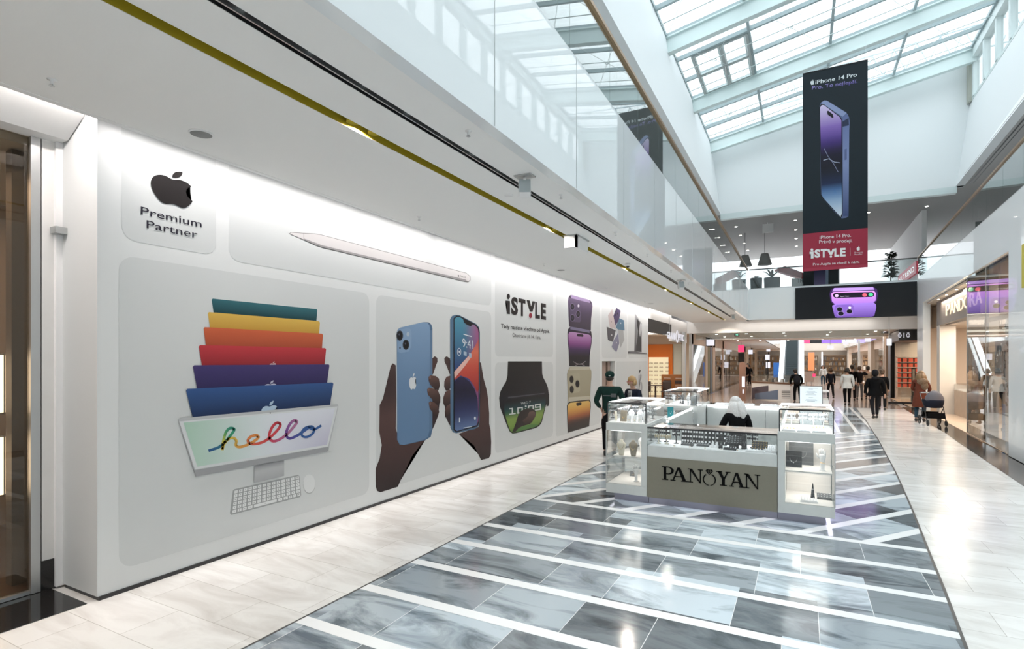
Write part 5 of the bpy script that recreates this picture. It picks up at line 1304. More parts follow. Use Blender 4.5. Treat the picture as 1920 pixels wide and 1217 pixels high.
# upper gallery lamps over the far landing
k = 0
lamp0 = None
for ix, x in enumerate((-4.57, -3.2, -.27, 3.0, 5.37)):
    for iy, y in enumerate((32.6, 35.0, 37.5, 40.0)):
        lab = 'upper ceiling downlight, %s row from the bridge, %s from left' % (ORD[iy], ORD[ix])
        if lamp0 is None:
            lamp0 = thing('downlight', lab, 'downlight', (x, y, ZU), 'downlights over the upper landing')
            q = MB(); q.lathe([(.10, 0), (.10, -.012), (.075, -.016)], n=14); q.build('rim', m_white, lamp0, world=False); q = MB(); q.lathe([(.07, -.017), (.07, -.024)], n=14); q.build('lens', m_lamp, lamp0, world=False)
        else: dup(lamp0, (x, y, ZU), label=lab)
q = MB(); q.box(-1.85, -1.32, 32.4, 32.5, ZU - .55, ZU - .08); q.bar((-1.6, 32.45, ZU), (-1.6, 32.45, ZU - .1), .04); tag(q.build('hanging_box', m_white), 'white square box hanging from the upper ceiling', 'box')
t = thing('exit_sign', 'green lit exit sign under the upper ceiling', 'exit sign', (5.1, 33.0, ZU - .6))
e0 = onY(1716, 447, 38.0)
q = MB(); q.box(e0.x - .3, e0.x + .3, 38, 38.06, e0.z - .16, e0.z + .10); q.bar((e0.x, 38.03, e0.z + .1), (e0.x, 38.03, ZU), .03); q.build('case', m_alu, t)
q = MB(); q.box(e0.x - .27, e0.x + .27, 37.99, 38.0, e0.z - .13, e0.z + .07); q.build('lit_face', mat('green lit face', (.1, .6, .35), .4, emis=(.25, .95, .6), es=2), t)
q = MB(); q.prism([(e0.x - .2, 37.985, e0.z - .03), (e0.x - .05, 37.985, e0.z + .04), (e0.x - .05, 37.985, e0.z - .10)], (0, -.003, 0)); q.box(e0.x - .05, e0.x + .05, 37.982, 37.985, e0.z - .05, e0.z - .01); q.build('arrow', m_lampw, t)
# ================================================================ UPPER LANDING FURNITURE
m_pot = mat('dark planter', (.07, .085, .09), .6); m_leaf = mat('dark green leaf', (.03, .055, .035), .6, var=.4, bscale=20); m_leaf2 = mat('green leaf', (.05, .10, .05), .6, var=.4, bscale=20)
def leaf(q, base, d, L, w, m=None):
    base, d = Vector(base), Vector(d).normalized(); s_ = d.cross(Vector((0, 0, 1)))
    if s_.length < .1: s_ = Vector((1, 0, 0))
    s_.normalize(); up_ = Vector((0, 0, 1)); P_ = []
    for k in range(6):
        f_ = k / 5; c = base + d * L * f_ + up_ * (-.35 * L * f_ * f_); ww = w * math.sin(math.pi * (.12 + .86 * f_)); P_.append((c - s_ * ww + up_ * ww * .3, c, c + s_ * ww + up_ * ww * .3))
    for A_, B_ in zip(P_, P_[1:]): q.face([A_[0], A_[1], B_[1], B_[0]]); q.face([A_[1], A_[2], B_[2], B_[1]])
def planter(x, y, r, h, label, kind='agave', hh=1.0, seed=1):
    rn = random.Random(seed); t = thing('potted_plant', label, 'potted plant', (x, y, ZS), 'planters on the upper landing')
    q = MB(); q.lathe([(r * .75, 0), (r * .95, h * .5), (r, h), (r * .9, h), (r * .88, h - .04)], n=20); q.build('pot', m_pot, t, world=False)
    q = MB()
    if kind == 'agave':
        for i in range(16):
            a = i * 2.4; e = .5 + .5 * rn.random(); leaf(q, (0, 0, h), (math.cos(a), math.sin(a), 1.6 * e), hh * (.7 + .4 * rn.random()), .07)
    else:
        for i in range(150):
            a = rn.random() * 6.28; z = h + .2 + hh * rn.random(); leaf(q, (.1 * math.cos(a), .1 * math.sin(a), z), (math.cos(a), math.sin(a), .3 + .6 * rn.random()), .35 * (1.2 - .5 * (z - h) / hh), .08)
    q.build('foliage', m_leaf, t, world=False, fix=False)
    if kind != 'agave': q = MB(); q.tube([(0, 0, h - .05), (.05, 0, h + hh)], .03, 6); q.build('stem', mat('bark', (.1, .07, .05), .8), t, world=False)
planter(-2.3, 34.5, .32, 1.25, 'dark round planter left of the agave on the upper landing', 'agave', .25, 1)
planter(-1.45, 34.0, .42, 1.15, 'dark planter with a spiky agave on the upper landing', 'agave', .85, 2)
planter(-3.2, 35.6, .30, 1.0, 'dark planter with a leafy plant beside the left balustrade', 'agave', .8, 3)
planter(4.15, 34.5, .35, .55, 'tall dark leafy tree in a pot at the right of the upper landing', 'tree', 1.35, 4)
def shade(x, label):
    t = thing('pendant_lamp', label, 'pendant lamp', (x, 34.5, 7.6), 'grey conical pendant lamps')
    q = MB(); q.lathe([(.40, 0), (.38, .02), (.20, .62), (.18, .64)], n=24); q.build('lamp_shade', mat('grey felt', (.36, .37, .36), .8), t, world=False)
    q = MB(); q.tube([(0, 0, .6), (0, 0, ZU - 7.6)], .012, 6); q.build('cord', m_dark, t, world=False)
shade(-1.85, 'grey conical pendant lamp above the agave planter'); shade(-2.9, 'grey conical pendant lamp nearer the left balustrade')
# red and white stall with lettering beyond the landing
t = thing('stall_board', 'white board with dark lettering under a red slanting roof on the upper landing', 'stall', (-.5, 36, ZS))
A_ = lambda px, py: onY(px, py, 36.0)
q = MB(); q.prism([A_(1484, 541), A_(1484, 522), A_(1512, 522), A_(1512, 541)], (0, .06, 0)); q.build('board', m_white, t)
q = MB(); q.prism([A_(1452, 506), A_(1472, 499), A_(1508, 512), A_(1508, 524)], (0, .8, 0)); q.build('roof', mat('red awning', (.50, .05, .06), .6), t)
q = MB(); text_on(q, 'THE', A_(1495, 530), A_(1509, 530) - A_(1495, 530), A_(1495, 523) - A_(1495, 530), .01); q.bm.transform(Matrix.Translation((0, -.01, 0))); q.build('lettering', m_dark, t)
q = MB(); q.bar(A_(1486, 541), (A_(1486, 541).x, 36.03, ZS), .05); q.bar(A_(1510, 541), (A_(1510, 541).x, 36.03, ZS), .05); q.build('stand', m_dark, t)
t = thing('shop_sign', 'slanting red sign with white letters on the right upper wall', 'sign', (5.0, 37, 6.8))
XN = 5.35
B_ = lambda px, py, X=XN: onX(px, py, X)
n0, n1 = onX(1717, 505, 5.2), onX(1684, 520, 5.2)
yb, ya = n1.y, n0.y; zt_, zb_ = onX(1717, 489, 5.2).z, onX(1717, 512, 5.2).z
q = MB(); q.box(5.2, 5.3, ya, yb, zb_, zt_); q.build('panel', mat('red sign', (.45, .03, .06), .5, emis=(.45, .03, .06), es=.3), t)
q = MB(); text_on(q, 'NUTREND', (5.195, yb - .06 * (yb - ya), zb_ + .25 * (zt_ - zb_)), (0, -(yb - ya) * .86, 0), (0, 0, (zt_ - zb_) * .45), .01); q.build('lettering', mat('white letters', (.85, .85, .85), .5, emis=(1, 1, 1), es=.5), t)
sbox('wall_right', m_white, 5.3, 5.5, 33.4, 60, ZS, ZU)
sbox('wall_end', m_white, -11, 11, 61, 61.2, ZS, 9.0)
# ================================================================ RIGHT FACADE
m_rfas = mat('white right fascia', (.90, .92, .925), .4, coat=.5)
def fac(name, m, ya, yb, z0, z1, th=.12, off=0.):
    q = MB(); q.prism([(rx(ya) + off, ya, z0), (rx(ya) + off + th, ya, z0), (rx(yb) + off + th, yb, z0), (rx(yb) + off, yb, z0)], (0, 0, z1 - z0)); return q.build(name, m)
S(fac('wall_right', m_rfas, Y0, YB + .02, 4.47, ZS))
S(fac('wall_right', m_rfas, 27.7, YB + .02, .02, 4.47, .25)); S(fac('wall_right', m_rfas, Y0, 15.5, .02, 4.47, .25))
q = fac('wall_panel', mat('yellow panel', (.62, .52, .06), .5), 14.05, 14.50, 3.55, 4.42, .02, -.021); tag(q, 'narrow yellow panel on the white pier at the right edge', 'panel')
q = MB()
for y in (17.65, 19.77): q.prism([(rx(y) + .03, y - .006, .03), (rx(y) + .06, y - .006, .03), (rx(y) + .06, y + .006, .03), (rx(y) + .03, y + .006, .03)], (0, 0, 4.4))
S(q.build('trim_19', m_alu))
for i, (ya, yb) in enumerate(((15.52, 17.64), (17.66, 19.76))): S(fac('window_%d' % (4 + i), m_sglass, ya, yb, .03, 4.46, .012, .035))
# jewellery shop interior
m_wood = mat('light oak', (.56, .43, .32), .45, var=.15, bscale=4); m_cr = mat('cream shop wall', (.66, .58, .50), .6); m_crl = mat('pale stone column', (.58, .54, .49), .5, var=.06, bscale=3)
sbox('floor', m_wood, 4.6, 11, 13, 29.2, .0, .012); q = MB(); q.prism([(rx(15.5) + .05, 15.5, .006), (4.6, 15.5, .006), (4.6, 27.7, .006), (rx(27.7) + .05, 27.7, .006)], (0, 0, .005)); S(q.build('floor', m_wood))
sbox('wall_right', m_cr, 10, 10.1, 13, 29.2, 0, 4.4); sbox('wall_right', m_cr, 4.6, 10, 13.0, 13.1, 0, 4.4); sbox('wall_right', m_cr, 4.9, 10, 29.2, 29.3, 0, 4.4)
q = MB(); q.prism([(rx(13) + .15, 13, 4.40), (11, 13, 4.40), (11, 29.3, 4.40), (rx(29.3) + .15, 29.3, 4.40)], (0, 0, .06)); S(q.build('ceiling', m_cr))
sbox('ceiling', m_cr, 5.0, 10, 20.2, 29.2, 3.45, 4.39)
for i in range(2): area('shop_light', (6.6, 17.5 + i * 7, 3.42 if i else 4.3), (3.5, 3), 240, (1, .84, .68))
area('shop_light', (4.6, 23.5, 4.3), (.5, 5), 60, (1, .88, .74))
t = thing('shop_sign', 'cream lit letters with a small crown over the entrance of the jewellery shop', 'sign', (4.45, 22, 3.7))
m_let = mat('lit cream letters', (.9, .8, .62), .4, emis=(1, .82, .55), es=.4)
LW = 'PANDORA'; ys0 = 24.6; 
yy = [24.75, 24.0, 23.25, 22.5, 21.75, 20.95, 20.2]
for ch, y in zip(LW, yy):
    xx = rx(y) + .32; q = MB(); text_on(q, ch, (xx, y, 3.70), (0, -.56, 0), (0, 0, .40), .0, (-.02, 0, 0)); q.build('letter', m_let, t)
q = MB()
for dy in (-.16, 0, .16): q.bar((rx(21.5) + .30, 21.45 + dy * .6, 4.12), (rx(21.5) + .30, 21.45 + dy, 4.24 + (.04 if dy == 0 else 0)), .035); q.ell((rx(21.5) + .30, 21.45 + dy, 4.27 + (.04 if dy == 0 else 0)), .03, 8, 6)
q.bar((rx(21.5) + .30, 21.27, 4.13), (rx(21.5) + .30, 21.63, 4.13), .03); q.build('crown', m_let, t)
q = MB(); q.prism([(rx(19.9) + .36, 19.9, 3.45), (rx(27) + .36, 27, 3.45), (rx(27) + .36, 27, 4.40), (rx(19.9) + .36, 19.9, 4.40)], (.1, 0, 0)); q.build('sign_band', mat('grey beige band', (.26, .23, .205), .6), t)
for i, y in enumerate((20.6, 22.2, 23.9, 25.5)):
    t = thing('downlight', 'track spotlight, %s from the near end above the jewellery shop letters' % ORD[i], 'spotlight', (rx(y) + .2, y, 4.40), 'spotlights above the jewellery shop sign')
    q = MB(); q.lathe([(.05, 0), (.05, -.02), (.035, -.025)], n=12); q.build('rim', m_alu, t, world=False); q = MB(); q.lathe([(.035, -.026), (.035, -.03)], n=12); q.build('lens', m_lamp, t, world=False)
def box_thing(name, label, cat, b, m, bevel=.0, group=None):
    q = MB(); q.box(*b); return tag(q.build(name, m, bevel=bevel), label, cat, group)
q = MB(); q.box(4.75, 5.25, 26.4, 26.9, .012, 3.45); S(q.build('trim_20', m_crl)); q = MB(); q.box(4.42, 4.62, 18.75, 19.1, .012, 4.4); S(q.build('trim_21', m_crl))
q = MB(); q.box(4.25, 4.32, 15.9, 18.5, 3.08, 3.18); q.box(4.25, 4.32, 18.45, 18.52, .012, 3.18); q.box(4.25, 4.32, 15.84, 15.91, .012, 3.18); S(q.build('trim_22', m_bronze))
def shop_counter(label, x0, x1, y0, y1, base, h=.95, casez=1.15):
    t = thing('shop_counter', label, 'counter', ((x0 + x1) / 2, (y0 + y1) / 2, .012))
    q = MB(); q.box(x0, x1, y0, y1, .012, h); q.build('body', base, t, bevel=.01)
    for b in ((x0, x1, y0, y0 + .008), (x0, x1, y1 - .008, y1), (x0, x0 + .008, y0, y1), (x1 - .008, x1, y0, y1)):
        q = MB(); q.box(*b, h + .001, casez); q.build('case_pane', m_cglass, t)
    q = MB(); q.box(x0, x1, y0, y1, casez, casez + .012); q.build('glass_top', m_cglass, t)
    q = MB(); q.box(x0 + .03, x1 - .03, y0 + .03, y1 - .03, h, h + .01); q.build('tray', m_satin, t); return t
m_blue = mat('bright blue laminate', (.02, .20, .50), .4)
shop_counter('bright blue counter with a glass case behind the jewellery shop window', 4.65, 5.25, 16.3, 18.6, m_blue, .95, 1.2)
shop_counter('long pale oak counter with a glass case inside the jewellery shop', 5.2, 5.9, 23.2, 27.2, m_wood, .95, 1.18); shop_counter('second pale counter deeper in the jewellery shop', 6.6, 7.3, 18.5, 22.0, m_wood, .95, 1.15)
t = thing('framed_poster', 'framed picture of a bracelet standing on the oak counter', 'picture', (5.6, 24.9, .96)); q = MB(); q.box(5.5, 5.54, 24.5, 25.3, 1.35, 2.35); q.build('frame', m_dark, t)
q = MB(); q.box(5.49, 5.50, 24.53, 25.27, 1.38, 2.32); q.build('print', mat('rose print', (.55, .40, .34), .5, var=.3, bscale=3), t); q = MB(); q.tube([(5.485, 24.9 + .22 * math.cos(a), 1.85 + .33 * math.sin(a)) for a in [6.283 * i / 20 for i in range(21)]], .018, 6); q.bar((5.52, 24.9, 1.19), (5.52, 24.9, 1.36), .05); q.build('bracelet_motif', m_silver, t)
t = thing('hanging_poster', 'pale grey poster of hanging charms in the jewellery shop window', 'poster', (4.45, 16.6, 2.2)); p0, p1 = onX(1865, 640, 4.4), onX(1884, 705, 4.4)
q = MB(); q.box(4.4, 4.43, p1.y, p0.y, p1.z, p0.z); q.build('board', mat('pale grey print', (.55, .56, .58), .5, var=.15, bscale=4), t); q = MB()
for fy, fz, r_ in ((.35, .75, .16), (.7, .5, .10), (.35, .2, .08)): q.tube([(4.395, p1.y + (p0.y - p1.y) * fy + r_ * math.cos(a) * .6, p1.z + (p0.z - p1.z) * fz + r_ * math.sin(a)) for a in [6.283 * i / 14 for i in range(15)]], .022, 6)
q.build('charm_motif', m_silver, t); q = MB(); q.tube([(4.41, (p0.y + p1.y) / 2, p0.z), (4.41, (p0.y + p1.y) / 2, 4.4)], .005, 5); q.build('cord', m_alu, t)
t = thing('decorative_screen', 'tall black and white curly patterned panel at the edge of the jewellery window', 'panel', (4.15, 15.7, .012)); a0 = onX(1886, 640, 4.18).y; b0 = 15.56
zz0, zz1 = .95, 3.05
q = MB(); q.box(4.17, 4.19, b0, a0, zz0, zz1); q.build('panel', mat('pale panel', (.62, .6, .6), .5), t); rn = random.Random(9); q = MB()
for i in range(46):
    cy_, cz_ = b0 + (a0 - b0) * rn.random(), zz0 + .08 + (zz1 - zz0 - .16) * i / 45; r_ = .03 + .05 * rn.random(); s_ = rn.random() * 6
    q.tube([(4.165, min(a0, max(b0, cy_ + r_ * (1 - .06 * k) * math.cos(s_ + k * .55))), cz_ + r_ * (1 - .06 * k) * math.sin(s_ + k * .55)) for k in range(10)], .011, 5)
q.build('curls', m_dark, t); q = MB(); q.box(4.17, 4.19, b0, a0, .012, zz0); q.build('foot', m_crl, t)
t = thing('shelf_unit', 'low white shelf unit with dark goods at the back of the jewellery shop', 'shelf', (9.6, 25, .012))
q = MB(); q.box(9.5, 9.98, 22, 28, .012, .1); q.box(9.5, 9.98, 22, 22.1, .1, 2.6); q.box(9.5, 9.98, 27.9, 28, .1, 2.6)
for z_ in (.7, 1.3, 1.9, 2.55): q.box(9.5, 9.98, 22.1, 27.9, z_, z_ + .05)
q.build('carcass', m_white, t)
for i in range(12): q = MB(); q.box(9.55, 9.8, 22.4 + (i % 6) * .9, 22.9 + (i % 6) * .9, 1.35 if i < 6 else .75, 1.7 if i < 6 else 1.1); tag(q.build('gift_box', m_greydk if i % 2 else m_teal), ('teal', 'dark grey')[i % 2] + ' box, %s from the near end of the %s shop shelf' % (ORD[i % 6], 'upper' if i < 6 else 'lower'), 'box', 'boxes on the jewellery shop shelf')
# ---- black signboard shop beyond the pier
a, b = onY(1685, 618, 30.6), onY(1722, 638, 30.6)
t = thing('shop_sign', 'black signboard with three white folk ornament letters on the right', 'sign', ((a.x + b.x) / 2, 31, b.z))
q = MB(); q.prism([(a.x, 30.6, b.z), (b.x + .5, 30.6, b.z), (b.x + .5, 36, b.z), (a.x + .25, 36, b.z)], (0, 0, a.z - b.z)); q.build('board', mat('black board', (.012, .012, .014), .4), t)
m_wl = mat('white lit letters', (.35, .35, .38), .4, emis=(.9, .9, 1), es=.45)
ccx = a.x + (b.x - a.x) * .27; zc = (a.z + b.z) / 2
for k, dx in enumerate((-.16, 0, .16)):
    q = MB()
    if k == 1: q.box(ccx - .015, ccx + .015, 30.58, 30.6, zc - .13, zc + .10)
    else:
        q.tube([(ccx + dx + .065 * math.cos(w_), 30.59, zc - .02 + .09 * math.sin(w_)) for w_ in [6.283 * i / 6 for i in range(7)]], .013, 5)
        q.bar((ccx + dx, 30.59, zc - .12), (ccx + dx, 30.59, zc + .13), .014); q.bar((ccx + dx - .05, 30.59, zc + .10), (ccx + dx + .05, 30.59, zc + .10), .013)
    q.build('letter', m_wl, t)
sbox('wall_right', mat('black portal', (.008, .008, .008), .3), 4.40, 4.86, 36.6, 37.6, .02, 3.5)
sbox('wall_right', m_crl, 4.86, 5.3, 36.6, 37.6, .02, 3.5)
wx0, wx1 = onY(1686, 700, 34.5).x, 7.0
sbox('wall_right', m_cr, wx0, 9, 35.8, 36, 0, 3.5); sbox('floor', m_wood, 4.3, 9, 29.6, 36, .0, .012)
t = thing('shelf_unit', 'tall shelf full of red shoe boxes in the shop under the black signboard', 'shelf', (5.6, 35.5, .012))
q = MB(); q.box(wx0, 7.2, 35.5, 35.75, .012, .1)
for k in range(7): q.box(wx0, 7.2, 35.45, 35.75, .62 + k * .27, .64 + k * .27)
for x in (wx0, 7.15): q.box(x, x + .05, 35.45, 35.75, .1, 2.3)
q.build('carcass', m_cr, t)
m_rb = mat('orange red card', (.65, .10, .05), .5); rbx = None
for k in range(6):
    for i in range(8):
        x = wx0 + .12 + i * .26
        lab = 'orange red box, %s shelf from the bottom, %s from the left' % (ORD[k], ORD[i])
        if rbx is None: q = MB(); q.box(-.09, .09, -.1, .1, 0, .19); q.box(-.06, .06, -.101, -.1, .05, .12); rbx = tag(q.build('shoe_box', m_rb), lab, 'box', 'red boxes on the shelf'); rbx.location = (x, 35.58, .64)
        else: o = rbx.copy(); COL.objects.link(o); o.location = (x, 35.58, .64 + k * .27); o['label'] = lab
t = thing('standing_mirror', 'narrow dark framed mirror before the red boxes', 'mirror', (0, 0, 0)); a, b = onY(1709, 690, 33.5), onY(1717, 733, 33.5); t.location = ((a.x + b.x) / 2, 33.5, .012)
q = MB(); q.box(a.x, b.x, 33.5, 33.53, .3, a.z); q.box(a.x, b.x, 33.4, 33.7, .012, .3); q.build('frame', m_dark, t); q = MB(); q.box(a.x + .04, b.x - .04, 33.49, 33.5, .5, a.z - .05); q.build('glass', m_mirror, t)
q = MB(); q.box(onY(1690, 700, 31.6).x, 7, 31.6, 31.62, .02, 2.95); S(q.build('window_6', m_sglass)); sbox('baseboard_right', m_dark, onY(1665, 700, 31.6).x + .0, 7, 31.5, 31.66, .0, .10)
area('shop_light', (6.2, 33.8, 3.3), (2.5, 2.5), 90, (1, .82, .62))
# ================================================================ LEFT SHOPS BEYOND THE HOARDING
m_org = mat('orange lacquer', (.75, .20, .02), .5); m_amb = mat('amber counter wood', (.36, .13, .035), .4, var=.2, bscale=5); m_tan = mat('tan shopfront', (.50, .39, .30), .5); m_brown = mat('dark brown', (.06, .04, .035), .5)
sbox('wall_left', m_white, -12, -5.45, 21.78, 21.9, 0, 4.09)
sbox('wall_left', mat('black beam', (.012, .012, .013), .5), -5.55, -5.43, 21.92, 26.25, 3.24, 3.78); sbox('wall_left', m_white, -5.55, -5.42, 26.25, 30.2, 3.0, 4.09); sbox('wall_left', m_white, -5.55, -5.42, 21.92, 26.25, 3.78, 4.5)
sbox('ceiling', mat('brown shop ceiling', (.07, .05, .045), .6), -12, -5.56, 21.9, 33, 3.76, 3.8)
sbox('floor', m_wood, -12, -5.5, 21.9, 33, .0, .014)
sbox('wall_left', m_cr, -12, -5.3, 33, 33.15, 0, 3.75)
sbox('wall_left', m_dark, -5.50, -5.38, 29.12, 29.26, .0, 3.5)
for i in range(2): area('shop_light', (-7.5, 25 + i * 5, 3.7), (2.4, 3), 110, (1, .9, .78))
t = thing('shop_sign', 'white lit letters with a tall oval O above the optical shop', 'sign', (-5.3, 27, 3.2))
ya, yb = 24.5, 29.35; tot = 12.4; pos = 0
for ch, w_ in (('G', 1), ('R', 1), ('A', 1), ('N', 1), ('D', 1), ('O', 1.7), ('P', 1), ('T', .9), ('I', .5), ('C', 1), ('A', 1), ('L', .8)):
    y0_ = ya + (yb - ya) * pos / tot; L_ = (yb - ya) / tot * w_ * .82; pos += w_
    q = MB()
    if ch == 'O' and w_ > 1: text_on(q, 'O', (-5.24, y0_, 2.92), (0, L_, 0), (0, 0, .60), 0, (-.02, 0, 0))
    else: text_on(q, ch, (-5.24, y0_, 3.06), (0, L_, 0), (0, 0, .31), .015, (-.02, 0, 0))
    q.build('letter', m_wl, t)
q = MB(); q.box(-5.43, -5.30, 24.4, 29.4, 3.20, 3.24); q.tube([(-5.30, 25.2, 3.3), (-5.30, 25.2, 4.09)], .015, 6); q.build('rail', m_alu, t)
# back wall composition, all standing on or before the wall at y = 33
def onB(px, py, Y=32.95): return onY(px, py, Y)
def slab(name, label, cat, x0, y0, x1, y1, Y, m, d=.05, group=None):
    a, b = onY(x0, y0, Y), onY(x1, y1, Y); q = MB(); q.box(a.x, b.x, Y, Y + d, b.z, a.z); return tag(q.build(name, m), label, cat, group)
slab('wall_panel', 'tall orange panel on the back wall of the optical shop', 'panel', 1214, 646, 1261, 735, 32.9, m_org)
slab('wall_panel', 'pale green grey board right of the orange panel in the optical shop', 'panel', 1263, 645, 1280, 702, 32.9, mat('pale board', (.62, .66, .62), .5))
a, b = onY(1216, 670, 32.4), onY(1252, 758, 32.4)
t = thing('eyewear_display', 'lit cream shelving with rows of spectacles in the optical shop', 'display shelf', ((a.x + b.x) / 2, 32.5, .014))
q = MB(); q.box(a.x, b.x, 32.5, 32.6, .014, a.z); q.build('back_board', mat('lit cream board', (.8, .74, .58), .5, emis=(1, .86, .55), es=.35), t)
for c_ in range(4):
    for r_ in range(8):
        x = a.x + .14 + c_ * .30; z = a.z - .35 - r_ * .24
        if c_ == 3: x += .05
        q = MB(); q.tube([(x - .06 + .045 * math.cos(w_), 32.44, z + .03 * math.sin(w_)) for w_ in [6.283 * i / 8 for i in range(9)]], .008, 4); q.tube([(x + .06 + .045 * math.cos(w_), 32.44, z + .03 * math.sin(w_)) for w_ in [6.283 * i / 8 for i in range(9)]], .008, 4); q.bar((x - .1, 32.46, z + .02), (x + .1, 32.46, z + .02), .012); q.build('spectacles', m_brown, t)
for k in range(9): q = MB(); q.box(a.x, b.x, 32.38, 32.5, a.z - .46 - k * .24, a.z - .45 - k * .24); q.build('shelf', m_cglass, t)
def orange_counter(x, label):
    t = thing('shop_counter', label, 'counter', (x, 29.6, .014), 'orange counters of the optical shop')
    q = MB(); q.box(x - .31, x + .31, 29.4, 29.8, .014, 1.32); q.build('body', m_amb, t, bevel=.01)
    q = MB(); q.box(x - .20, x + .20, 29.385, 29.4, .84, 1.02); q.tube([(x - .09 + .075 * math.cos(w_), 29.38, .93 + .045 * math.sin(w_)) for w_ in [6.283 * i / 10 for i in range(11)]], .012, 4); q.tube([(x + .09 + .075 * math.cos(w_), 29.38, .93 + .045 * math.sin(w_)) for w_ in [6.283 * i / 10 for i in range(11)]], .012, 4); q.build('spectacles_motif', m_brown, t)
    q = MB(); q.box(x - .17, x + .17, 29.385, 29.4, 1.12, 1.15); q.box(x - .2, x + .2, 29.385, 29.4, .72, .75); q.build('lettering', m_cr, t)
orange_counter(onY(1251, 720, 29.4).x, 'amber counter with a spectacles motif, left one'); orange_counter(onY(1271, 720, 29.4).x + .05, 'amber counter with a spectacles motif, right one beside the black post')
t = thing('table', 'dark round table with chairs inside the optical shop', 'table', (onY(1229, 720, 28.5).x, 28.5, .014)); q = MB(); q.lathe([(.22, 0), (.05, .03), (.04, .72), (.38, .74), (.38, .77)], n=18); q.build('top', m_brown, t, world=False)
for i, dx in enumerate((-.55, .5)):
    c = thing('chair', 'dark upholstered chair %s of the table in the optical shop' % ('left', 'right')[i], 'chair', (t.location.x + dx, 28.7, .014), 'chairs in the optical shop'); q = MB(); q.box(-.22, .22, -.22, .22, .40, .48); q.build('seat', m_brown, c, bevel=.03, world=False); q = MB(); q.box(-.22, .22, .16, .22, .48, .95); q.build('backrest', m_brown, c, bevel=.02, world=False)
    for lx, ly in ((-.19, -.19), (.19, -.19), (-.19, .19), (.19, .19)): q = MB(); q.bar((lx, ly, 0), (lx, ly, .40), .03); q.build('leg', m_dark, c, world=False)
# ---- lower ceiling beyond the bridge
sbox('wall_end', m_white, -12, 12, 30.2, 30.32, 3.52, ZC + .5)
ZL = 3.52
sbox('ceiling', m_ceil, -12, 12, 30.32, 44, ZL, ZL + .1)
sbox('ceiling', m_ceil, -12, -2.4, 44, 84, ZL, ZL + .1); sbox('ceiling', m_ceil, 4.6, 12, 44, 84, ZL, ZL + .1)
sbox('wall_left', m_fascia, -2.4, -2.28, 44, 84, ZL, ZS); sbox('wall_right', m_fascia, 4.55, 4.67, 44, 84, ZL, ZS); sbox('wall_end', m_white, -2.28, 4.6, 44, 44.1, ZL, ZS)
sbox('ceiling', m_white, -2.4, 4.6, 33, 44, ZS - .1, ZS - .02); sbox('wall_end', m_white, -12, 12, 84, 84.2, 0, ZS); sbox('ceiling', m_white, -12, 12, 76, 84, 4.05, 4.15); sbox('wall_end', m_cr, -12, 12, 76, 76.1, 3.25, 4.1)
sbox('wall_left', m_cr, -12, -11.9, 21.9, 84, 0, 4); sbox('wall_right', m_cr, 11.9, 12, 29.3, 84, 0, 4)
q = MB(); q.box(-5.0, 3.4, 30.42, 30.435, 3.20, ZL); S(q.build('window_7', m_glass)); q = MB(); q.box(-5.0, 3.4, 30.41, 30.445, 3.185, 3.205); S(q.build('trim_23', m_alu))
dl = None
for i, (x, y) in enumerate([(x, y) for y in (31.6, 35.2, 39.0, 43) for x in (-6.8, -4.1, -2.6, -.8, 1.3, 3.2)]):
    lab = 'low ceiling downlight beyond the bridge, %s row, %s from left' % (ORD[i // 6], ORD[i % 6])
    if dl is None:
        dl = thing('downlight', lab, 'downlight', (x, y, ZL), 'downlights beyond the bridge'); q = MB(); q.lathe([(.09, 0), (.09, -.01), (.065, -.014)], n=12); q.build('rim', m_white, dl, world=False); q = MB(); q.lathe([(.06, -.015), (.06, -.02)], n=12); q.build('lens', m_lamp, dl, world=False)
    else: dup(dl, (x, y, ZL), label=lab)
for y in (33.5, 39): area('hall_light', (0, y, ZL - .04), (9, 2.5), 75, (1, .86, .74))
area('hall_light', (0, 29.8, ZC - .03), (6, .3), 18, (1, .93, .85))
t = thing('ceiling_sign', 'black wayfinding sign with pictograms under the low ceiling on the right', 'sign', (0, 0, 0)); a, b = onY(1652, 619, 32.5), onY(1666, 625, 32.5); t.location = (a.x, 32.5, a.z)
q = MB(); q.box(a.x, b.x, 32.5, 32.6, b.z, a.z); q.bar(((a.x + b.x) / 2, 32.55, a.z), ((a.x + b.x) / 2, 32.55, ZL), .02); q.build('case', m_dark, t); q = MB(); q.prism([(b.x - .2, 32.49, (a.z + b.z) / 2 + .04), (b.x - .08, 32.49, (a.z + b.z) / 2), (b.x - .2, 32.49, (a.z + b.z) / 2 - .04)], (0, -.005, 0)); q.bar((a.x + .1, 32.49, b.z + .03), (a.x + .1, 32.49, a.z - .03), .03); q.build('pictogram', m_wl, t)
t = thing('exit_sign', 'dark exit sign behind the glass smoke curtain on the left', 'exit sign', (0, 0, 0)); a, b = onY(1377, 625, 31.5), onY(1386, 630.5, 31.5); t.location = (a.x, 31.5, a.z)
q = MB(); q.box(a.x, b.x, 31.5, 31.55, b.z, a.z); q.bar(((a.x + b.x) / 2, 31.52, a.z), ((a.x + b.x) / 2, 31.52, ZL), .02); q.build('case', m_dark, t); q = MB(); q.prism([((a.x + b.x) / 2 - .08, 31.49, (a.z + b.z) / 2), ((a.x + b.x) / 2 + .06, 31.49, (a.z + b.z) / 2 + .05), ((a.x + b.x) / 2 + .06, 31.49, (a.z + b.z) / 2 - .05)], (0, -.005, 0)); q.build('arrow', mat('green', (.1, .6, .4), .4, emis=(.3, .9, .6), es=.8), t)
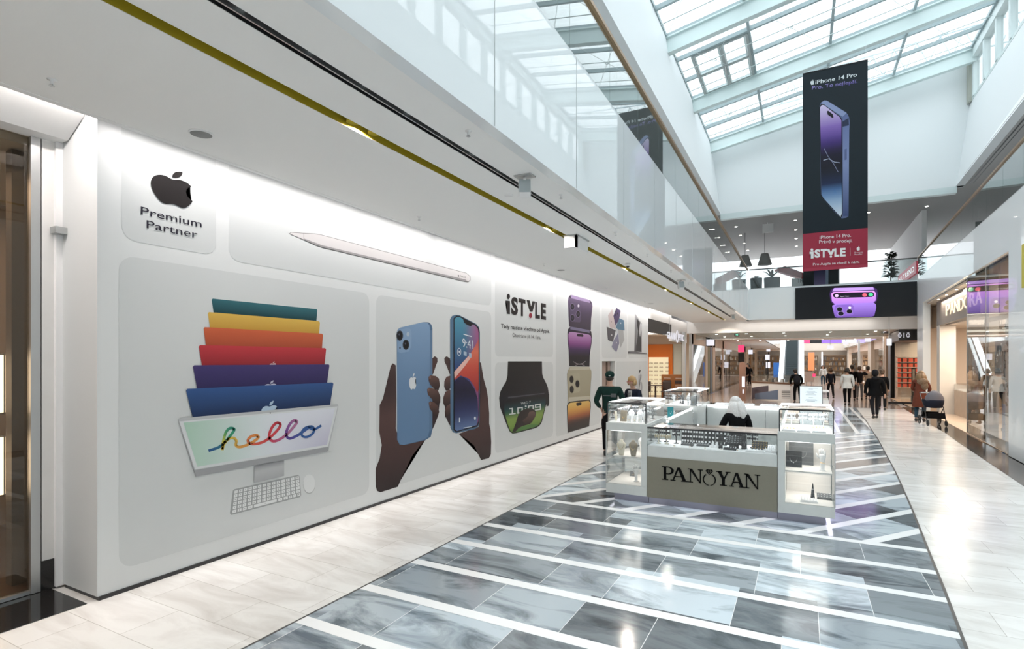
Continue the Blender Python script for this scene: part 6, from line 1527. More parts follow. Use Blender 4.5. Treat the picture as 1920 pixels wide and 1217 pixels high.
# ---- left side shop row x = -5.2
XS = -5.2
def post(px0, px1, m, label, z1=ZL, X=XS, z0=0.):
    a, b = onX(px0, 700, X), onX(px1, 700, X); q = MB(); q.box(X - .14, X, a.y, b.y, z0, z1); return q.build('shopfront_post', m)
mm = [(1284, 1286.5, m_alu), (1297, 1300, m_alu), (1323.5, 1327, m_cr), (1327.5, 1331, mat('olive post', (.2, .18, .05), .5)), (1331.5, 1336, m_dark), (1337, 1341, m_tan), (1355, 1357, m_tan), (1395, 1398, m_bronze), (1408, 1411, m_bronze), (1417, 1420, m_tan)]
for i, (a, b, m) in enumerate(mm):
    S_o = post(a, b, m, ''); S_o.name = 'trim_%d' % (24 + i); S(S_o)
ya, yb = 30.4, 76
q = MB(); q.box(XS - .05, XS - .04, ya, 37, .04, 3.0); S(q.build('window_8', m_sglass)); q = MB(); q.box(XS - .05, XS - .04, 39.6, 60, .04, 3.0); S(q.build('window_9', m_sglass))
sbox('wall_left', mat('warm cream band', (.66, .55, .46), .6), XS - .14, XS, ya, yb, 2.95, ZL); sbox('trim_40', m_granite, XS - .1, XS + .25, 33, yb, .0, .02)
sbox('wall_left', m_cr, -10.5, -10.4, 33.2, yb, 0, ZL); sbox('floor', m_wood, -10.4, XS - .15, 33.2, yb, .0, .012)
for y in (41, 55, 69): sbox('wall_left', m_cr, -10.4, XS - .2, y, y + .12, 0, ZL)
for y in (36.5, 44, 50, 60, 70): area('shop_light', (-7.6, y, 3.4), (2.8, 3.2), 95, (1, .82, .66))
# shelves and racks standing in the shops
def shelf_unit(label, x, y, w, h, m, goods, seed, rows=5, face='y', group=None, d=.35):
    rn = random.Random(seed); t = thing('shelf_unit', label, 'shelf', (x, y, .012), group, 0 if face == 'y' else (math.pi / 2 if face == 'x' else -math.pi / 2))
    q = MB(); q.box(-w / 2, w / 2, d - .03, d, 0, h)
    for sx in (-w / 2, w / 2 - .04): q.box(sx, sx + .04, 0, d - .03, 0, h)
    for k in range(rows + 1): z = .08 + (h - .12) * k / rows; q.box(-w / 2 + .04, w / 2 - .04, 0, d - .03, z, z + .03)
    q.build('carcass', m, t, world=False); col = [MB() for _ in goods]
    for k in range(rows):
        z = .11 + (h - .12) * k / rows; xx = -w / 2 + .08
        while xx < w / 2 - .2:
            ww = .08 + .14 * rn.random(); hh = (h / rows) * (.35 + .4 * rn.random()); c = rn.randrange(len(goods)); col[c].box(xx, xx + ww, .04, d - .08, z, z + hh); xx += ww + .02 + .06 * rn.random()
    for c, g in zip(col, goods): o = c.build('goods', g, t, world=False); o['kind'] = 'stuff'
    return t
G1 = [mat('goods dark', (.07, .05, .05), .6), mat('goods tan', (.45, .3, .18), .6), mat('goods white', (.75, .72, .68), .6), mat('goods red', (.5, .08, .06), .6), mat('goods grey', (.25, .25, .27), .6)]
shelf_unit('warm wooden shelf with small goods behind the grey glass beyond the optical shop', -8.3, 39.5, 3.4, 2.2, m_tan, G1, 11)
shelf_unit('tall shelf of dark folded clothes against the far wall of the clothes shop', -8.6, 54.3, 3.0, 2.6, m_tan, G1[:2] + G1[3:4], 12)
shelf_unit('long wall shelf with shoes along the clothes shop', -10.3, 47, 8, 2.4, m_brown, G1, 13, face='x'); shelf_unit('lit shelf of brown bags in the clothes shop', -6.2, 54.0, 1.6, 2.7, m_tan, G1[1:3], 14)
def rack(label, x, y, seed, L=1.6):
    rn = random.Random(seed); t = thing('clothes_rack', label, 'clothes rack', (x, y, .012), 'clothes racks in the shop on the left')
    q = MB(); q.tube([(-.0, 0, 0), (0, 0, 1.6), (0, L, 1.6), (0, L, 0)], .018, 6); q.bar((-.25, 0, .015), (.25, 0, .015), .03); q.bar((-.25, L, .015), (.25, L, .015), .03); q.build('frame', m_dark, t, world=False)
    for k in range(8):
        y_ = .12 + k * (L - .24) / 7; l_ = .7 + .35 * rn.random(); q = MB(); q.prism([(-.20, y_, 1.50), (-.05, y_, 1.58), (.05, y_, 1.58), (.20, y_, 1.50), (.24, y_, 1.5 - l_), (-.24, y_, 1.5 - l_)], (0, .045, 0)); q.build('garment', rn.choice(G1[:1] * 3 + G1[1:]), t, world=False, bevel=.01)
for i, (x, y) in enumerate(((-6.1, 42.5), (-6.2, 45.5), (-6.0, 49), (-7.4, 44), (-7.6, 48), (-6.3, 34.2))): rack('rack of dark clothes, %s in the shops on the left' % ORD[i], x, y, 20 + i)
# signs of the left row
def boxsign(label, x0, y0, x1, y1, Y, m, text=None, tcol=None, hang=ZL, d=.14, name='shop_sign'):
    a, b = onY(x0, y0, Y), onY(x1, y1, Y); t = thing(name, label, 'sign', ((a.x + b.x) / 2, Y, b.z))
    q = MB(); q.box(a.x, b.x, Y, Y + d, b.z, a.z); q.build('panel', m, t, bevel=.01)
    if not hang: q = MB(); q.box((a.x + b.x) / 2 - .03, (a.x + b.x) / 2 + .03, Y + .02, Y + .08, 0, b.z + .01); q.build('post', m_dark, t)
    if hang: q = MB(); q.bar(((a.x + b.x) / 2, Y + d / 2, a.z - .01), ((a.x + b.x) / 2, Y + d / 2, hang), .03); q.build('hanger', m_alu, t)
    if text: q = MB(); text_on(q, text, (a.x + (b.x - a.x) * .12, Y - .004, b.z + (a.z - b.z) * .3), ((b.x - a.x) * .76, 0, 0), (0, 0, (a.z - b.z) * .4), .01); q.build('lettering', tcol, t)
    return t
m_lw = mat('lit white sign', (.6, .6, .63), .4, emis=(.85, .88, 1), es=.6); m_lr = mat('lit red sign', (.8, .05, .12), .4, emis=(.95, .05, .16), es=.9)
boxsign('white lit blade sign on the left shop row below the ceiling', 1324, 636, 1339, 648, 35.5, m_lw); boxsign('bright red cube sign on the left shop row', 1384, 647, 1395.5, 660, 46, m_lr); boxsign('black board below the red cube sign', 1384, 662, 1395.5, 679, 46, m_dark, hang=None).children[0]
boxsign('small white lit sign deep in the left row', 1403, 656, 1411, 664, 56, m_lw); boxsign('small white lit sign inside the shop behind the grey glass', 1313, 664, 1322, 670, 38, m_lw)
# ---- right side row beyond the black portal
XR = 5.0
q = MB()
for i, (px0, px1, X, m, nm) in enumerate(((1604, 1609, 3.6, m_fascia, 0), (1651, 1656.5, 4.3, m_fascia, 0), (1623, 1633, 4.75, m_tan, 1), (1581, 1591, 4.9, m_cr, 1), (1553, 1563, 4.9, mat('orange timber', (.58, .25, .09), .5), 1), (1657, 1661, 4.35, m_tan, 1))):
    a, b = onX(px0, 700, X), onX(px1, 700, X); ya, yb = min(a.y, b.y), max(a.y, b.y); yb = min(yb, ya + 2.2)
    if not nm: yb = ya + .35
    w_ = .12 if nm == 0 else .3
    S(MB().box(X, X + w_, ya, yb, 0, ZL).build('trim_%d' % (41 + i), m))
q.bm.free()
sbox('wall_right', mat('peach band', (.68, .50, .38), .6), 4.95, 5.05, 38, 76, 2.9, ZL); sbox('trim_50', m_granite, 4.3, 5.0, 38, 60, .0, .02); sbox('wall_right', m_cr, 9.5, 9.6, 37.7, 76, 0, ZL); sbox('wall_right', m_cr, 5.3, 9.5, 37.6, 37.75, 0, ZL)
q = MB(); q.box(5.0, 5.012, 38, 50, .03, 2.9); S(q.build('window_10', m_sglass))
for y in (46, 56, 66): sbox('wall_right', m_cr, 5.2, 9.5, y, y + .1, 0, ZL)
for y in (42, 51, 61, 71): area('shop_light', (7.2, y, 3.4), (3, 3.4), 125, (1, .80, .62))
shelf_unit('pale shelf with bright goods in the first shop past the black portal', 7.4, 45.5, 3.6, 2.5, m_cr, [G1[2], G1[1], mat('goods yellow', (.7, .5, .1), .5)], 31); shelf_unit('tall shelf of bright goods in the second shop past the black portal', 7.4, 55.5, 3.6, 2.6, m_cr, [G1[2], G1[3], G1[1]], 32)
shelf_unit('shelf with pale goods in the third shop past the black portal', 7.2, 65.5, 3.4, 2.6, m_tan, [G1[2], G1[1]], 33)
boxsign('white lit blade sign beside the black portal', 1663, 635, 1672, 648, 29.95, m_lw, hang=ZC); boxsign('white lit blade sign over the right shop row', 1622, 631, 1633, 641, 42.5, m_lw); boxsign('small white sign over the orange timber shop', 1551, 648, 1563, 655, 42.8, m_lw); boxsign('small slanting white sign over the right row', 1581, 640, 1591, 646, 43, m_lw)
# ---- far bridge with screen, escalator, far wall
YB3 = 68.
a, b = onY(1504, 633, YB3), onY(1578, 643, YB3)
sbox('wall_end', m_fascia, -2.28, 4.55, YB3, YB3 + 3, b.z, ZS)
t = thing('led_screen', 'far dark screen with a red block and a purple picture on the second bridge', 'screen', ((a.x + b.x) / 2, YB3 - .1, b.z))
q = MB(); q.box(a.x, b.x, YB3 - .1, YB3 - .01, b.z, ZS - .3); q.build('housing', m_dark, t); u = b.x - a.x
q = MB(); q.box(a.x, a.x + u * .2, YB3 - .12, YB3 - .1, b.z, ZS - .3); q.build('red_block', m_lr, t); q = MB(); q.box(a.x + u * .5, b.x, YB3 - .12, YB3 - .1, b.z, ZS - .5); q.build('purple_picture', mat('purple picture', (.15, .08, .4), .4, emis=(.2, .1, .55), es=.9), t)
ex0, ex1 = onY(1475, 680, 60).x, onY(1497, 680, 60).x
t = thing('escalator', 'escalator rising away from the viewer between white lit side panels', 'escalator', ((ex0 + ex1) / 2, 52, 0))
q = MB(); n_ = 32; y_ = 52.0; z_ = .0
m_step = mat('dark escalator steps', (.06, .075, .08), .4, metal=.4)
for k in range(n_): q.box(ex0, ex1, 52 + k * .38, 52 + (k + 1) * .38, max(0, .0 + k * .205 - .3), .02 + k * .205)
q.build('steps', m_step, t)
for sx, x_ in ((-1, ex0), (1, ex1)):
    xa_, xb_ = (x_ - .45, x_ - .02) if sx < 0 else (x_ + .02, x_ + .45)
    q = MB(); q.prism([(xa_, 50.6, 0), (xa_, 51.5, 1.0), (xa_, 52.5, 1.1), (xa_, 64.5, 7.5), (xa_, 64.5, 5.5), (xa_, 53, 0)], (xb_ - xa_, 0, 0)); q.build('side_panel', mat('white lit panel', (.85, .9, .9), .3, emis=(.85, .95, 1), es=.55), t)
    q = MB(); q.tube([(x_, 50.8, .5), (x_, 51.2, 1.0), (x_, 52.5, 1.2), (x_, 64.5, 7.6)], .05, 6); q.build('handrail', m_dark, t)
area('hall_light', (1, 80, 4.0), (12, 6), 140, (1, .85, .7)); 
sh = None
for i, (x, m) in enumerate(((-9, m_tan), (-5.8, m_cr), (-2.6, m_tan), (.6, m_cr), (3.8, m_tan), (7, m_cr))):
    shelf_unit('shop shelves, %s from the left along the far end wall' % ORD[i], x, 82.5, 2.8, 2.7, m, [G1[1], G1[2], G1[1], G1[4]], 60 + i, rows=4, group='far end shelves')
boxsign('blue lit poster stand far away beside the escalator', 1450, 680, 1465, 708, 58, mat('blue poster', (.03, .12, .4), .4, emis=(.05, .2, .6), es=.35), hang=None).children[0]
boxsign('tall orange red poster right of the escalator', 1515, 661, 1527, 695, 60, mat('orange poster', (.8, .2, .08), .4, emis=(.95, .25, .1), es=.5), hang=None)
for i, (x0, y0, x1, y1, Y) in enumerate(((1435, 665, 1443, 675, 62), (1436, 679, 1444, 690, 64.5), (1540, 660, 1543, 688, 58), (1437, 655, 1444, 659, 67))): boxsign('small cold white screen, %s in the far end of the hall' % ORD[i], x0, y0, x1, y1, Y, m_lw, hang=ZL if False else None)
# ---- second stall with telephone advertising, and information totem
A0, B0 = Vector((-2.36, 32.0, 0)), Vector((-.48, 30.25, 0)); d_ = (B0 - A0).normalized(); nrm = Vector((-d_.y, d_.x, 0)); L_ = (B0 - A0).length
t = thing('display_counter', 'brown topped advertising stall printed with two telephones, beyond the jewellery kiosk', 'stall', tuple(A0))
q = MB(); q.prism([A0, B0, B0 + nrm * .9, A0 + nrm * .9], (0, 0, .88)); q.build('body', m_white, t)
q = MB(); q.prism([v + Vector((0, 0, .88)) for v in (A0 - nrm * .03, B0 - nrm * .03, B0 + nrm * .93, A0 + nrm * .93)], (0, 0, .07)); q.build('top', m_brown if False else mat('walnut top', (.18, .10, .065), .4), t)
def onS(px, py):
    r = ray(px, py); k = (A0.dot(nrm)) / r.dot(nrm); return Vector((r.x * k, r.y * k, EYE + r.z * k)) - nrm * .01
q = MB(); q.prism([onS(1410, 748), onS(1410, 727), onS(1441, 723), onS(1441, 745)], tuple(-nrm * .003)); q.build('telephone_picture', mat('dark phone print', (.10, .085, .11), .5), t)
q = MB(); q.prism([onS(1416, 748) - nrm * .006, onS(1416, 738) - nrm * .006, onS(1459, 731) - nrm * .006, onS(1459, 749) - nrm * .006], tuple(-nrm * .003)); q.build('telephone_picture', mat('blue phone print', (.15, .20, .30), .5), t)
q = MB()
for k in range(5): q.prism([onS(1466, 733 + k * 3.2), onS(1482, 733 + k * 3.2), onS(1482, 734 + k * 3.2), onS(1466, 734 + k * 3.2)], tuple(-nrm * .003))
q.build('print_lines', m_greydk, t)
for a_, b_ in ((A0, B0), (B0, B0 + nrm * .9), (A0, A0 + nrm * .9), (A0 + nrm * .9, B0 + nrm * .9)):
    q = MB(); dd = (b_ - a_).normalized(); sd = Vector((-dd.y, dd.x, 0)) * .01; q.prism([v + Vector((0, 0, .952)) for v in (a_, b_, b_ + sd, a_ + sd)], (0, 0, .38)); q.build('glass_screen', m_cglass, t)
rn = random.Random(77)
for i in range(9):
    p = A0 + d_ * (.25 + i * .25) + nrm * (.2 + .5 * rn.random()); m = (m_satin, m_greydk, m_tp2)[i % 3]; q = MB(); q.box(-.06, .06, -.05, .05, 0, .10 + .1 * rn.random()); o = tag(q.build('accessory_box', m, bevel=.006), '%s accessory box, %s from the left on the advertising stall' % (('white', 'dark', 'brown')[i % 3], ORD[i]), 'box', 'boxes on the advertising stall'); o.location = p + Vector((0, 0, .951)); o.rotation_euler = (0, 0, rn.random())
pl = thing('potted_plant', 'small yellow green plant at the right end of the advertising stall', 'potted plant', tuple(B0 - d_ * .35 + nrm * .5 + Vector((0, 0, .951)))); q = MB(); q.lathe([(.05, 0), (.07, .10), (.06, .10)], n=12); q.build('pot', m_satin, pl, world=False); q = MB()
for i in range(26): w_ = i * 2.4; leaf(q, (0, 0, .1), (math.cos(w_), math.sin(w_), 1 + (i % 4) * .5), .22, .03)
q.build('foliage', mat('yellow green leaf', (.35, .40, .10), .6), pl, world=False, fix=False)
tx = onY(1386, 700, 30.4).x; tx1 = onY(1398, 700, 30.4).x
t = thing('information_totem', 'slim brown information totem with rounded top and small screen', 'totem', ((tx + tx1) / 2, 30.5, 0)); P_ = [(tx, 30.4, 0), (tx1, 30.4, 0)] + [((tx + tx1) / 2 + (tx1 - tx) / 2 * math.cos(a), 30.4, 1.86 + .14 * math.sin(a)) for a in [math.pi * i / 8 for i in range(9)]]
q = MB(); q.prism(P_, (0, .14, 0)); q.build('body', mat('walnut totem', (.22, .12, .085), .4), t); q = MB(); a, b = onY(1391, 706, 30.39), onY(1396.5, 726, 30.39); q.box(a.x, b.x, 30.385, 30.4, b.z, a.z); q.build('screen', m_lw, t); a, b = onY(1392, 730, 30.39), onY(1395, 738, 30.39); q = MB(); q.box(a.x, b.x, 30.39, 30.4, b.z, a.z); q.build('label_strip', m_wl, t)
t = thing('poster_stand', 'white poster on an easel with a small red square beyond the kiosk', 'poster stand', (0, 0, 0)); a, b = onY(1509, 697, 38), onY(1526, 716, 38); t.location = ((a.x + b.x) / 2, 38, 0)
q = MB(); q.box(a.x, b.x, 38, 38.04, b.z, a.z); q.build('board', mat('pink white board', (.72, .62, .60), .5), t); q = MB(); q.box(a.x + .42, a.x + .58, 37.99, 38, a.z - .3, a.z - .12); q.build('red_square', m_lr, t)
q = MB(); q.bar((a.x + .1, 38.02, 0), (a.x + .1, 38.02, b.z), .03); q.bar((b.x - .1, 38.02, 0), (b.x - .1, 38.02, b.z), .03); q.build('stand', m_dark, t)
a, b = onY(1535, 733, 26.5), onY(1554, 762, 26.5)
t = thing('display_counter', 'low white glass display with a dark rim right of the price list', 'counter', ((a.x + b.x) / 2, 26.8, 0)); q = MB(); q.box(a.x, b.x, 26.5, 27.6, .0, .42); q.build('body', m_white, t); q = MB(); q.box(a.x - .02, b.x + .02, 26.48, 27.62, a.z - .05, a.z); q.build('top', m_white, t); q = MB(); q.box(a.x, b.x, 26.5, 26.512, .42, a.z - .05); q.build('case_pane', m_cglass, t); q = MB()
for x in (a.x, b.x): q.bar((x, 26.5, .4), (x, 26.5, a.z - .05), .02)
q.bar((a.x, 26.49, a.z - .12), (b.x, 26.49, a.z - .12), .02); q.build('rim', m_dark, t)
# ================================================================ PEOPLE
def skin_mesh(name, nodes, edges, m, parent, sub=1, root=None):
    me = bpy.data.meshes.new(name); keys = list(nodes); ix = {k: i for i, k in enumerate(keys)}
    me.from_pydata([nodes[k][0] for k in keys], [(ix[a], ix[b]) for a, b in edges], [])
    o = bpy.data.objects.new(name, me); COL.objects.link(o)
    md = o.modifiers.new('skin', 'SKIN'); md.use_smooth_shade = True; md.branch_smoothing = .4
    if not me.skin_vertices: 
        bm = bmesh.new(); bm.from_mesh(me); bm.verts.layers.skin.verify(); bm.to_mesh(me); bm.free()
    for k in keys:
        r = nodes[k][1]; r = r if isinstance(r, tuple) else (r, r); me.skin_vertices[0].data[ix[k]].radius = r
        me.skin_vertices[0].data[ix[k]].use_root = (k == (root or keys[0]))
    s = o.modifiers.new('sub', 'SUBSURF'); s.levels = sub; s.render_levels = sub
    bpy.context.view_layer.update()
    dg = bpy.context.evaluated_depsgraph_get(); ev = bpy.data.meshes.new_from_object(o.evaluated_get(dg))
    bpy.data.objects.remove(o); bpy.data.meshes.remove(me)
    ev.name = name; ev.materials.clear(); ev.materials.append(m)
    for p in ev.polygons: p.use_smooth = True
    r = bpy.data.objects.new(name, ev); COL.objects.link(r); r.parent = parent
    return r
m_skin = mat('skin', (.56, .34, .25), .55); m_skin2 = mat('tanned skin', (.42, .25, .18), .55)
m_coat = {n: mat(n + ' cloth', c, .9, var=.15, bscale=12, bump=.15, spec=.12) for n, c in dict(black=(.006, .006, .007), navy=(.015, .018, .03), green=(.012, .035, .030), white=(.66, .66, .64), beige=(.42, .34, .27), rust=(.13, .04, .025), grey=(.16, .16, .17), stripe=(.6, .6, .6), charcoal=(.016, .016, .019), jeans=(.03, .06, .09), leopard=(.25, .16, .09)).items()}
m_hair = {n: mat(n + ' hair', c, .5, var=.35, bscale=60) for n, c in dict(dark=(.02, .014, .01), brown=(.07, .04, .022), blonde=(.42, .27, .12), white=(.66, .64, .62), gold=(.22, .13, .06)).items()}
m_shoe = mat('dark shoe', (.02, .02, .02), .5)

def person(label, x, y, rz, H=1.75, top='black', legs='black', hair='dark', style='short', stride=0., coat=0, lean=0., armL=None, armR=None, sit=False, headdown=0., width=1., skin=None, sleeves=True, look=0., group=None, extra=None, z=0., stripe=False):
    """faces local +Y; armL / armR are (elbow, wrist) in local metres for a 1.75 m body"""
    t = thing('person', label, 'person', (x, y, z), group, rz); k = H / 1.75; sk = skin or m_skin; W = width
    sn, cs_ = math.sin(lean), math.cos(lean); ph = .92 if not sit else .56
    def U(px, py, pz, base=ph):      # lean the upper body forward about the pelvis
        dz = pz - base; return ((px) * k, (py * cs_ + dz * sn) * k, (base + dz * cs_ - py * sn) * k)
    dzs = 0 if not sit else -.36
    N = {}; E_ = []
    def n(key, p, r): N[key] = (p, (r[0] * k, r[1] * k) if isinstance(r, tuple) else r * k)
    n('pelvis', U(0, 0, ph), (.145 * W, .105)); n('waist', U(0, 0, ph + .14), (.125 * W, .095)); n('chest', U(0, -.01, ph + .34), (.155 * W, .11)); n('collar', U(0, -.01, ph + .49), (.10 * W, .075)); n('neck', U(0, 0, ph + .56), .052)
    hd = headdown; hx = math.sin(look) * .02
    n('jaw', U(hx, .012 + .05 * hd, ph + .63), (.058, .062)); n('brow', U(hx, .012 + .12 * hd, ph + .715 - .03 * hd), (.074, .088)); n('crown', U(hx, -.002 + .14 * hd, ph + .775 - .05 * hd), (.058, .066))
    E_ += [('pelvis', 'waist'), ('waist', 'chest'), ('chest', 'collar'), ('collar', 'neck'), ('neck', 'jaw'), ('jaw', 'brow'), ('brow', 'crown')]
    b = Vector(N['brow'][0]); fx, fy = math.sin(look), math.cos(look)
    n('nose0', tuple(b + Vector((fx * .085, fy * .085, -.022)) * k), (.011, .013)); n('nose1', tuple(b + Vector((fx * .108, fy * .108, -.040)) * k), (.009, .008)); E_ += [('brow', 'nose0'), ('nose0', 'nose1')]
    for s_, nm in ((-1, 'L'), (1, 'R')):
        n('ear' + nm, tuple(b + Vector((s_ * .080 * fy, -s_ * .08 * fx - .005, -.02)) * k), (.010, .022)); E_.append(('brow', 'ear' + nm))
        n('sh' + nm, U(s_ * .165 * W, -.01, ph + .465), .058 * W)
        arm = armL if s_ < 0 else armR
        if arm is None:
            sw = stride * s_ * .5; el = (s_ * .225 * W, -.03 - sw * .35, ph + .19); wr = (s_ * .235 * W, .05 - sw * .8, ph - .05)
        else: el, wr = arm
        el, wr = U(*el), U(*wr); n('el' + nm, el, .042); n('wr' + nm, wr, (.024, .030))
        E_ += [('collar', 'sh' + nm), ('sh' + nm, 'el' + nm), ('el' + nm, 'wr' + nm)]
        d = (Vector(wr) - Vector(el)).normalized(); side = d.cross(Vector((0, 1, .2))); side = side.normalized() if side.length > .1 else Vector((1, 0, 0)); nr = d.cross(side).normalized(); wv = Vector(wr)
        n('palm' + nm, tuple(wv + d * .055 * k), (.036, .016)); E_.append(('wr' + nm, 'palm' + nm)); pv = wv + d * .075 * k
        for f in range(4):
            off = (f - 1.5) * .019 * k; L = (.060, .070, .066, .052)[f] * k
            n('f%d%s' % (f, nm), tuple(pv + side * off), .0095); n('g%d%s' % (f, nm), tuple(pv + side * off * 1.1 + d * L * .6 + nr * .006 * k), .0085); n('h%d%s' % (f, nm), tuple(pv + side * off * 1.1 + d * L * .95 + nr * .022 * k), .0065)
            E_ += [('palm' + nm, 'f%d%s' % (f, nm)), ('f%d%s' % (f, nm), 'g%d%s' % (f, nm)), ('g%d%s' % (f, nm), 'h%d%s' % (f, nm))]
        n('t0' + nm, tuple(wv + d * .035 * k + side * .034 * k), .011); n('t1' + nm, tuple(wv + d * .068 * k + side * .052 * k), .009); E_ += [('palm' + nm, 't0' + nm), ('t0' + nm, 't1' + nm)]
        # legs
        hp = (s_ * .088 * W * k, 0, (ph - .05) * k); sd = stride * s_
        if sit: kn = (s_ * .12 * k, .42 * k, .50 * k); an = (s_ * .11 * k, .40 * k, .09 * k)
        else:
            kn = (s_ * .095 * k, (.04 + sd * .28) * k, .49 * k); an = (s_ * .09 * k, (-.03 + sd * .62 - (0.10 * abs(sd) if sd < 0 else 0)) * k, (.08 + (.07 * abs(sd) if sd < 0 else 0)) * k)
        n('hip' + nm, hp, .086 * W); n('kn' + nm, kn, .056); n('an' + nm, an, .036); n('toe' + nm, (an[0] + s_ * .01, an[1] + .15 * k, an[2] - .045 * k), (.036, .022)); n('heel' + nm, (an[0], an[1] - .035 * k, an[2] - .04 * k), .03)
        E_ += [('pelvis', 'hip' + nm), ('hip' + nm, 'kn' + nm), ('kn' + nm, 'an' + nm), ('an' + nm, 'toe' + nm), ('an' + nm, 'heel' + nm)]
    skin_mesh('body', N, E_, sk, t, 1, 'pelvis')
    # clothes follow the same joints a little wider
    def wide(keys, f, e, m_, nm, cut=None, root=None):
        M2 = {q: (N[q][0], tuple(v * f + .006 for v in (N[q][1] if isinstance(N[q][1], tuple) else (N[q][1],) * 2))) for q in keys}
        if cut: M2.update(cut)
        return skin_mesh(nm, M2, e, m_, t, 1, root)
    lp = lambda a, b_, f: tuple(p + (q - p) * f for p, q in zip(N[a][0], N[b_][0]))
    c = {'nk': (lp('collar', 'neck', .50), (.078 * k, .072 * k)), 'hem': (lp('waist', 'pelvis', 1.35), (.165 * W * k, .125 * k))}
    e = [('waist', 'chest'), ('chest', 'collar'), ('waist', 'hem'), ('collar', 'nk')]; ks = ['waist', 'chest', 'collar', 'shL', 'shR', 'elL', 'elR']
    for nm in 'LR':
        c['cf' + nm] = (lp('el' + nm, 'wr' + nm, .93 if sleeves else .3), (.038 * k, .040 * k)); e += [('collar', 'sh' + nm), ('sh' + nm, 'el' + nm), ('el' + nm, 'cf' + nm)]
    for nm in 'LR':
        c['sh' + nm] = (tuple(Vector(N['sh' + nm][0]) + Vector((0, 0, .012))), (.082 * W * k, .080 * W * k))
    c['collar'] = (N['collar'][0], (.125 * W * k, .098 * k)); c['elL'] = (N['elL'][0], (.060 * k, .060 * k)); c['elR'] = (N['elR'][0], (.060 * k, .060 * k))
    wide(ks, 1.14 if not coat else 1.26, e, m_coat[top], 'jacket', c, 'waist')
    if coat:
        q = MB(); z1 = ph + .16; z0 = ph - coat; pr_ = []
        for z_, rx_, ry_ in ((z1, .15, .125), (ph, .185, .150), (z0 + .02, .215 + .05 * coat, .175 + .08 * coat), (z0, .21 + .05 * coat, .17 + .08 * coat)): pr_.append((rx_ * W * k, z_ * k, ry_ / rx_ / W))
        rings = []
        for R_, z_, ra in pr_:
            Rg = []
            for i in range(18):
                a = 6.2832 * i / 18; wob = 1 + (.03 * math.sin(a * 5) if z_ < ph * k else 0); dz = z_ / k - ph
                yy = R_ * ra * math.sin(a) * wob + (dz * sn * k if dz > 0 else 0); Rg.append(q.bm.verts.new((R_ * math.cos(a) * wob, yy, z_)))
            rings.append(Rg)
        for A_, B_ in zip(rings, rings[1:]):
            for i in range(18): f_ = q.bm.faces.new((A_[i], A_[(i + 1) % 18], B_[(i + 1) % 18], B_[i])); f_.smooth = True
        q.build('coat_skirt', m_coat[top], t, world=False)
    c = {}; e = [('pelvis', 'hipL'), ('pelvis', 'hipR'), ('pelvis', 'wst')]; c['wst'] = (lp('pelvis', 'waist', .6), (.135 * W * k, .105 * k))
    for nm in 'LR':
        c['lo' + nm] = (lp('kn' + nm, 'an' + nm, .93), .056 * k if legs != 'jeans' else .050 * k); c['lo' + nm] = (c['lo' + nm][0], (c['lo' + nm][1],) * 2); e += [('hip' + nm, 'kn' + nm), ('kn' + nm, 'lo' + nm)]
    wide(['pelvis', 'hipL', 'hipR', 'knL', 'knR'], 1.14, e, m_coat[legs], 'trousers', c, 'pelvis')
    for nm in 'LR':
        a = Vector(N['an' + nm][0]); q = MB(); q.ell((a.x, a.y + .06 * k, a.z - .045 * k), (.045 * k, .13 * k, .040 * k), 12, 8); q.ell((a.x, a.y - .01 * k, a.z - .01 * k), (.042 * k, .055 * k, .06 * k), 10, 6); q.build('shoe', m_shoe, t, world=False)
    # face
    b = Vector(N['brow'][0]); fw = Vector((fx, fy, 0)); rt = Vector((fy, -fx, 0))
    for s_ in (-1, 1): q = MB(); q.ell(b + (fw * .079 + rt * .030 * s_ + Vector((0, 0, -.004))) * k, (.011 * k, .008 * k, .006 * k), 8, 6); q.build('eye', m_dark, t, world=False)
    q = MB(); q.ell(Vector(N['jaw'][0]) + (fw * .066 + Vector((0, 0, .012))) * k, (.020 * k, .006 * k, .005 * k), 8, 6); q.build('mouth', mat('lips', (.35, .10, .09), .5), t, world=False)
    # hair
    hm = m_hair.get(hair, m_hair['dark']); top_ = Vector(N['crown'][0]); mid = (b + top_) / 2 + Vector((-fx * .018, -fy * .018, .012)) * k
    if style != 'cap':
        q = MB(); q.ell(mid + Vector((0, 0, .006)) * k, (.092 * k, .105 * k, .095 * k), 16, 10); q.ell(mid - fw * .03 * k - Vector((0, 0, .05)) * k, (.084 * k, .078 * k, .088 * k), 14, 8)
        if style == 'long':
            rn = random.Random(int(x * 100) + 5)
            for i in range(16):
                a = math.pi * (1.02 + .96 * i / 15) ; off = rt * math.cos(a) * .085 + fw * math.sin(a) * .085
                p0 = mid + off * k; L = .34 + .1 * rn.random()
                q.tube([p0, p0 + (off * .45 + Vector((0, 0, -.10))) * k, p0 + (off * .85 + Vector((.01 * rn.random(), 0, -L * .65))) * k, p0 + (off * .75 + Vector((.02 * (rn.random() - .5), -.01, -L))) * k], [.030 * k, .034 * k, .028 * k, .008 * k], 7)
        if style == 'long':
            pb = mid - fw * .085 * k
            q.tube([pb, pb - fw * .045 * k - Vector((0, 0, .12 * k)), pb - fw * .085 * k - Vector((0, 0, .24 * k)) + rt * .02, pb - fw * .075 * k - Vector((0, 0, .40 * k)) + rt * .04], [.06 * k, .066 * k, .058 * k, .012 * k], 10)
            q.tube([pb + rt * .05, pb - fw * .04 * k + rt * .075 - Vector((0, 0, .12 * k)), pb - fw * .075 * k + rt * .09 - Vector((0, 0, .25 * k)), pb - fw * .06 * k + rt * .11 - Vector((0, 0, .36 * k))], [.045 * k, .05 * k, .04 * k, .008 * k], 9)
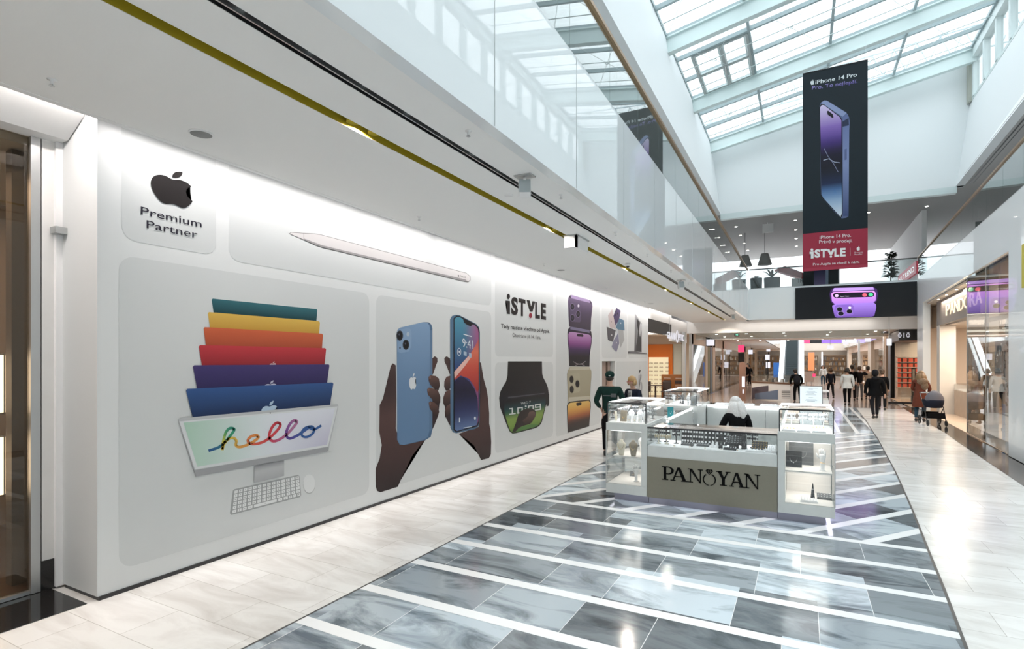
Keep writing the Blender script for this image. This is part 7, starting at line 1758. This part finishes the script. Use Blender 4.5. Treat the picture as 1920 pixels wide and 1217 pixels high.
        if style == 'bob':
            for i in range(13):
                a = math.pi * (.92 + 1.16 * i / 12); off = rt * math.cos(a) * .083 + fw * math.sin(a) * .083; p0 = mid + off * k
                q.tube([p0, p0 + (off * .12 + Vector((0, 0, -.07))) * k, p0 + (off * .05 + Vector((0, 0, -.13))) * k], [.026 * k, .030 * k, .014 * k], 7)
        q.build('hair', hm, t, world=False)
    else:
        q = MB(); q.ell(mid + Vector((0, 0, .016)) * k, (.096 * k, .110 * k, .085 * k), 16, 10); bp = mid + Vector((0, 0, -.01)) * k; q.prism([bp + (rt * .075 * math.cos(a) - fw * (.085 + .0 * a) + fw * .0 + fw * (-.001) + fw * 0 - fw * 0) * k for a in (0,)] + [bp + (rt * .07 * math.cos(a) + fw * (.09 + .07 * math.sin(a))) * k for a in [math.pi * i / 8 for i in range(9)]], (0, 0, .008 * k)); q.build('cap', m_coat['green'], t, world=False)
        q = MB(); q.ell(mid - fw * .02 * k - Vector((0, 0, .055)) * k, (.084 * k, .088 * k, .06 * k), 14, 8); q.build('hair', hm, t, world=False)
        q = MB(); q.ell(mid - fw * .105 * k + Vector((0, 0, -.0)) * k, (.020 * k, .008 * k, .012 * k), 10, 6); q.build('cap_badge', m_alu, t, world=False)
    if style == 'hood': q = MB(); q.ell(mid - fw * .01 * k - Vector((0, 0, .035)) * k, (.112 * k, .120 * k, .135 * k), 16, 10); q.ell(Vector(N['collar'][0]) + Vector((0, -.03, .05)) * k, (.12 * k, .11 * k, .07 * k), 14, 8); q.build('hood', m_coat['charcoal'], t, world=False)
    return t, N, k
# man in the green cap, talking beside the hoarding
t, N, k = person('person in a green cap and dark green jacket seen from behind beside the hoarding', -3.70, 11.5, .25, 1.84, 'green', 'black', 'dark', 'cap', width=1.12, armL=((-.29, -.02, 1.13), (-.20, .16, .98)), armR=((.29, -.02, 1.13), (.18, .18, .98)), headdown=.1)
q = MB(); b = Vector(N['chest'][0]); q.box(b.x - .14, b.x + .10, b.y - .155, b.y - .150, b.z - .01, b.z + .012); q.box(b.x + .03, b.x + .15, b.y - .155, b.y - .15, b.z - .03, b.z + .05); q.build('back_print', m_greydk, t, world=False)
t, N, k = person('blonde person with red glasses, black blazer and striped shirt facing the viewer', -3.48, 12.55, math.pi - .45, 1.72, 'navy', 'black', 'blonde', 'bob', headdown=.35, armL=((-.24, 0, 1.12), (-.10, .22, 1.05)), armR=((.24, 0, 1.12), (.12, .22, 1.05)))
b = Vector(N['brow'][0]); q = MB()
for s_ in (-1, 1): q.tube([b + Vector((s_ * .033 + .026 * math.cos(a), .093, -.006 + .018 * math.sin(a))) for a in [6.283 * i / 12 for i in range(13)]], .0028, 5)
q.tube([b + Vector((-.008, .095, -.003)), b + Vector((.008, .095, -.003))], .0025, 5)
for s_ in (-1, 1): q.tube([b + Vector((s_ * .058, .09, 0)), b + Vector((s_ * .08, 0, -.004))], .0025, 5)
q.build('glasses', mat('red glasses', (.4, .04, .05), .3), t, world=False)
q = MB(); c_ = Vector(N['chest'][0])
for i in range(12): q.prism([(c_.x - .05, c_.y + .135, c_.z + .12 - i * .034), (c_.x + .05, c_.y + .135, c_.z + .12 - i * .034), (c_.x + .05, c_.y + .137, c_.z + .10 - i * .034), (c_.x - .05, c_.y + .137, c_.z + .10 - i * .034)], (0, .004, 0))
q.build('shirt_stripes', m_greydk, t, world=False); q = MB(); q.prism([(c_.x - .055, c_.y + .10, c_.z + .15), (c_.x + .055, c_.y + .10, c_.z + .15), (c_.x + .055, c_.y + .133, c_.z - .3), (c_.x - .055, c_.y + .133, c_.z - .3)], (0, .003, 0)); q.build('shirt', m_coat['stripe'], t, world=False)
# seller in the kiosk, seated on a stool
st = thing('stool', 'round black stool inside the kiosk under the seller', 'stool', (-1.04, 10.75, 0))
q = MB(); q.lathe([(.17, .44), (.18, .47), (.17, .50)], n=20); q.build('seat', m_dark, st, world=False); q = MB(); q.tube([(0, 0, .03), (0, 0, .45)], .03, 8); q.build('column', m_alu, st, world=False)
for i in range(5): a = 6.283 * i / 5; q = MB(); q.tube([(0, 0, .06), (.24 * math.cos(a), .24 * math.sin(a), .025)], .018, 6); q.build('foot', m_dark, st, world=False)
person('seated person with long white blonde hair and black top inside the kiosk', -1.04, 10.80, .35, 1.80, 'black', 'black', 'white', 'long', sit=True, lean=.10, headdown=.5, look=-.4, armL=((-.25, .10, .80), (-.16, .36, .86)), armR=((.25, .08, .78), (.14, .34, .80)))
# walkers
person('person in a long black hooded coat walking away on the white floor', 2.34, 23.3, .12, 1.74, 'black', 'charcoal', 'dark', 'hood', stride=.28, coat=.10, width=1.22)
person('person in black half hidden behind the hooded coat', 2.98, 27.2, -.1, 1.70, 'black', 'black', 'brown', 'short', stride=-.5, width=.95)
person('person in a white jacket and black trousers walking away', 1.88, 29.4, .05, 1.73, 'white', 'black', 'dark', 'bob', stride=.2, coat=.12, width=1.08)
person('person in a dark suit with bare ankles striding away', 1.42, 34.3, .1, 1.66, 'navy', 'charcoal', 'brown', 'bob', stride=-.55, width=.95)
t, N, k = person('person in black with a backpack leaning over the advertising stall', -.16, 29.75, .3, 1.72, 'black', 'black', 'dark', 'short', lean=.45, stride=-.2, width=1.1, armL=((-.26, .12, 1.15), (-.18, .38, 1.10)), armR=((.28, .05, 1.15), (.25, .30, 1.05)))
c_ = Vector(N['chest'][0]); q = MB(); q.ell(c_ + Vector((-.03, -.19, -.08)), (.16, .12, .24), 14, 10, Matrix.Rotation(-.45, 4, 'X')); q.build('backpack', m_coat['charcoal'], t, world=False)
person('taller person in a black coat beside the white jacket', 2.30, 32.6, -.1, 1.84, 'black', 'charcoal', 'dark', 'short', stride=.3, width=1.1)
person('person in black with an arm raised to the head beyond the white jacket', 2.70, 33.6, -.15, 1.76, 'charcoal', 'grey', 'brown', 'short', stride=.2, armR=((.34, .06, 1.32), (.16, .12, 1.50)))
person('person in a beige jumper walking away behind the hooded coat', 3.12, 34.2, .05, 1.76, 'beige', 'black', 'dark', 'short', stride=.2, width=1.1)
person('distant person in a white top coming towards the viewer', 1.55, 50, math.pi, 1.68, 'white', 'jeans', 'brown', 'long', stride=.3)
person('distant person in a black suit and white shirt by the left shops', -4.15, 52, math.pi - .2, 1.80, 'black', 'black', 'dark', 'short', stride=.25)
person('dark figure standing inside the jewellery shop', 5.25, 20.6, -1.4, 1.70, 'charcoal', 'black', 'dark', 'short', z=.012)
person('second dark figure inside the jewellery shop near the hanging poster', 5.9, 19.4, -1.0, 1.72, 'grey', 'black', 'brown', 'short', z=.012)
person('distant seated dark figure beyond the advertising stall, left one', -3.75, 48.5, .5, 1.7, 'black', 'black', 'dark', 'short')
# mother with pram
t, N, k = person('person with long golden hair and rust coloured coat pushing a pram', 3.58, 22.85, -.35, 1.74, 'rust', 'jeans', 'gold', 'long', coat=.42, lean=.12, headdown=.4, stride=.15, armL=((-.24, .05, 1.12), (-.10, .33, 1.0)), armR=((.26, .04, 1.12), (.16, .34, 1.0)))
q = MB(); c_ = Vector(N['collar'][0]); q.ell(c_ + Vector((.07, -.06, -.04)), (.17, .12, .13), 14, 10); q.ell(c_ + Vector((.12, -.09, -.18)), (.12, .06, .14), 12, 8); q.build('scarf', mat('leopard scarf', (.20, .13, .08), .8, var=.85, bscale=38), t, world=False)
t = thing('pram', 'grey and black pram with ribbed hood standing on the dark floor strip', 'pram', (3.74, 21.7, .006), rz=.12)
m_ph = mat('grey pram fabric', (.125, .12, .14), .8, bump=.2, bscale=60); q = MB()
rings = []
for j in range(9):
    a = math.pi * j / 8; Rg = []
    for i in range(13):
        b_ = math.pi * i / 12; rr = .27 * (1 + .035 * math.cos(j * math.pi))
        Rg.append(q.bm.verts.new((.25 * math.cos(b_), -.10 - .0 + rr * math.sin(b_) * math.cos(a) * .95, .80 + rr * 1.15 * math.sin(b_) * math.sin(a) * 1.0 + .0)))
    rings.append(Rg)
for A_, B_ in zip(rings, rings[1:]):
    for i in range(12):
        try: f_ = q.bm.faces.new((A_[i], A_[i + 1], B_[i + 1], B_[i])); f_.smooth = True
        except ValueError: pass
bmesh.ops.remove_doubles(q.bm, verts=q.bm.verts, dist=.0005); q.build('hood', m_ph, t, world=False)
q = MB(); q.lathe([(.10, 0), (.22, .02), (.26, .14), (.27, .26), (.25, .27)], c=(0, 0, .56), n=20, sy=1.45); q.build('carrycot', m_coat['navy'], t, world=False)
q = MB(); q.lathe([(.27, 0), (.275, .02), (.26, .03)], c=(0, .02, .80), n=20, sy=1.4); q.build('cover', m_coat['black'], t, world=False)
q = MB()
for sx in (-.25, .25): q.tube([(sx, -.30, .12), (sx, -.05, .58), (sx, .30, .90), (sx * .9, .48, 1.02)], .014, 7); q.tube([(sx, .36, .16), (sx, .0, .52)], .014, 7)
q.tube([(-.225, .48, 1.02), (.225, .48, 1.02)], .014, 7); q.build('frame', m_dark, t, world=False)
q = MB(); q.tube([(-.2, .48, 1.02), (.2, .48, 1.02)], .020, 8); q.build('handle', m_alu, t, world=False)
q = MB(); q.box(-.23, .23, -.28, .30, .24, .27); q.box(-.23, .23, -.28, -.26, .27, .42); q.box(-.23, .23, .28, .30, .27, .42); q.build('basket', m_coat['black'], t, world=False, bevel=.01)
for x_, y_, r_ in ((-.27, .36, .15), (.27, .36, .15), (-.24, -.32, .10), (.24, -.32, .10)):
    q = MB(); q.tube([(x_, y_ + (r_ - .018) * math.cos(a), r_ + (r_ - .018) * math.sin(a)) for a in [6.283 * i / 20 for i in range(21)]], .018, 6, cap=False); q.tube([(x_ - .03, y_, r_), (x_ + .03, y_, r_)], .025, 8)
    for i in range(4): a = math.pi * i / 4; q.tube([(x_, y_ - (r_ - .02) * math.cos(a), r_ - (r_ - .02) * math.sin(a)), (x_, y_ + (r_ - .02) * math.cos(a), r_ + (r_ - .02) * math.sin(a))], .006, 4)
    q.build('wheel', m_shoe, t, world=False)
